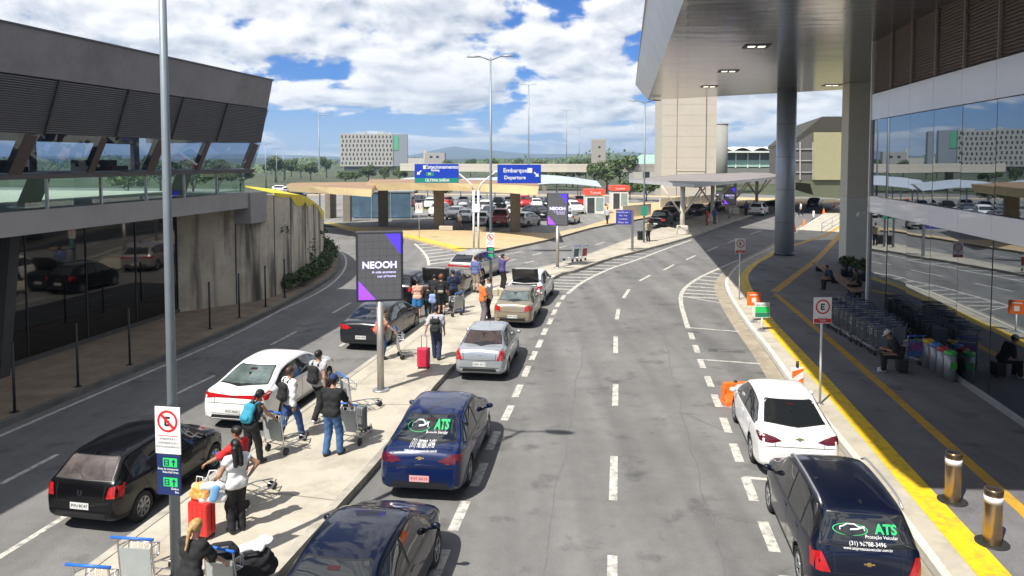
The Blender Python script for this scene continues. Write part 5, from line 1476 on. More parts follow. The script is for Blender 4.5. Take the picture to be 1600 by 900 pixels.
# rear lamp of the minivan sits high: done above.  Cars farther along
c, bv, s = make_car('suv', 'crossover', 'pale silver crossover turning right beside the tan island', 'car', PPAL, tail='bar', plate='QOB 7C21', badge='bar'); put(c, -2.0, 43.2, .42)
def open_lid(t, hinge_y, hinge_z, length, half, ang, mat, bvh, cav, name='open_tailgate'):
    mb = MB()
    n = 6
    pts = []
    for i in range(n + 1):
        q = i / n; a = ang + .5 * (q - .5)
        if i == 0: y, z = hinge_y, hinge_z
        else: y += -length / n * math.cos(a); z += length / n * math.sin(a)
        pts.append((y, z))
    vs = []
    for y, z in pts:
        for x in np.linspace(-half, half, 7): vs.append((x, y, z + .03 * (1 - (x / half) ** 2)))
    fs = [(i * 7 + k, i * 7 + k + 1, i * 7 + k + 8, i * 7 + k + 7) for i in range(n) for k in range(6)]
    mb.add(vs, fs, 0, True)
    o = mb.build(name, [TRIM, mat], t); sd = o.modifiers.new('solid', 'SOLIDIFY'); sd.thickness = .05; sd.material_offset = 0; sd.material_offset_rim = 1
    clean(decal(bvh, cav, 'rear', .011)).build('boot_opening', BLACK, t)
c, bv, s = make_car('sedan', 'sedan', 'white sedan with its boot lid raised in front of the beige sedan', 'car', PWHT, tail='wrap', plate='PYS 0A14', rim='alloy'); put(c, .98, 36.3, .21)
open_lid(c, -1.62, 1.10, .68, .62, 1.25, PWHT, bv, [(-.62, .72), (.62, .72), (.66, 1.0), (.6, 1.07), (-.6, 1.07), (-.66, 1.0)], 'open_boot_lid')
c, bv, s = make_car('hatch', 'hatchback', 'black hatchback double parked behind the first advertising screen', 'car', PBLK, tail='high', rim='cap', plate='OLV 9921', badge='round'); put(c, -5.0, 36.0, .2)
c, bv, s = make_car('longsedan', 'sedan', 'teal black car with raised boot lid where people unload luggage', 'car', PTEAL, tail='wrap', plate='PWK 2E06', badge='bar'); put(c, -3.25, 36.6, .2)
open_lid(c, -1.66, 1.09, .70, .66, 1.2, PTEAL, bv, [(-.66, .68), (.66, .68), (.7, .98), (.62, 1.05), (-.62, 1.05), (-.7, .98)], 'open_boot_lid')
# far row by the branching columns
GF = 'vehicles waiting along the far median'
c, bv, s = make_car('pickup', 'pickup_truck', 'black pickup truck seen from behind near the white column plinth', 'pickup truck', PBLK, tail='square', plate='RMG 5C70', badge='none', fancy=False, group=GF); pk = c; put(c, 15.3, 75.6, .42)
bx = MB().box(-.72, .72, -2.35, -1.0, .95, 1.085); bx.build('load_bed', BLACK, c)
c, bv, s = make_car('suv', 'sport_utility_vehicle', 'black four-wheel drive parked ahead of the black pickup', 'car', PBLK, tail='square', plate='QQA 8B13', badge='none', fancy=False, group=GF); suvb = c; put(c, 18.3, 84.5, .45)
def again(src, x, y, rz, lab, grp, mat=None):
    r = dup(src, (x, y, 0), -rz, lab, grp)
    if mat:
        for ch in r.children:
            if ch.name.startswith(('body', 'wing_mirror', 'door_handle')):
                ch.data = recol(ch.data, mat)
    return r
_rc = {}
def recol(me, mat):
    k = (me.name, mat.name)
    if k not in _rc:
        n = me.copy()
        if n.materials[0] != TRIM: n.materials[0] = mat
        _rc[k] = n
    return _rc[k]
hx, hbv, _ = make_car('hatch', 'hatchback', 'dark hatchback with open hatch farther along under the flat canopy', 'car', PGRY, tail='high', rim='steel', badge='none', fancy=False, group=GF); put(hx, 23.2, 92, .5)
ox, obv, _ = make_car('oldsedan', 'sedan', 'white car on the far road below the purple advertising screen', 'car', PWHT, tail='square', rim='steel', badge='none', fancy=False, group=GF); put(ox, 32.5, 116, .5)
again(suvb, 21.2, 95.5, .5, 'black four-wheel drive farthest from the pickup in the dark row', GF)
again(hx, 27.0, 97.5, .5, 'dark hatchback nearest the second branching column', GF)
p_ = G(1185, 334); again(suvb, 30.8, 92.0, .5, 'white four-wheel drive half hidden by the round column', GF, PWHT)
p_ = G(1265, 322); again(hx, 43.5, 106, .55, 'dark hatchback on the far right road beyond the cones', GF, PNAV)
# car park
GP = 'cars in the car park beyond the ring canopy'
rows = [  # px, ground row y, heading, source, paint, label
    (686, 337, 3.3, suvb, PWHT, 'white four-wheel drive left of the second canopy column in the car park'),
    (712, 342, 3.3, hx, PPAL, 'pale hatchback just right of the second canopy column'),
    (741, 336, 3.2, suvb, PGRY, 'graphite four-wheel drive midway between the canopy columns'),
    (759, 334, 3.2, pk, PWHT, 'white pickup behind the double sign pole'),
    (752, 353, 3.2, hx, PSIL, 'silver hatchback in the shade in front of the pole'),
    (783, 352, .1, pk, PRED, 'dark red pickup with open back in the shade between pole and right column'),
    (823, 353, .5, hx, PPAL, 'pale hatchback partly behind the right canopy column'),
    (840, 343, 2.6, suvb, PBLK, 'black four-wheel drive right of the right canopy column'),
    (894, 333, 2.8, suvb, PWHT, 'white four-wheel drive right of the second advertising screen'),
    (890, 349, .3, hx, PSIL, 'silver hatchback at the edge of the second advertising screen'),
    (672, 325, 3.1, ox, PWHT, 'white sedan in the middle row left'),
    (700, 322, 3.1, ox, PRED, 'red sedan in the rear rows of the car park'),
    (724, 322, 3.1, hx, PWHT, 'white hatchback in the rear rows behind the left sign'),
    (745, 321, 3.1, suvb, PSIL, 'silver four-wheel drive in the rear rows between the blue signs'),
    (778, 324, 3.1, hx, PBLK, 'black hatchback in the rear row right of the lamp'),
    (795, 322, 3.1, ox, PSIL, 'silver sedan in the rear row left of the right column'),
    (820, 323, 3.1, suvb, PRED, 'red four-wheel drive in the rear row behind the right column'),
    (838, 326, 3.1, ox, PWHT, 'white sedan in the rear row under the curved shade'),
    (857, 324, 3.1, hx, PGRY, 'graphite hatchback in the rear row left of the advertising screen'),
    (905, 321, 3.1, hx, PRED, 'red hatchback in the rear row left of the kiosk'),
    (640, 328, 3.1, hx, PBLK, 'black hatchback far left behind the thin sign pole'),
    (655, 322, 3.1, suvb, PBLK, 'black four-wheel drive at the far left end of the car park'),
    (872, 329, 3.1, ox, PBLK, 'black sedan behind the top of the advertising screen'),
    (765, 344, 3.2, suvb, PBLK, 'black four-wheel drive directly behind the lamp post'),
    (800, 340, 3.1, hx, PWHT, 'white hatchback in the front row left of the right column'),
    (728, 347, 3.2, ox, PSIL, 'silver sedan in the front row by the walking man'),
]
for px, py, rz, src, mat, lab in rows:
    x, y = G(px, py, .16); o = again(src, x, y, rz, lab, GP, mat); o.location.z = .16
# far lots on the left horizon
for px, py, mat, lab in [(440, 300, PWHT, 'white car in the far left lot just right of the deck corner'), (455, 303, PSIL, 'silver car in the far left lot before the tall lamp'), (470, 299, PGRY, 'graphite car in the far left lot behind the tall lamp'), (485, 303, PWHT, 'white car in the far left lot right of the tall lamp'), (462, 309, PBLK, 'black car nearest in the far left lot')]:
    x, y = G(px, py); again(hx, x, y, 1.5, lab, 'cars in the far left lot', mat)
# ================================================================== people
def nets(F, org, h):
    ins = F < 0
    nx, ny, nz = F.shape
    cnt = np.zeros((nx - 1, ny - 1, nz - 1), np.int8); acc = np.zeros((nx - 1, ny - 1, nz - 1, 3)); num = np.zeros((nx - 1, ny - 1, nz - 1))
    cs_ = [(i, j, k) for i in (0, 1) for j in (0, 1) for k in (0, 1)]
    def sl(c): return tuple(slice(c[a], F.shape[a] - 1 + c[a]) for a in range(3))
    for c in cs_: cnt += ins[sl(c)]
    act = (cnt > 0) & (cnt < 8)
    for a in cs_:
        for ax in range(3):
            if a[ax]: continue
            b = list(a); b[ax] = 1
            fa = F[sl(a)]; fb = F[sl(tuple(b))]
            ch = (fa < 0) != (fb < 0)
            t = np.where(ch, fa / np.where(ch, fa - fb, 1), 0)
            for q in range(3):
                acc[..., q] += np.where(ch, a[q] + (t if q == ax else 0), 0)
            num += ch
    idx = -np.ones(act.shape, int); idx[act] = np.arange(act.sum())
    g = np.argwhere(act); p = (g + acc[act] / num[act][:, None]) * h + np.array(org)
    quads = []
    for ax in range(3):
        b1, b2 = (ax + 1) % 3, (ax + 2) % 3
        s0 = [slice(None)] * 3; s1 = [slice(None)] * 3
        s0[ax] = slice(0, -1); s1[ax] = slice(1, None)
        ch = ins[tuple(s0)] != ins[tuple(s1)]
        e = np.argwhere(ch)
        e = e[(e[:, b1] > 0) & (e[:, b2] > 0) & (e[:, b1] < F.shape[b1] - 1) & (e[:, b2] < F.shape[b2] - 1)]
        if not len(e): continue
        def cell(d1, d2):
            c = e.copy(); c[:, b1] -= d1; c[:, b2] -= d2
            return idx[c[:, 0], c[:, 1], c[:, 2]]
        q = np.stack([cell(1, 1), cell(0, 1), cell(0, 0), cell(1, 0)], 1)
        fl = ins[e[:, 0], e[:, 1], e[:, 2]]
        q = np.where(fl[:, None], q, q[:, ::-1])
        quads.append(q[(q >= 0).all(1)])
    return p, np.concatenate(quads) if quads else np.zeros((0, 4), int)
class Cap:
    def __init__(s, a, b, r0, r1=None, flat=None, f=1.0):
        s.a = np.array(a, float); s.b = np.array(b, float); s.r0 = r0; s.r1 = r0 if r1 is None else r1
        s.flat = None if flat is None else np.array(flat, float); s.f = f
    def d(s, X, gro=0.0):
        ab = s.b - s.a; L = max(ab @ ab, 1e-9)
        t = np.clip(((X - s.a) @ ab) / L, 0, 1)
        D = X - s.a - t[..., None] * ab
        if s.flat is not None:
            c = D @ s.flat; D = D + c[..., None] * s.flat * (1 / s.f - 1)
        return np.sqrt((D * D).sum(-1)) - (s.r0 + (s.r1 - s.r0) * t) - gro
def smin(a, b, k):
    h = np.clip(.5 + .5 * (b - a) / k, 0, 1)
    return b + (a - b) * h - k * h * (1 - h)
def mesh_caps(caps, h, k=.03, gro=0.0, cut=None, noise=0.0):
    lo = np.min([np.minimum(c.a, c.b) - max(c.r0, c.r1) for c in caps], 0) - gro - 2.5 * h
    hi = np.max([np.maximum(c.a, c.b) + max(c.r0, c.r1) for c in caps], 0) + gro + 2.5 * h
    n = np.ceil((hi - lo) / h).astype(int) + 1
    ax = [lo[i] + h * np.arange(n[i]) for i in range(3)]
    X = np.stack(np.meshgrid(*ax, indexing='ij'), -1)
    F = None
    for c in caps:
        d = c.d(X, gro); F = d if F is None else smin(F, d, k)
    if noise:
        F = F + noise * (np.sin(X[..., 2] * 38 + 3 * X[..., 0]) * np.sin(X[..., 0] * 31 + X[..., 1] * 17))
    if cut is not None: F = np.maximum(F, cut(X))
    p, q = nets(F, lo, h)
    return MB().add([tuple(v) for v in p], [list(map(int, f)) for f in q], 0, True)
def ik(a, b, l1, l2, pole):
    a = Vector(a); b = Vector(b); d = b - a; L = min(d.length, (l1 + l2) * .995); dn = d.normalized()
    x = (l1 * l1 - l2 * l2 + L * L) / (2 * L); hh = math.sqrt(max(l1 * l1 - x * x, 0))
    p = Vector(pole); p = p - dn * p.dot(dn)
    if p.length < 1e-4: p = Vector((0, 1, 0)) - dn * dn.y
    return a + dn * x + p.normalized() * hh, a + dn * L
SKINS = [M('skin_light', (.50, .30, .21), .55, var=.05), M('skin_tan', (.36, .20, .125), .55, var=.05), M('skin_brown', (.20, .105, .065), .55, var=.05)]
HAIRD = M('hair_black', (.012, .009, .008), .5, var=.3, vs=30); HAIRB = M('hair_brown', (.06, .03, .016), .5, var=.3, vs=30); HAIRR = M('hair_auburn', (.16, .05, .02), .5, var=.3, vs=30); HAIRY = M('hair_blonde', (.42, .26, .09), .5, var=.4, vs=25)
EYE = M('eye_dark', (.01, .008, .008), .2, var=0); LIP = M('lip_red', (.32, .10, .08), .5, var=0)
def cloth(name, c, r=.85): return M(name, c, r, var=.14, vs=7, bump=.3, bs=22)
PEOPLE = 'people along the median'
def person(label, x, y, z, rz, h=1.72, fem=False, lean=0, lh=None, rh=None, lf=None, rf=None, sit=None, turn=0, nod=0, skin=0,
           top=None, sleeve=.55, hem=.86, bottom=None, legs=1.0, skirt=None, shoe=None, hair=None, style='short', cap=None, res=.022, group=None, lpole=None, rpole=None):
    S = h / 1.72
    sk = SKINS[skin]
    t = thing('person', label, 'person', (x, y, z), rz, group)
    P0 = Vector((0, 0, .955 if sit is None else sit + .10))
    if sit is not None and lf is None: lf, rf = (-.10, .46, .09), (.12, .40, .09)
    Rl = Matrix.Rotation(-math.radians(lean), 3, 'X')
    sw = .165 if fem else .19
    def U(v): return P0 + Rl @ Vector(v)
    chest = U((0, 0, .34)); nb = U((0, -.01, .52)); hc = nb + Rl @ Vector((0, .035, .145))
    lf = lf or (-.10, 0, .085); rf = rf or (.10, .02, .085)
    lh = lh or (-.27, .05, .80); rh = rh or (.27, .05, .80)
    fl = Rl @ Vector((0, 1, 0)); FLv = tuple(fl)
    torso = [Cap(U((-.085, 0, .34)), U((.085, 0, .34)), .125 if not fem else .112, flat=FLv, f=.80), Cap(U((-.06, 0, .17)), U((.06, 0, .17)), .115 if not fem else .095, flat=FLv, f=.80),
             Cap(U((-sw + .05, -.005, .455)), U((sw - .05, -.005, .455)), .068, flat=FLv, f=.9)]
    hipc = [Cap(P0 + Vector((-.06, -.01, 0)), P0 + Vector((.06, -.01, 0)), .125 if not fem else .132, flat=(0, 1, 0), f=.86)]
    if fem: torso.append(Cap(U((-.07, .075, .33)), U((.07, .075, .33)), .06))
    neck = [Cap(nb - Rl @ Vector((0, 0, .04)), hc - Vector((0, 0, .07)), .055, .050)]
    arms = []; up = []; hands = []
    for sx, tgt, pole in ((-1, lh, lpole), (1, rh, rpole)):
        sh = U((sx * sw, -.005, .455)); el, wr = ik(sh, tgt, .29, .26, pole or (sx * .5, -.8, -.2))
        up.append((sh, el)); arms += [Cap(sh, el, .052, .041), Cap(el, wr, .041, .029)]
        hands.append((el, wr, sx))
    leg = []; legsj = []
    for sx, f in ((-1, lf), (1, rf)):
        hp = P0 + Vector((sx * .09, 0, -.035)); kn, an = ik(hp, f, .425, .43, (sx * .1, 1, .1 if sit is None else .8))
        legsj.append((hp, kn, an)); leg += [Cap(hp, kn, .083, .058), Cap(kn, an, .055, .036), Cap(kn + (an - kn) * .25, kn + (an - kn) * .35 + Vector((0, -.02, 0)), .054, .05)]
    foot = [Cap(an + Vector((0, -.03, -.045)), an + Vector((.012 * sx, .13, -.055)), .038, .03) for (_, _, an), sx in zip(legsj, (-1, 1))]
    body = mesh_caps(torso + hipc + neck + arms + leg + foot, res, .035)
    # hands: palm, four curled fingers and a thumb
    for el, wr, sx in hands:
        d = (wr - el).normalized()
        pn = Vector((-sx, .25, 0)); pn = (pn - d * pn.dot(d)).normalized()
        if abs(d.z) < .75: pn = Vector((0, 0, -1)); pn = (pn - d * pn.dot(d)).normalized()
        ac = d.cross(pn) * (1 if d.cross(pn).y > 0 or abs(d.cross(pn).y) < .2 else -1)
        hcaps = [Cap(wr - d * .02, wr + d * .03, .026, .030, tuple(pn), .6)]
        for k, (o, ln) in enumerate([(-.030, .062), (-.010, .072), (.011, .075), (.031, .068)]):
            b0 = wr + d * .03 + ac * (o * .6); b1 = wr + d * .088 + ac * o
            hcaps.append(Cap(b0, b1, .014, .0115))
            k1 = b1 + (d * .8 + pn * .6).normalized() * ln * .5; k2 = k1 + (d * .25 + pn).normalized() * ln * .5
            hcaps += [Cap(b1, k1, .0095, .009), Cap(k1, k2, .009, .0075)]
        tb = wr + d * .03 + ac * .024; t1 = tb + (ac * .7 + d * .6 + pn * .3).normalized() * .042; t2 = t1 + (d * .8 + pn * .5).normalized() * .032
        hcaps += [Cap(tb, t1, .013, .011), Cap(t1, t2, .011, .0085)]
        body.join(mesh_caps(hcaps, .0075 if res < .025 else .011, .008))
    # head with jaw, nose, ears, eyes, mouth
    Rh = Rl @ Matrix.Rotation(math.radians(turn), 3, 'Z') @ Matrix.Rotation(-math.radians(nod), 3, 'X')
    Rh = Matrix.Rotation(math.radians(turn), 3, 'Z') @ Matrix.Rotation(-math.radians(nod + lean * .5), 3, 'X')
    def Hd(v): return hc + Rh @ Vector(v)
    fx = tuple(Rh @ Vector((1, 0, 0)))
    head = [Cap(Hd((0, -.015, .035)), Hd((0, .015, .03)), .088, .084, fx, .86), Cap(Hd((0, .028, -.06)), Hd((0, .045, -.075)), .055, .042, fx, .95), Cap(Hd((0, .09, .005)), Hd((0, .108, -.018)), .009, .014), Cap(Hd((-.078, -.005, -.01)), Hd((-.080, -.01, .02)), .014, None, fx, .5), Cap(Hd((.078, -.005, -.01)), Hd((.080, -.01, .02)), .014, None, fx, .5), Cap(hc - Vector((0, 0, .04)), hc - Vector((0, .01, .11)), .05)]
    body.join(mesh_caps(head, .0125 if res < .025 else .016, .02))
    for sx in (-1, 1): body.ell(Hd((sx * .031, .083, .018)), (.013, .008, .008), 8, 6, 1)
    body.ell(Hd((0, .083, -.058)), (.022, .009, .006), 8, 6, 2)
    def fin(mb): mb.v = [(a * S, b * S, c * S) for a, b, c in mb.v]; return mb
    fin(body).build('body', [sk, EYE, LIP], t)
    # hair
    hr = hair or HAIRD
    hcap = [Cap(Hd((0, -.025, .045)), Hd((0, .0, .052)), .098, .094, fx, .88)]
    face = lambda X: -(((X - np.array(Hd((0, .125, -.015)))) ** 2).sum(-1) ** .5 - .105)
    if style == 'long': hcap += [Cap(Hd((-.04, -.07, -.02)), U((-.05, -.10, .36)), .062, .05), Cap(Hd((.04, -.07, -.02)), U((.05, -.10, .36)), .062, .05)]
    if style == 'pony': hcap += [Cap(Hd((0, -.10, .03)), Hd((0, -.13, .02)), .03), Cap(Hd((0, -.13, .02)), U((0, -.15, .40)), .034, .016)]
    if style == 'bun': hcap += [Cap(Hd((0, -.10, .06)), Hd((0, -.12, .07)), .045)]
    if style == 'curly': hcap = [Cap(Hd((0, -.03, .045)), Hd((0, 0, .06)), .118, .110)]
    cutz = (lambda X: np.maximum(face(X), -((X - np.array(Hd((0, 0, -.055)))) @ np.array(Rh @ Vector((0, 0, 1)))))) if style in ('short', 'curly', 'bun') else face
    fin(mesh_caps(hcap, .0125 if res < .025 else .018, .02, 0, cutz, .003)).build('hair', hr, t)
    if cap:
        cc = [Cap(Hd((0, -.015, .06)), Hd((0, .01, .06)), .103, .10, fx, .90)]
        m_ = mesh_caps(cc, .0125, .02, 0, lambda X: -((X - np.array(Hd((0, 0, .05)))) @ np.array(Rh @ Vector((0, 0, 1)))))
        m_.join(mesh_caps([Cap(Hd((0, .07, .052)), Hd((0, .15, .045)), .065, .055, tuple(Rh @ Vector((0, 0, 1))), .14)], .0125, .01))
        fin(m_).build('cap', cap, t)
    # clothes
    if top:
        sl_ = [Cap(a, a + (b - a) * min(1, sleeve / .55 if sleeve <= .55 else 1), .056, .05) for a, b in up] if sleeve > .05 else []
        if sleeve > .6: sl_ += [Cap(e, e + (w - e) * .93, .045, .036) for e, w, _ in hands]
        hz_ = P0.z + (hem - .955)
        nrm = np.array(Rl @ Vector((0, 0, 1))); o = np.array(P0 + Rl @ Vector((0, 0, hem - .955)))
        o2 = np.array(U((0, 0, .525)))
        fin(mesh_caps(torso + hipc + sl_, res, .03, .027, lambda X: np.maximum(-((X - o) @ nrm), (X - o2) @ nrm), .007)).build('shirt', top, t)
    if bottom:
        lg = []
        for hp, kn, an in legsj:
            if legs > .95: lg += [Cap(hp, kn, .086, .066), Cap(kn, an + Vector((0, 0, .0)), .064, .052)]
            else:
                lg += [Cap(hp, hp + (kn - hp) * min(1, legs / .5), .09, .078)]
        tp = P0.z - .01; 
        if skirt:
            for hp, kn, an in legsj: lg += [Cap(hp + Vector((0, 0, .03)), hp + (kn - hp) * skirt, .11, .135)]
        fin(mesh_caps(hipc + lg, res, .03, .021, lambda X: X[..., 2] - tp, .006)).build('trousers' if not skirt else 'skirt', bottom, t)
    if shoe:
        for (_, _, an), sx in zip(legsj, (-1, 1)):
            fin(mesh_caps([Cap(an + Vector((0, -.035, -.045)), an + Vector((.012 * sx, .15, -.05)), .046, .038), Cap(an + Vector((0, -.01, .0)), an + Vector((0, 0, -.03)), .05)], .014 if res < .025 else .02, .02, 0, lambda X, q=an.z - .083: q - X[..., 2])).build('shoe', shoe, t)
    return t
BAGBLK = cloth('bag_black', (.014, .014, .016)); 
def backpack(label, x, y, z, rz, mat, lean=0, w=.31, hgt=.46, dz=1.06, sc=1.0, pocket=None):
    t = thing('backpack', label, 'backpack', (x, y, z), rz)
    Rm = Matrix.Translation((0, 0, .955)) @ Matrix.Rotation(-math.radians(lean), 4, 'X') @ Matrix.Translation((0, 0, -.955))
    mb = mesh_caps([Cap((-w / 2 + .09, -.19, dz), (w / 2 - .09, -.19, dz), .10, flat=(0, 1, 0), f=.8), Cap((-w / 2 + .09, -.18, dz + hgt - .2), (w / 2 - .09, -.18, dz + hgt - .2), .10, flat=(0, 1, 0), f=.75), Cap((-w / 2 + .1, -.19, dz + .1), (w / 2 - .1, -.19, dz + .1), .105, flat=(0, 1, 0), f=.8)], .022, .06, 0, None, .004)
    mb.xf(Rm).build('bag', mat, t)
    mesh_caps([Cap((-.06, -.27, dz + .02), (.06, -.27, dz + .02), .07, flat=(0, 1, 0), f=.6)], .02, .05).xf(Rm).build('front_pocket', pocket or mat, t)
    for sx in (-1, 1):
        MB().tube([Rm @ Vector(p) for p in [(sx * .09, -.13, 1.42), (sx * .11, -.05, 1.485), (sx * .115, .07, 1.44), (sx * .13, .125, 1.30), (sx * .15, .06, 1.10), (sx * .13, -.10, 1.06)]], .018, 6).build('strap', mat, t)
    t.scale = (sc,) * 3
    return t
NAVYJ = cloth('denim_blue', (.03, .075, .20)); DJEAN = cloth('denim_dark', (.02, .03, .075)); BLKC = cloth('cloth_black', (.012, .012, .013)); WHTC = cloth('cloth_white', (.72, .72, .72)); REDC = cloth('cloth_red', (.55, .02, .02)); GRYC = cloth('cloth_grey', (.42, .42, .44)); ORGC = cloth('cloth_orange', (.72, .17, .03)); KHAKI = cloth('cloth_khaki', (.36, .31, .24)); GRYT = cloth('trouser_grey', (.16, .145, .16)); PURP = cloth('plaid_purple', (.08, .06, .20)); BLUS = cloth('shirt_slate_blue', (.11, .14, .30)); TEALC = cloth('bag_teal', (.03, .26, .38)); CREAMC = cloth('cloth_cream', (.66, .60, .46)); BLUSK = cloth('skirt_bright_blue', (.03, .20, .46))
SHB = M('shoe_black', (.015, .014, .014), .5); SHW = M('shoe_white', (.7, .7, .68), .6); SHBR = M('shoe_brown', (.14, .055, .03), .6)
ZM = .154
def pp(px, py): return G(px, py, ZM)
# foreground group on the median
person('blonde woman in a black top seen from behind at the bottom edge', -4.50, 10.05, ZM, -.35, 1.62, True, lean=10, lh=(-.15, .42, 1.0), rh=(.25, .42, 1.0), skin=0, top=BLKC, sleeve=.5, bottom=BLKC, shoe=SHB, hair=HAIRY, style='pony', res=.019)
person('dark-haired woman in a white sleeveless top and black trousers with hand on hip', -4.95, 13.0, ZM, .75, 1.66, True, lh=(-.30, .22, 1.02), rh=(.24, -.02, 1.02), rpole=(1, -.3, 0), skin=1, top=WHTC, sleeve=.1, bottom=BLKC, shoe=SHB, hair=HAIRD, style='long', res=.019)
person('person in a red shirt reaching out towards the black hatchback', -5.12, 13.55, ZM, 1.3, 1.7, lh=(-.30, .45, 1.12), rh=(.2, .45, 1.15), skin=1, top=REDC, sleeve=.5, bottom=BLKC, shoe=SHB, hair=HAIRD, nod=12, res=.019)
person('woman with a black cap leaning forward as she pushes a cart', -5.72, 15.9, ZM - .0, -.45, 1.63, True, lean=24, lh=(-.2, .55, .98), rh=(.2, .55, .98), lf=(-.1, -.15, .1), rf=(.1, .18, .085), skin=1, top=BLKC, sleeve=.0, bottom=BLKC, shoe=SHB, hair=HAIRD, style='pony', cap=BLKC, res=.019, nod=5)
backpack('teal blue backpack on the woman with the black cap', -5.72, 15.9, ZM, -.45, TEALC, 24, sc=.95)
person('young man in a white long-sleeved shirt and bright blue jeans walking', -5.33, 17.45, ZM, -.75, 1.72, lh=(-.24, .12, .80), rh=(.26, -.05, .82), lf=(-.09, -.24, .10), rf=(.10, .26, .085), skin=1, top=WHTC, sleeve=1, bottom=NAVYJ, shoe=SHBR, hair=HAIRB, res=.019)
backpack('black backpack on the man in the white shirt', -5.33, 17.45, ZM, -.75, BAGBLK)
person('man in a grey sleeveless shirt and black trousers striding beside the white sedan', -4.98, 18.75, ZM, -.5, 1.78, lh=(-.26, .18, .84), rh=(.28, -.08, .84), lf=(-.09, .24, .085), rf=(.10, -.26, .12), skin=1, top=GRYC, sleeve=.12, bottom=BLKC, shoe=SHW, hair=HAIRD, res=.019)
backpack('large black backpack on the man in the grey sleeveless shirt', -4.98, 18.75, ZM, -.5, BAGBLK, sc=1.03)
person('stocky man in a black T-shirt, blue jeans and dark blue cap pushing a loaded cart', -4.08, 16.45, ZM, -.32, 1.80, lean=6, lh=(-.2, .42, 1.0), rh=(.22, .42, 1.0), lf=(-.12, -.06, .085), rf=(.12, .12, .085), skin=1, top=BLKC, sleeve=.5, bottom=cloth('denim_washed', (.05, .12, .27)), shoe=SHB, hair=HAIRD, cap=cloth('cap_blue', (.015, .03, .10)), res=.019)
person('woman in blue jeans behind the first advertising screen pole', -4.40, 24.55, ZM, -1.25, 1.66, True, lean=8, lh=(-.2, .45, 1.0), rh=(.2, .45, 1.0), skin=0, top=cloth('top_peach', (.62, .33, .22)), sleeve=.3, bottom=NAVYJ, shoe=SHB, hair=HAIRB, style='bun')
backpack('pink and orange backpack behind the screen pole', -4.40, 24.55, ZM, -1.25, cloth('bag_pink', (.55, .14, .10)), 8, sc=.9)
person('man walking away in dark jeans pulling the bright red suitcase', -2.55, 24.6, ZM, -.1, 1.76, lh=(-.34, -.18, .86), rh=(.27, .08, .82), lf=(-.09, .14, .085), rf=(.10, -.12, .09), skin=1, top=GRYC, sleeve=.45, bottom=DJEAN, shoe=SHB, hair=HAIRD)
backpack('black backpack on the man pulling the red suitcase', -2.55, 24.6, ZM, -.1, BAGBLK, w=.34, hgt=.52, dz=1.0)
person('woman in a bright blue skirt and pink top standing behind the open boot', -4.1, 31.8, 0, .1, 1.64, True, skin=0, top=cloth('top_pink', (.65, .36, .28)), sleeve=.1, bottom=BLUSK, legs=.2, skirt=.75, shoe=SHBR, hair=HAIRD, lh=(-.18, .3, 1.0), rh=(.18, .3, 1.0))
person('child in dark clothes beside the woman in the blue skirt', -3.66, 32.0, 0, .3, 1.35, skin=1, top=BLKC, sleeve=.5, bottom=BLKC, shoe=SHB, hair=HAIRB)
person('red-haired woman in black with a patterned backpack near the raised boot', -3.05, 31.6, ZM, 0, 1.74, True, skin=0, top=BLKC, sleeve=.5, bottom=BLKC, legs=.5, shoe=SHB, hair=HAIRR, style='curly', lh=(-.3, .1, .85), rh=(.28, .2, .95))
backpack('black backpack with a pale pattern near the raised boot', -3.05, 31.6, ZM, 0, BAGBLK, pocket=cloth('pocket_pattern', (.30, .28, .25)))
x, y = pp(743, 457); person('bald man in a slate blue shirt and khaki shorts by the lamp post', x, y, ZM, -.6, 1.84, skin=0, top=BLUS, sleeve=.5, bottom=KHAKI, legs=.5, shoe=SHB, hair=HAIRB, lh=(-.27, .0, .8), rh=(.27, .1, .8))
x, y = pp(785, 451); person('man in a purple plaid shirt holding a phone to his ear', x, y, ZM, -1.0, 1.78, skin=1, top=PURP, sleeve=.5, bottom=BLKC, shoe=SHB, hair=HAIRD, rh=(.16, .06, 1.62), rpole=(1, .3, -.6), lh=(-.26, .05, .82))
x, y = pp(754, 503); person('man in an orange shirt and grey trousers beside the beige sedan', x, y, ZM, -1.2, 1.72, skin=1, top=ORGC, sleeve=.5, bottom=GRYT, shoe=SHB, hair=HAIRD, style='curly', lh=(-.2, .25, 1.0), rh=(.2, .25, 1.0))
x, y = pp(765, 499); person('person in a white shirt and black trousers next to the orange shirt', x, y, ZM, 1.4, 1.74, skin=1, top=WHTC, sleeve=1, bottom=BLKC, shoe=SHW, hair=HAIRB, lh=(-.2, .3, 1.0), rh=(.2, .3, 1.0))
person('man in a black jacket bending to the luggage between the dark cars', -3.45, 32.9, 0, .2, 1.74, lean=28, skin=1, top=BLKC, sleeve=1, bottom=DJEAN, shoe=SHB, lh=(-.2, .45, .75), rh=(.2, .45, .75))
person('tall person in a dark shirt standing right of the raised boot', -2.62, 32.6, ZM, .6, 1.80, skin=1, top=DJEAN, sleeve=.5, bottom=BLKC, shoe=SHB, lh=(-.25, .1, .85), rh=(.26, .2, 1.0))
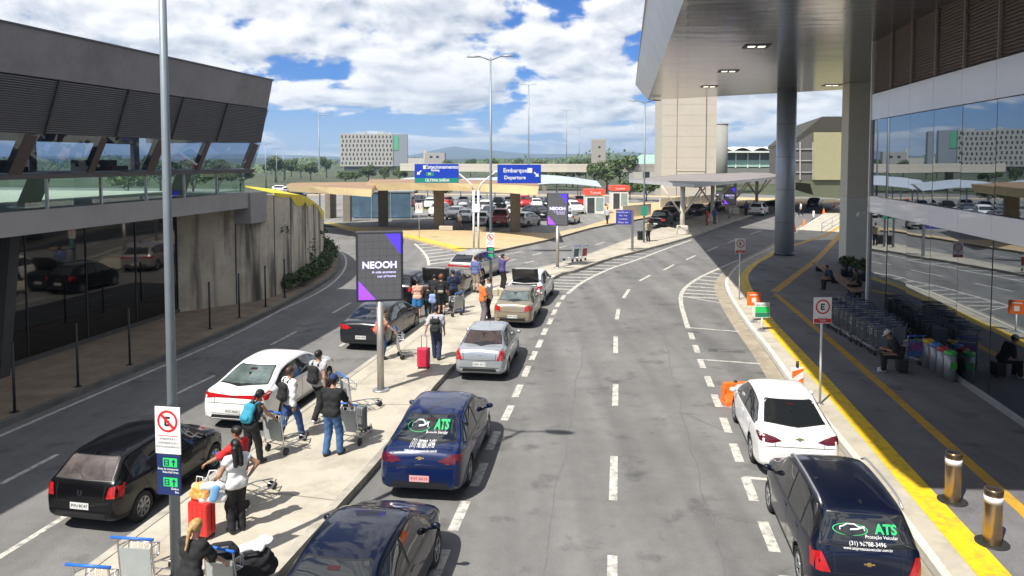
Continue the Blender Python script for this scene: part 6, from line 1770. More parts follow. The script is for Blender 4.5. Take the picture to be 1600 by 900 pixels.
# far pedestrians
FP = 'far pedestrians'
x, y = pp(1013, 377); person('traveller in a beige jacket standing beside black luggage at the far lamp', x, y, ZM, .3, 1.76, skin=1, top=cloth('jacket_beige', (.42, .36, .27)), sleeve=1, bottom=BLKC, shoe=SHB, res=.03)
x, y = G(949, 350, .15); person('person in dark clothes walking on the tan island near the kerb', x, y, ZM, 2.5, 1.74, skin=1, top=GRYC, sleeve=.5, bottom=BLKC, shoe=SHB, res=.03, lf=(-.1, .2, .085), rf=(.1, -.2, .1))
x, y = pp(1105, 352); person('person in a red outfit under the flat canopy', x, y, ZM, 1, 1.7, skin=1, top=REDC, sleeve=.5, bottom=cloth('red_skirt', (.35, .06, .05)), shoe=SHB, res=.03)
x, y = pp(1116, 350); person('person in grey blue clothes beside the red outfit under the flat canopy', x, y, ZM, -1, 1.72, skin=1, top=BLUS, sleeve=1, bottom=GRYT, shoe=SHB, res=.03)
x, y = pp(1166, 337); person('person in navy standing farther along the canopied median', x, y, ZM, .4, 1.76, skin=2, top=DJEAN, sleeve=1, bottom=BLKC, shoe=SHB, res=.03)
x, y = pp(1178, 335); person('person in pale blue beside the navy one on the canopied median', x, y, ZM, -.6, 1.72, skin=1, top=cloth('shirt_pale_blue', (.22, .32, .52)), sleeve=1, bottom=NAVYJ, shoe=SHB, res=.03)
x, y = G(1251, 338); person('person in white and black crossing the far right road', x, y, 0, 1.3, 1.75, skin=1, top=WHTC, sleeve=.5, bottom=BLKC, shoe=SHW, res=.03, lf=(-.1, .25, .085), rf=(.1, -.25, .1))
x, y = G(719, 359, .15); person('man in a white shirt walking in the shade of the ring canopy', x, y, .16, 1.2, 1.76, skin=1, top=WHTC, sleeve=.5, bottom=GRYT, shoe=SHB, res=.03, lf=(-.1, .2, .085), rf=(.1, -.2, .1))
# seated people on the right
person('man in black with a pale cap sitting on a dark case, head bowed', 12.22, 23.05, ZM, 1.35, 1.76, lean=26, sit=.47, nod=18, lh=(-.12, .42, .72), rh=(.1, .42, .72), skin=1, top=BLKC, sleeve=.5, bottom=BLKC, shoe=SHW, hair=HAIRD, cap=cloth('cap_pale', (.5, .45, .44)), res=.019)
# people on the bench by the pillar
gx, gy = G(1338, 461, .15)
person('person in black sitting on the wooden bench by the pillar, right side', gx + .1, gy, ZM, 1.6, 1.72, sit=.45, lean=14, skin=1, top=BLKC, sleeve=.5, bottom=BLKC, shoe=SHB, lh=(-.1, .4, .62), rh=(.12, .4, .62))
person('person in dark clothes with tan shoes sitting on the wooden bench, left side', gx - .55, gy + 1.6, ZM, 1.7, 1.70, sit=.45, lean=22, skin=1, top=DJEAN, sleeve=.5, bottom=BLKC, shoe=SHBR, lh=(-.1, .4, .6), rh=(.12, .4, .6))
# ================================================================== street furniture
LAMPH = M('lamp_head', (.30, .32, .34), .4, .4, var=.05); LENS = M('lamp_lens', (.6, .62, .64), .2, var=0)
def street_lamp(label, x, y, hgt=12.0, arms=(-1, 1), rz=-RD, r0=.085, L=.95, z0=.154, group='tall street lamps'):
    t = thing('street_lamp', label, 'street lamp', (x, y, z0), rz, group)
    MB().tube([(0, 0, 0), (0, 0, hgt * .5), (0, 0, hgt)], [r0, r0 * .78, r0 * .55], 16).build('pole', GREYP, t)
    MB().cyl((0, 0, 0), (0, 0, .03), .22, n=16).build('base_plate', STEEL, t)
    for s in arms:
        MB().tube([(0, 0, hgt - .15), (s * L * .45, 0, hgt + .02), (s * L * .6, 0, hgt + .05)], .035, 8).build('arm', GREYP, t)
        mb = MB(); mb.ell((0, 0, 0), (.40, .16, .07), 14, 8); mb.v = [(a, b, max(c, -.03)) for a, b, c in mb.v]
        hd = mb.build('lamp_head', LAMPH, t, loc=(s * (L * .6 + .32), 0, hgt + .06))
        MB().ell((0, 0, -.032), (.28, .11, .012), 12, 6).build('lens', LENS, hd)
    return t
def parking_sign(par, z, y=-.13, w=.43, h=.74, struck=True, band=None, lines=('EMBARQUE E', 'DESEMBARQUE E', 'ESTACIONAMENTO')):
    """white traffic plate: red ring round a black E"""
    s = MB().box(-w / 2, w / 2, y, y + .02, z, z + h).build('parking_sign', WHITE, par, .004)
    cz_ = z + h - w * .52; R1 = w * .40; R0 = R1 * .80
    ring_mb(R0, R1, y - .004, 0, 32, 0, cz_).build('red_ring', REDP, s)
    e = MB(); k = R1 * .95
    for r_ in (rect(-.30 * k, -.12 * k, -.45 * k, .45 * k), rect(-.12 * k, .28 * k, .27 * k, .45 * k), rect(-.12 * k, .20 * k, -.09 * k, .09 * k), rect(-.12 * k, .28 * k, -.45 * k, -.27 * k)):
        e.join(plate_mb([(a, b + cz_) for a, b in r_], y - .006))
    e.build('letter', BLACK, s)
    if struck:
        q = R1 * .7; d = R1 * .09
        plate_mb([(-q - d, cz_ + q - d), (-q + d, cz_ + q + d), (q + d, cz_ - q + d), (q - d, cz_ - q - d)], y - .009).build('slash', REDP, s)
        plate_mb(rect(-w * .42, w * .42, z + h - w * 1.06, z + h - w * 1.04), y - .004).build('rule', REDP, s)
    zt_ = z + h - w * 1.06 - .045
    for i, l in enumerate(lines):
        shift(text_mb(l, w * .105), 0, y - .005, zt_ - i * w * .145).build('lettering', M('sign_grey_text', (.12, .12, .13), .5, var=0), s)
    if band:
        b = plate_mb(rect(-w * .48, w * .48, z + .02, z + .02 + w * .22), y - .004).build('red_band', REDP, s)
        shift(text_mb(band, w * .17), 0, y - .006, z + .02 + w * .11).build('lettering', WHITE, s)
    return s
def direction_plate(par, z, y=-.13, w=.40, h=.63):
    s = MB().box(-w / 2, w / 2, y, y + .03, z, z + h).build('direction_sign', NAVY, par, .006)
    for k, (zz, l1, l2) in enumerate([(z + h - .115, 'Área de transporte', 'Ride-Hail Area'), (z + h - .425, 'Ônibus', 'Bus')]):
        plate_mb(rect(-.09, .15, zz - .065, zz + .075), y - .004).build('green_panel', GREENP, s)
        g_ = arrow_mb(.09, zz + .005, .11, 0, y - .007)
        for r_ in (rect(-.07, -.055, zz - .045, zz + .05), rect(-.07, .01, zz + .035, zz + .05), rect(-.07, .01, zz - .005, zz + .008), rect(-.07, .01, zz - .045, zz - .03), rect(-.003, .012, zz - .045, zz + .05)): g_.join(plate_mb(r_, y - .007))
        g_.build('pictogram', NAVY, s)
        shift(text_mb(l1, .045, align='RIGHT', bold=.0008), w / 2 - .03, y - .005, zz - .10).build('lettering', WHITE, s)
        shift(text_mb(l2, .045, align='RIGHT', bold=.0008), w / 2 - .03, y - .005, zz - .15).build('lettering', WHITE, s)
def lamp_signs(t, z=2.30):
    parking_sign(t, z); direction_plate(t, z - .65)
    for zz in (z - .4, z + .1, z + .55): MB().lathe([(.085, zz), (.092, zz), (.092, zz + .04), (.085, zz + .04)], n=14).build('clamp', STEEL, t)
l1 = street_lamp('tall grey lamp post in the left foreground carrying a no-parking sign', -5.30, 11.35); lamp_signs(l1, 2.15)
x, y = G(767, 449, .15); dup(l1, (x, y, .154), -RD, 'double-armed lamp post with no-parking sign where the median bends')
l3 = street_lamp('lamp post with a small green plate beside the far luggage traveller', *G(1006, 379, .15), hgt=11.4)
MB().box(-.25, .25, -.14, -.12, 2.2, 2.95).build('green_plate', M('plate_green_dark', (.02, .22, .15), .5), l3)
x, y = G(500, 333); street_lamp('single-armed lamp post on the left branch road', x, y, 12.6, (1,), 0, .10, 1.6, 0)
for px, top_, Y, lab in [(826, 133, 130, 'high mast lamp beyond the Embarque sign'), (885, 173, 185, 'slim high mast lamp left of the small square tower'), (905, 200, 240, 'very distant slim mast lamp above the viaduct'), (432, 232, 210, 'distant slim lamp at the left field edge'), (443, 238, 240, 'most distant slim lamp left of the hotel'), (415, 225, 170, 'slim lamp just right of the deck corner')]:
    p = P(px, 250, Y); street_lamp(lab, p.x, Y, HC + (250 - top_) / FPX * Y, (-1, 1), 0, .16, 1.2, 0, 'distant mast lamps')
# advertising screens
SCR = M('screen_grey', (.09, .09, .095), .35, var=.12, vs=30, emit=.25); SCRB = M('screen_blue', (.06, .03, .75), .35, var=0, emit=.9); SCRP = M('screen_purple', (.26, .06, .85), .35, var=0, emit=.8); SCRT = M('screen_text', (.62, .56, .95), .4, var=0, emit=.9); FRM = M('screen_frame', (.055, .058, .062), .4, .4)
def screen(label, x, y, rz, full=True, low=False):
    t = thing('advertising_screen', label, 'advertising screen', (x, y, .154), rz, 'advertising screens on poles')
    zb_, zt_ = (2.62, 4.65) if not low else (1.6, 3.6)
    MB().cyl((0, 0, 0), (0, 0, zb_), .10, n=20).build('pole', M('pole_beige_steel', (.42, .40, .36), .4, .55), t)
    MB().cyl((0, 0, 0), (0, 0, .04), .24, n=20).build('base_plate', STEEL, t)
    MB().box(-.67, .67, -.11, .11, zb_, zt_).build('cabinet', FRM, t, .03)
    s = MB().box(-.60, .60, -.118, -.10, zb_ + .07, zt_ - .07).build('display', SCR, t)
    y_ = -.121
    plate_mb([(.60, zt_ - .07), (.60, zt_ - .66), (.16, zt_ - .07)], y_).build('blue_corner', SCRB, s)
    plate_mb([(-.60, zb_ + .07), (-.12, zb_ + .07), (-.60, zb_ + .62)], y_).build('purple_corner', SCRP, s)
    shift(text_mb('NEOOH', .27, bold=.008), 0, y_, zb_ + 1.06).build('lettering', SCRT, s)
    shift(text_mb('A vida acontece', .105, align='RIGHT'), .46, y_, zb_ + .86).build('lettering', SCRT, s)
    shift(text_mb('out of home', .105, align='RIGHT'), .46, y_, zb_ + .74).build('lettering', SCRT, s)
    g_ = MB()
    for k in range(1, 6): g_.join(plate_mb(rect(-.60 + .2 * k - .002, -.60 + .2 * k + .002, zb_ + .07, zt_ - .07), -.1195))
    for k in range(1, 9): g_.join(plate_mb(rect(-.6, .6, zb_ + .07 + .21 * k - .002, zb_ + .07 + .21 * k + .002), -.1195))
    g_.build('module_seam', BLACK, s)
    MB().box(-.09, .09, -.09, .09, zb_ - .12, zb_).build('bracket', STEEL, t)
    return t
s1 = screen('nearest grey advertising screen reading NEOOH on a pole over the median', -3.82, 21.2, -RD + .36)
dup(s1, (*G(871, 418, .15), .154), -.12, 'second NEOOH advertising screen farther along the median')
x, y = P(1140, 330, 84).xy; screen('purple advertising screen in the distance under the flat canopy', x, y, -.3, low=True)
# overhead gantry signs
x, y = G(744, 397, .15)
t = thing('overhead_sign', 'Y-shaped white pole carrying two blue Embarque and Estacionamento road signs', 'road sign', (x, y, .154), 0)
for dx in (-.17, .17): MB().cyl((dx, 0, 0), (dx, 0, 4.55), .075, n=12).build('pole', WHITE, t)
for s in (-1, 1):
    MB().tube([(s * .17, 0, 4.5), (s * .35, 0, 5.0), (s * 1.35, 0, 5.85), (s * 1.9, 0, 5.9)], .06, 8).build('arm', WHITE, t)
def road_sign(x0, x1, z0, z1, items, green=None):
    b = MB().box(x0, x1, -.12, -.06, z0, z1).build('sign_panel', BLUEP, t, .01)
    yb_ = -.124
    for kind, a in items:
        if kind == 't': shift(text_mb(a[0], a[3], bold=.006), a[1], yb_, a[2]).build('lettering', WHITE, b)
        elif kind == 'a': arrow_mb(a[0], a[1], a[2], a[3], yb_).build('arrow', WHITE, b)
        elif kind == 'b': plate_mb(a, yb_).build('symbol', WHITE, b)
        elif kind == 'g': plate_mb(a, yb_ + .001).build('green_panel', M('sign_green_teal', (.01, .24, .17), .45, var=0), b)
    return b
xl = (648 - 743.5) / FPX * y; xr = (716.5 - 743.5) / FPX * y; zl0 = 5.08; zl1 = 6.42
mx_ = (xl + xr) / 2
road_sign(xl, xr, zl0, zl1, [('t', ('Estacionamento', mx_ + .38, zl1 - .22, .36)), ('t', ('Parking', mx_ - .1, zl1 - .45, .2)), ('a', (xl + .32, zl1 - .62, .42, 2.35)), ('b', rect(mx_ - .95, mx_ - .70, zl1 - .36, zl1 - .1)), ('g', rect(xl + .02, xr - .02, zl0 + .02, zl0 + .34)), ('t', ('ÚLTIMA SAÍDA', mx_ + .05, zl0 + .18, .26)), ('g', rect(mx_ - .75, mx_ - .2, zl1 - .86, zl1 - .58)), ('t', ('P1', mx_ - .48, zl1 - .72, .2))])
xl = (777 - 743.5) / FPX * y; xr = (845 - 743.5) / FPX * y; zl0 = 5.05; zl1 = 6.37; mx_ = (xl + xr) / 2
road_sign(xl, xr, zl0, zl1, [('t', ('Embarque', mx_ - .28, zl1 - .42, .42)), ('t', ('Departure', mx_ - .30, zl1 - .92, .36)), ('a', (xr - .32, zl1 - .7, .46, -2.35)), ('b', rect(mx_ + .58, mx_ + .92, zl1 - .58, zl1 - .24))])
for z in (5.3, 5.95): MB().beam((-3.2, -.03, z), (-1.5, -.03, z), .06, .06).build('bracket', WHITE, t)
MB().box(-.28, .28, -.1, -.08, 3.0, 3.6).build('back_plate', WHITE, t)
# purple direction sign
x, y = G(988, 392, .15)
t = thing('direction_board', 'purple blue direction board on a steel post beside the far median', 'sign', (x, y, .154), -.1)
MB().box(-.09, .09, -.06, .06, 0, 3.05).build('post', M('post_steel_dark', (.22, .22, .23), .4, .5), t)
b = MB().box(-1.22, -.10, -.10, -.04, 1.95, 3.02).build('board', M('board_indigo', (.04, .045, .30), .45), t, .01)
for k, l in enumerate(['Desembarque 1', 'Táxi  Taxi', 'Locadoras', 'Ônibus  Bus']): shift(text_mb(l, .15), -.70, -.104, 2.86 - k * .25).build('lettering', WHITE, b)
# single pole carrying nothing but a white plate on the island
x, y = G(655, 387, .15)
t = thing('parking_sign_post', 'thin pole with a white E plate on the tan island', 'sign', (*G(655, 373, .15), .154)); MB().cyl((0, 0, 0), (0, 0, 3.0), .03, n=8).build('pole', STEEL, t); parking_sign(t, 2.2, -.06, .6, .85, False, None, ())
# right-hand E signs
for px, py, lab in [(1281, 631, 'white parking sign with ringed E on a slim pole over the yellow stripe'), (1155, 468, 'farther white parking sign with ringed E before the round column')]:
    x, y = G(px, py, .15)
    t = thing('parking_sign_post', lab, 'sign', (x, y, .154), .05, 'ringed E signs on the right pavement')
    MB().cyl((0, 0, 0), (0, 0, 2.95), .032, n=12).build('pole', M('pole_white', (.66, .66, .64), .45), t)
    MB().cyl((0, 0, 0), (0, 0, .012), .10, n=12).build('base_plate', STEEL, t)
    parking_sign(t, 2.24, -.05, .50, .72, False, 'TÁXI', ('EMBARQUE', 'DESEMBARQUE'))
# small sandwich plates
def low_sign(px, py, mat, lab, items, w=.58, zt=1.08, h=.55):
    x, y = G(px, py, .15)
    t = thing('small_sign', lab, 'sign', (x, y, .154), .05)
    MB().cyl((0, 0, 0), (0, 0, zt - h), .028, n=10).build('post', WHITE, t)
    MB().box(-.14, .14, -.14, .14, 0, .02).build('base_plate', STEEL, t)
    b = MB().box(-w / 2, w / 2, -.03, .0, zt - h, zt).build('plate', mat, t, .006)
    for r_, m_ in items: plate_mb([(a, zt - h + c) for a, c in r_], -.034).build('printed_block', m_, b)
    return b
b = low_sign(1177, 503, ORANGE, 'small orange sign plate on the right pavement behind the green one', [(rect(-.09, .09, .12, .32), WHITE), (rect(-.18, .18, .42, .46), WHITE)], .56, 1.24, .55)
b = low_sign(1190, 517, WHITE, 'small green and white sign plate on the right pavement', [(rect(-.28, .28, .03, .2), M('sign_deep_green', (.02, .22, .12), .5)), (rect(-.28, .28, .21, .44), GREENP)], .60, 1.12, .60)
shift(text_mb('TÁXI COMUM', .085), 0, -.036, .52 + .50).build('lettering', M('sign_deep_green', (.02, .22, .12), .5), b)
# barrier panel and orange barrier
x, y = G(1245, 619, .15)
t = thing('barrier_panel', 'orange and white striped barrier panel at the kerb behind the white sedan', 'barrier', (x, y, .154), .1)
b = MB().box(-.18, .18, -.03, .03, .12, .82).build('panel', WHITE, t, .01)
for z in (.14, .52): plate_mb([(-.17, z), (.17, z + .22), (.17, z + .40 if z < .5 else .80), (-.17, z + .20)], -.034).build('orange_stripe', ORANGE, b)
MB().box(-.22, .22, -.16, .16, 0, .12).build('foot', BLACK, t, .02)
MB().cyl((0, 0, .82), (0, 0, 1.0), .04, n=10).build('lamp_stub', BLACK, t)
x, y = G(1165, 634)
t = thing('plastic_barrier', 'orange plastic road barrier standing in front of the white sedan', 'barrier', (x + .1, y + .2, 0), .12)
mb = MB(); prof = [(-.22, 0), (.22, 0), (.22, .12), (.09, .34), (.07, .62), (-.07, .62), (-.09, .34), (-.22, .12)]
n = len(prof); mb.add([(-.7, a, b) for a, b in prof] + [(.75, a, b) for a, b in prof], [tuple(range(n)), tuple(range(n, 2 * n))[::-1]] + [(i, n + i, n + (i + 1) % n, (i + 1) % n) for i in range(n)])
mb.build('shell', ORANGE, t, .02)
for xx in (-.35, .4): MB().cyl((xx, 0, .62), (xx, 0, .66), .05, n=10).build('filler_cap', BLACK, t)
MB().box(-.72, -.68, -.12, .12, .15, .5).build('end_lug', ORANGE, t, .01)
# steel bollards
BRZ = M('bronze_steel', (.36, .26, .15), .28, .9, var=.12, vs=4)
for px, py, lab in [(1488, 783, 'bronze steel bollard with a white band, farther of the two'), (1550, 849, 'bronze steel bollard with a white band, nearer to the bottom edge')]:
    x, y = G(px, py, .15)
    t = thing('bollard', lab, 'bollard', (x, y, .154), 0, 'steel bollards beside the yellow line')
    MB().cyl((0, 0, 0), (0, 0, .98), .145, n=28).build('post', BRZ, t, .008)
    MB().cyl((0, 0, 0), (0, 0, .018), .27, n=28).build('base_plate', M('iron_plate', (.05, .05, .05), .5, .5), t)
    MB().lathe([(.147, .74), (.15, .74), (.15, .86), (.147, .86)], n=28).build('reflective_band', M('band_white', (.7, .7, .72), .4), t)
    MB().lathe([(.146, .88), (.15, .89), (.15, .97), (.12, .985), (0, .985)], n=28).build('cap', M('cap_bronze_dark', (.12, .09, .06), .3, .8), t)
# litter bins
for k, (nm, c) in enumerate([('yellow', (.60, .38, .03)), ('blue', (.05, .17, .45)), ('red', (.40, .03, .05)), ('green', (.06, .42, .08))]):
    q = k / 3; px = 1450 + 34 * q; py = 574 + 21 * q
    x, y = G(px, py, .15)
    t = thing('litter_bin', f'grey round recycling bin with a bright {nm} lid beside the mirror glass', 'bin', (x, y, .154), 0, 'row of recycling bins')
    MB().cyl((0, 0, 0), (0, 0, .82), .165, .175, 20).build('drum', M('bin_grey', (.30, .31, .33), .4, .4), t)
    MB().lathe([(.178, .80), (.185, .82), (.18, .88), (.09, .93), (.085, .90), (0, .90)], n=20).build('lid', M('bin_lid_' + nm, c, .4, var=.04), t)
    MB().box(-.1, .1, -.182, -.17, .4, .62).build('label_plate', M('bin_lid_' + nm, c, .4, var=.04), t)
# traffic cones
for px, py, lab in [(1241, 362, 'nearest orange cone on the far right road'), (1256.5, 354, 'second orange cone from the round column'), (1287, 335, 'orange cone beside the far railing'), (1304, 324, 'farthest orange cone next to the cream pillar')]:
    x, y = G(px, py)
    t = thing('traffic_cone', lab, 'cone', (x, y, 0), 0, 'orange cones on the far right road')
    MB().lathe([(.19, .03), (.05, .72), (.03, .75), (0, .75)], n=16).build('cone', ORANGE, t)
    MB().box(-.24, .24, -.24, .24, 0, .035).build('base', ORANGE, t)
    MB().lathe([(.136, .30), (.132, .30), (.104, .44), (.108, .44)], n=16).build('reflective_band', WHITE, t)
x, y = G(1271, 343); t = thing('guide_post', 'white plastic guide post on the far right road', 'post', (x, y, 0)); MB().cyl((0, 0, 0), (0, 0, 1.0), .12, .10, 12).build('post', WHITE, t); MB().cyl((0, 0, 0), (0, 0, .04), .2, n=12).build('foot', BLACK, t)
# far guard rail
t = thing('guard_rail', 'low steel guard rail between the far cones and the cream pillar', 'railing')
gp_ = [G(x, y, .15) for x, y in [(1284, 364), (1300, 354), (1316, 345)]]
for p in gp_: MB().cyl((p[0], p[1], .15), (p[0], p[1], 1.05), .03, n=8).build('post', STEEL, t)
for z in (.6, 1.05): MB().tube([(p[0], p[1], z) for p in gp_], .03, 8).build('rail', STEEL, t)
# fence posts along the left pavement
for k, (px, py) in enumerate([(-70, 690), (23, 644), (122, 604), (203, 570), (271, 542), (328, 514), (374, 496), (415, 479), (445, 465)]):
    x, y = G(px, py, .15)
    t = thing('fence_post', ['slim dark post outside', 'slim dark post nearest the left picture edge', 'second slim dark post along the left pavement', 'third slim dark post, just left of the tall lamp', 'slim dark post directly behind the tall lamp', 'slim dark post right of the tall lamp', 'slim dark post below the retaining wall corner', 'slim dark post two before the hedge', 'slim dark post at the start of the hedge'][k] if k else 'slim dark post at the very start of the left pavement', 'post', (x, y, .15), 0, 'slim posts along the left pavement')
    MB().cyl((0, 0, 0), (0, 0, 1.85), .035, n=10).build('post', M('post_dark', (.03, .034, .03), .5, .3), t)
    MB().box(-.09, .09, -.09, .09, 0, .015).build('base_plate', M('post_dark', (.03, .034, .03), .5, .3), t)
    MB().ell((0, 0, 1.86), (.042, .042, .03), 10, 6).build('cap', M('post_dark', (.03, .034, .03), .5, .3), t)
# wooden bench with dark pots at the pillar
x, y = G(1339, 425, .15)
t = thing('bench', 'long brown wooden bench running towards the cream pillar', 'bench', (0, 0, 0))
a = Vector((*G(1277, 421, .15), .55)); b = Vector((*G(1343, 470, .15), .55))
for k in range(4):
    off = Vector((.16 * k - .24, .05 * k, 0)); MB().beam(a + off, b + off, .13, .06).build('seat_plank', M('bench_wood', (.20, .115, .06), .6, var=.25, vs=5), t)
for q in (.08, .5, .92): p = a.lerp(b, q); MB().box(p.x - .25, p.x + .25, p.y - .06, p.y + .06, .154, .52).build('leg', BLACK, t)
rq = random.Random(8)
for k, (px, py) in enumerate([(1321, 432), (1331, 433), (1341, 436), (1350, 439)]):
    x, y = G(px, py, .15)
    t = thing('potted_plant', ['dark pot plant at the left end of the row below the pillar', 'dark pot plant second from the left below the pillar', 'dark pot plant second from the right below the pillar', 'dark pot plant nearest the mirror glass below the pillar'][k], 'plant', (x, y, .154), 0, 'dark pots below the cream pillar')
    MB().lathe([(0, 0), (.24, 0), (.30, .62), (.27, .64), (.24, .58), (0, .58)], n=16).build('pot', POTM, t)
    leaves(260, (.4, .4, .35), .09, rq, 3, (0, 0, .85), .1).build('foliage', LEAFS, t)
# ================================================================== luggage carts
CHR = M('cart_steel', (.52, .53, .55), .3, .85, var=.08, vs=5); CBL = M('cart_blue_handle', (.02, .14, .55), .45, var=.05); CPN = M('cart_panel', (.42, .46, .46), .4, .2, var=.1, vs=3); CPB = M('cart_panel_blue', (.10, .20, .42), .4, var=.3, vs=6)
def make_cart(label, group, panel=CPN, ads=None):
    t = thing('luggage_cart', label, 'luggage cart', (0, 0, 0), 0, group)
    mb = MB()
    for s in (-1, 1):
        mb.tube([(s * .05, .56, .17), (s * .24, .30, .17), (s * .28, -.38, .19), (s * .28, -.44, .26), (s * .27, -.52, .98), (s * .27, -.56, 1.03)], .016, 8)
        mb.tube([(s * .27, -.49, .70), (s * .25, -.30, .66), (s * .25, -.28, .84), (s * .27, -.50, .88)], .009, 6)
    for y in (-.3, -.08, .14, .36): mb.tube([(-.26 + max(0, y - .25) * .7, y, .18), (.26 - max(0, y - .25) * .7, y, .18)], .010, 6)
    for y, z in ((-.30, .66), (-.28, .84), (-.49, .70)): mb.tube([(-.25, y, z), (.25, y, z)], .009, 6)
    for k in range(5): x = -.2 + .1 * k; mb.tube([(x, -.49, .70), (x, -.30, .66), (x, -.28, .84)], .006, 5)
    mb.build('frame', CHR, t)
    p = MB().box(-.25, .25, -.475, -.462, .34, .86); p.v = [(a, b - (c - .34) * .10, c) for a, b, c in p.v]; p.build('panel', panel, t)
    if ads: q = MB().box(-.2, .2, -.53, -.525, .55, .80); q.build('poster', ads, t)
    MB().tube([(-.34, -.57, 1.04), (.34, -.57, 1.04)], .022, 8).build('handle', CBL, t)
    wh_ = None
    for x, y, r in ((-.27, -.36, .085), (.27, -.36, .085), (-.05, .50, .075), (.05, .50, .075)):
        if wh_ is None:
            w = MB().lathe([(0, -.022), (.06, -.022), (.085, -.016), (.085, .016), (.06, .022), (0, .022)], n=16, axis='X').build('wheel', BLACK, t); wh_ = w.data
        else:
            w = bpy.data.objects.new('wheel', wh_); COL.objects.link(w); w.parent = t
        w.location = (x, y, r); w.scale = (1, r / .085, r / .085)
    return t
GC = 'luggage carts on the median'
cart = make_cart('empty luggage cart with blue handle right of the first screen pole base', GC)
cart.location = (*pp(566, 640), ZM); cart.rotation_euler = (0, 0, -.9)
for px, py, rz, lab in [(394, 778, -.55, 'empty luggage cart standing alone right of the red-shirted person'), ((-3.42, 24.85), None, -1.25, 'luggage cart pushed by the woman behind the screen pole'), (704, 492, .9, 'luggage cart loaded near the raised boot'), ((-5.22, 16.92), None, -.45, 'luggage cart in front of the woman with the black cap'), ((-3.72, 17.47), None, -.32, 'luggage cart pushed by the man in the black T-shirt'), ((-4.13, 11.05), None, -.35, 'luggage cart in front of the blonde woman at the bottom edge')]:
    dup(cart, (*(px if py is None else pp(px, py)), ZM), rz, lab, GC)
for X_, Y_, lab in [(-5.62, 11.35, 'empty cart with blue handle left of the tall lamp, farther one'), (-5.85, 10.6, 'empty cart with blue handle left of the tall lamp, nearest the bottom edge')]:
    dup(cart, (X_, Y_, ZM), -.12, lab, GC)
c2 = make_cart('small cart with a teal panel on the far median', GC, M('cart_panel_teal', (.06, .28, .30), .5)); c2.location = (*pp(891, 408), ZM); c2.rotation_euler = (0, 0, .9)
c3 = make_cart('small cart with a red panel on the far median', GC, M('cart_panel_red', (.42, .06, .06), .5)); c3.location = (*pp(904, 407), ZM); c3.rotation_euler = (0, 0, .9)
GR = 'nested luggage carts at the terminal glass'
rowA = [(12.72, 25.4), (13.0, 30.6)]; rowB = [(13.55, 26.0), (14.2, 31.6)]
CBL2 = M('cart_handle_slate', (.07, .10, .17), .5, var=.1); CBL_, CBL = CBL, CBL2
rc = make_cart('luggage cart at the front of the left nested row by the glass', GR, M('cart_panel_slate', (.24, .27, .30), .45, .2, var=.15, vs=3)); CBL = CBL_
rc.location = (*rowA[0], ZM); rc.rotation_euler = (0, 0, -.05)
nA = 15
for r_, (row, word) in enumerate(((rowA, 'left'), (rowB, 'right'))):
    for k in range(nA):
        if r_ == 0 and k == 0: continue
        q = k / (nA - 1)
        lab = f'luggage cart inside the {word} nested row by the mirror glass' if 0 < k < nA - 1 else (f'luggage cart at the front of the {word} nested row by the glass' if k == 0 else f'luggage cart at the far end of the {word} nested row by the glass')
        dup(rc, (row[0][0] + (row[1][0] - row[0][0]) * q + R.uniform(-.05, .05), row[0][1] + (row[1][1] - row[0][1]) * q + R.uniform(-.09, .09), ZM), -.05 + R.uniform(-.08, .08), lab, GR + (' left row' if r_ == 0 else ' right row'))
rc['group'] = GR + ' left row'
ec = make_cart('single luggage cart with a red and blue poster behind the seated man', GC, CPB, M('poster_red_blue', (.30, .08, .22), .5, var=.6, vs=9)); ec.location = (12.95, 24.1, ZM); ec.rotation_euler = (0, 0, .15)
# ================================================================== luggage
def suitcase(label, x, y, z, rz, mat, w=.42, d=.25, h=.62, handle=True, group=None):
    t = thing('suitcase', label, 'suitcase', (x, y, z), rz, group)
    MB().box(-w / 2, w / 2, -d / 2, d / 2, .05, h).build('shell', mat, t, .045)
    for k in range(3):
        xx = -w / 4 + k * w / 4; MB().box(xx - .012, xx + .012, -d / 2 - .006, -d / 2 + .01, .12, h - .08).build('rib', mat, t)
    MB().box(-w / 2 - .003, w / 2 + .003, -.008, .008, .04, h + .003).build('zip', BLACK, t)
    if handle:
        MB().tube([(-.09, d / 2 - .05, h), (-.09, d / 2 - .05, h + .38), (.09, d / 2 - .05, h + .38), (.09, d / 2 - .05, h)], .012, 6).build('pull_handle', M('handle_grey', (.25, .25, .26), .4, .5), t)
    for sx in (-1, 1):
        for sy in (-1, 1):
            MB().cyl((sx * (w / 2 - .05) - .015, sy * (d / 2 - .04), .03), (sx * (w / 2 - .05) + .015, sy * (d / 2 - .04), .03), .03, n=10).build('wheel', BLACK, t)
    return t
CRIM = M('case_crimson', (.55, .012, .06), .4, var=.06, coat=.4); CRED = M('case_red', (.62, .02, .015), .4, var=.06, coat=.4); CBLK = M('case_black', (.014, .014, .016), .45, var=.1)
x, y = pp(662, 575); suitcase('bright crimson suitcase on wheels pulled by the walking man', x, y, ZM, -.1, CRIM, .40, .26, .66)
x, y = pp(316, 838); suitcase('red hard suitcase standing left of the woman in white', x, y, ZM, -.3, CRED, .42, .26, .66)
t = thing('shopping_bag', 'colourful orange and yellow bag resting on the red suitcase', 'bag', (x - .02, y, ZM + .665), -.3)
mesh_caps([Cap((-.1, 0, .10), (.1, 0, .10), .11, flat=(0, 1, 0), f=.8), Cap((-.08, 0, .22), (.08, .02, .24), .09)], .02, .05, 0, lambda X: -X[..., 2], .006).build('bag', M('bag_confetti', (.75, .33, .08), .7, var=.7, vs=14, dirt=(.75, .65, .5), ds=7, da=.9), t)
MB().tube([(-.08, 0, .30), (-.06, 0, .42), (.06, 0, .42), (.08, 0, .30)], .01, 6).build('strap', WHITE, t)
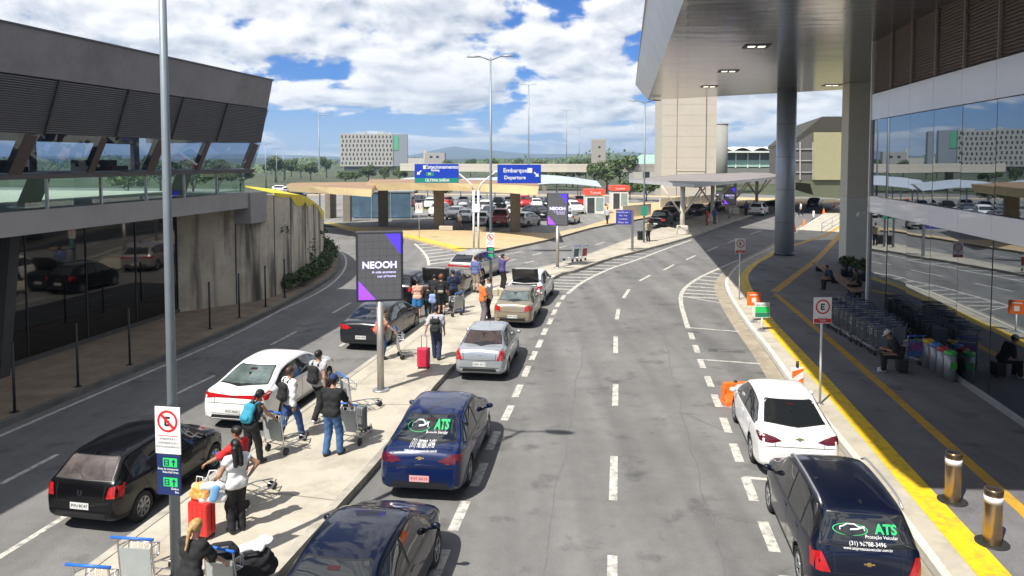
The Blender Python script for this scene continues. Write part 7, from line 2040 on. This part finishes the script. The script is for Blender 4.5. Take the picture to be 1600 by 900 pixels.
t = thing('tote_bag', 'white and sky blue tote bag hanging at the elbow of the woman in white', 'bag', (-5.30, 12.82, .78), .2)
mesh_caps([Cap((-.15, 0, .08), (.15, 0, .08), .09, flat=(0, 1, 0), f=.7), Cap((-.15, 0, .30), (.15, 0, .30), .08, flat=(0, 1, 0), f=.6)], .02, .05, 0, None, .006).build('bag', WHTC, t)
mesh_caps([Cap((.02, -.09, .12), (.06, -.09, .28), .075, flat=(0, 1, 0), f=.4)], .016, .03).build('blue_pocket', M('bag_sky_blue', (.16, .38, .68), .7), t)
MB().tube([(-.13, 0, .36), (-.05, 0, .58), (.05, 0, .58), (.13, 0, .36)], .014, 6).build('strap', WHTC, t)
# load on the blonde woman's cart
x, y = -4.13, 10.9
t = thing('duffel_bag', 'black duffel bag heaped on the cart at the bottom edge', 'bag', (x + .12, y + .25, ZM + .2), .3)
mesh_caps([Cap((-.2, 0, .16), (.2, .05, .17), .17, flat=(0, 1, 0), f=.9), Cap((-.12, 0, .32), (.16, 0, .33), .13)], .022, .07, 0, None, .012).build('bag', BAGBLK, t)
MB().tube([(-.15, -.08, .38), (-.08, -.14, .5), (.08, -.14, .5), (.15, -.08, .4)], .02, 6).build('strap', BAGBLK, t)
t = thing('folded_jacket', 'white folded jacket lying on the black duffel bag', 'jacket', (x + .12, y + .32, ZM + .66), .5)
mesh_caps([Cap((-.2, 0, .03), (.2, .02, .06), .10, flat=(0, 0, 1), f=.6), Cap((.05, -.12, .04), (.15, .12, .05), .09, flat=(0, 0, 1), f=.6)], .02, .05, 0, None, .006).build('jacket', WHTC, t)
t = thing('handbag', 'black handbag with grey trim held in front of the blonde woman', 'bag', (x - .16, y - .25, ZM + .78), .3)
mesh_caps([Cap((-.14, 0, .1), (.14, 0, .1), .11, flat=(0, 1, 0), f=.7), Cap((-.1, 0, .2), (.1, 0, .2), .08, flat=(0, 1, 0), f=.6)], .02, .05).build('bag', BAGBLK, t)
MB().box(-.15, .1, -.10, -.07, .16, .24).build('trim', CPN, t, .01)
suitcase('grey suitcase on the cart of the man in the black T-shirt', -3.72, 17.50, ZM + .17, -.32, M('case_grey', (.16, .17, .18), .5, var=.1), .42, .26, .62, False)
x, y = pp(1001, 375); suitcase('black suitcase beside the traveller in the beige jacket', x, y, ZM, .2, CBLK, .5, .35, .75)
suitcase('black case the man with the pale cap is sitting on', 12.32, 23.07, ZM, 1.35 - math.pi / 2, CBLK, .30, .44, .46, False)
suitcase('black suitcase standing on the ground between the people at the raised boot', -3.2, 32.2, ZM - .15, .3, CBLK, .45, .28, .66)
suitcase('dark blue suitcase beside the person right of the raised boot', -2.30, 32.2, ZM, -.3, M('case_blue', (.03, .05, .14), .45, var=.1), .42, .26, .6)
x, y = pp(709, 487); suitcase('grey suitcase lying on the cart near the raised boot', x, y, ZM + .2, .9, M('case_silver_grey', (.30, .31, .32), .4, var=.1), .42, .26, .5, False)
t = thing('shoulder_bag', 'blue and white shoulder bag at the side of the red-haired woman', 'bag', (-3.42, 31.5, .72), 0)
mesh_caps([Cap((-.04, 0, .1), (.04, 0, .1), .13, flat=(0, 1, 0), f=.6), Cap((-.04, 0, .28), (.04, 0, .28), .11, flat=(0, 1, 0), f=.6)], .022, .05).build('bag', M('bag_blue_white', (.25, .35, .62), .7, var=.7, vs=8), t)
MB().tube([(-.06, 0, .34), (0, .02, .70), (.06, 0, .34)], .014, 6).build('strap', BLKC, t)
x, y = pp(779, 492)
t = thing('cardboard_box', 'pale cream box carried between the white shirt and the beige sedan', 'box', (x - .05, y + .1, .98), .2)
MB().box(-.25, .25, -.18, .18, 0, .30).build('carton', M('carton_cream', (.62, .56, .42), .8, var=.1), t, .01)
MB().box(-.03, .03, -.183, .183, -.002, .303).build('tape', M('tape_tan', (.42, .32, .18), .4), t)
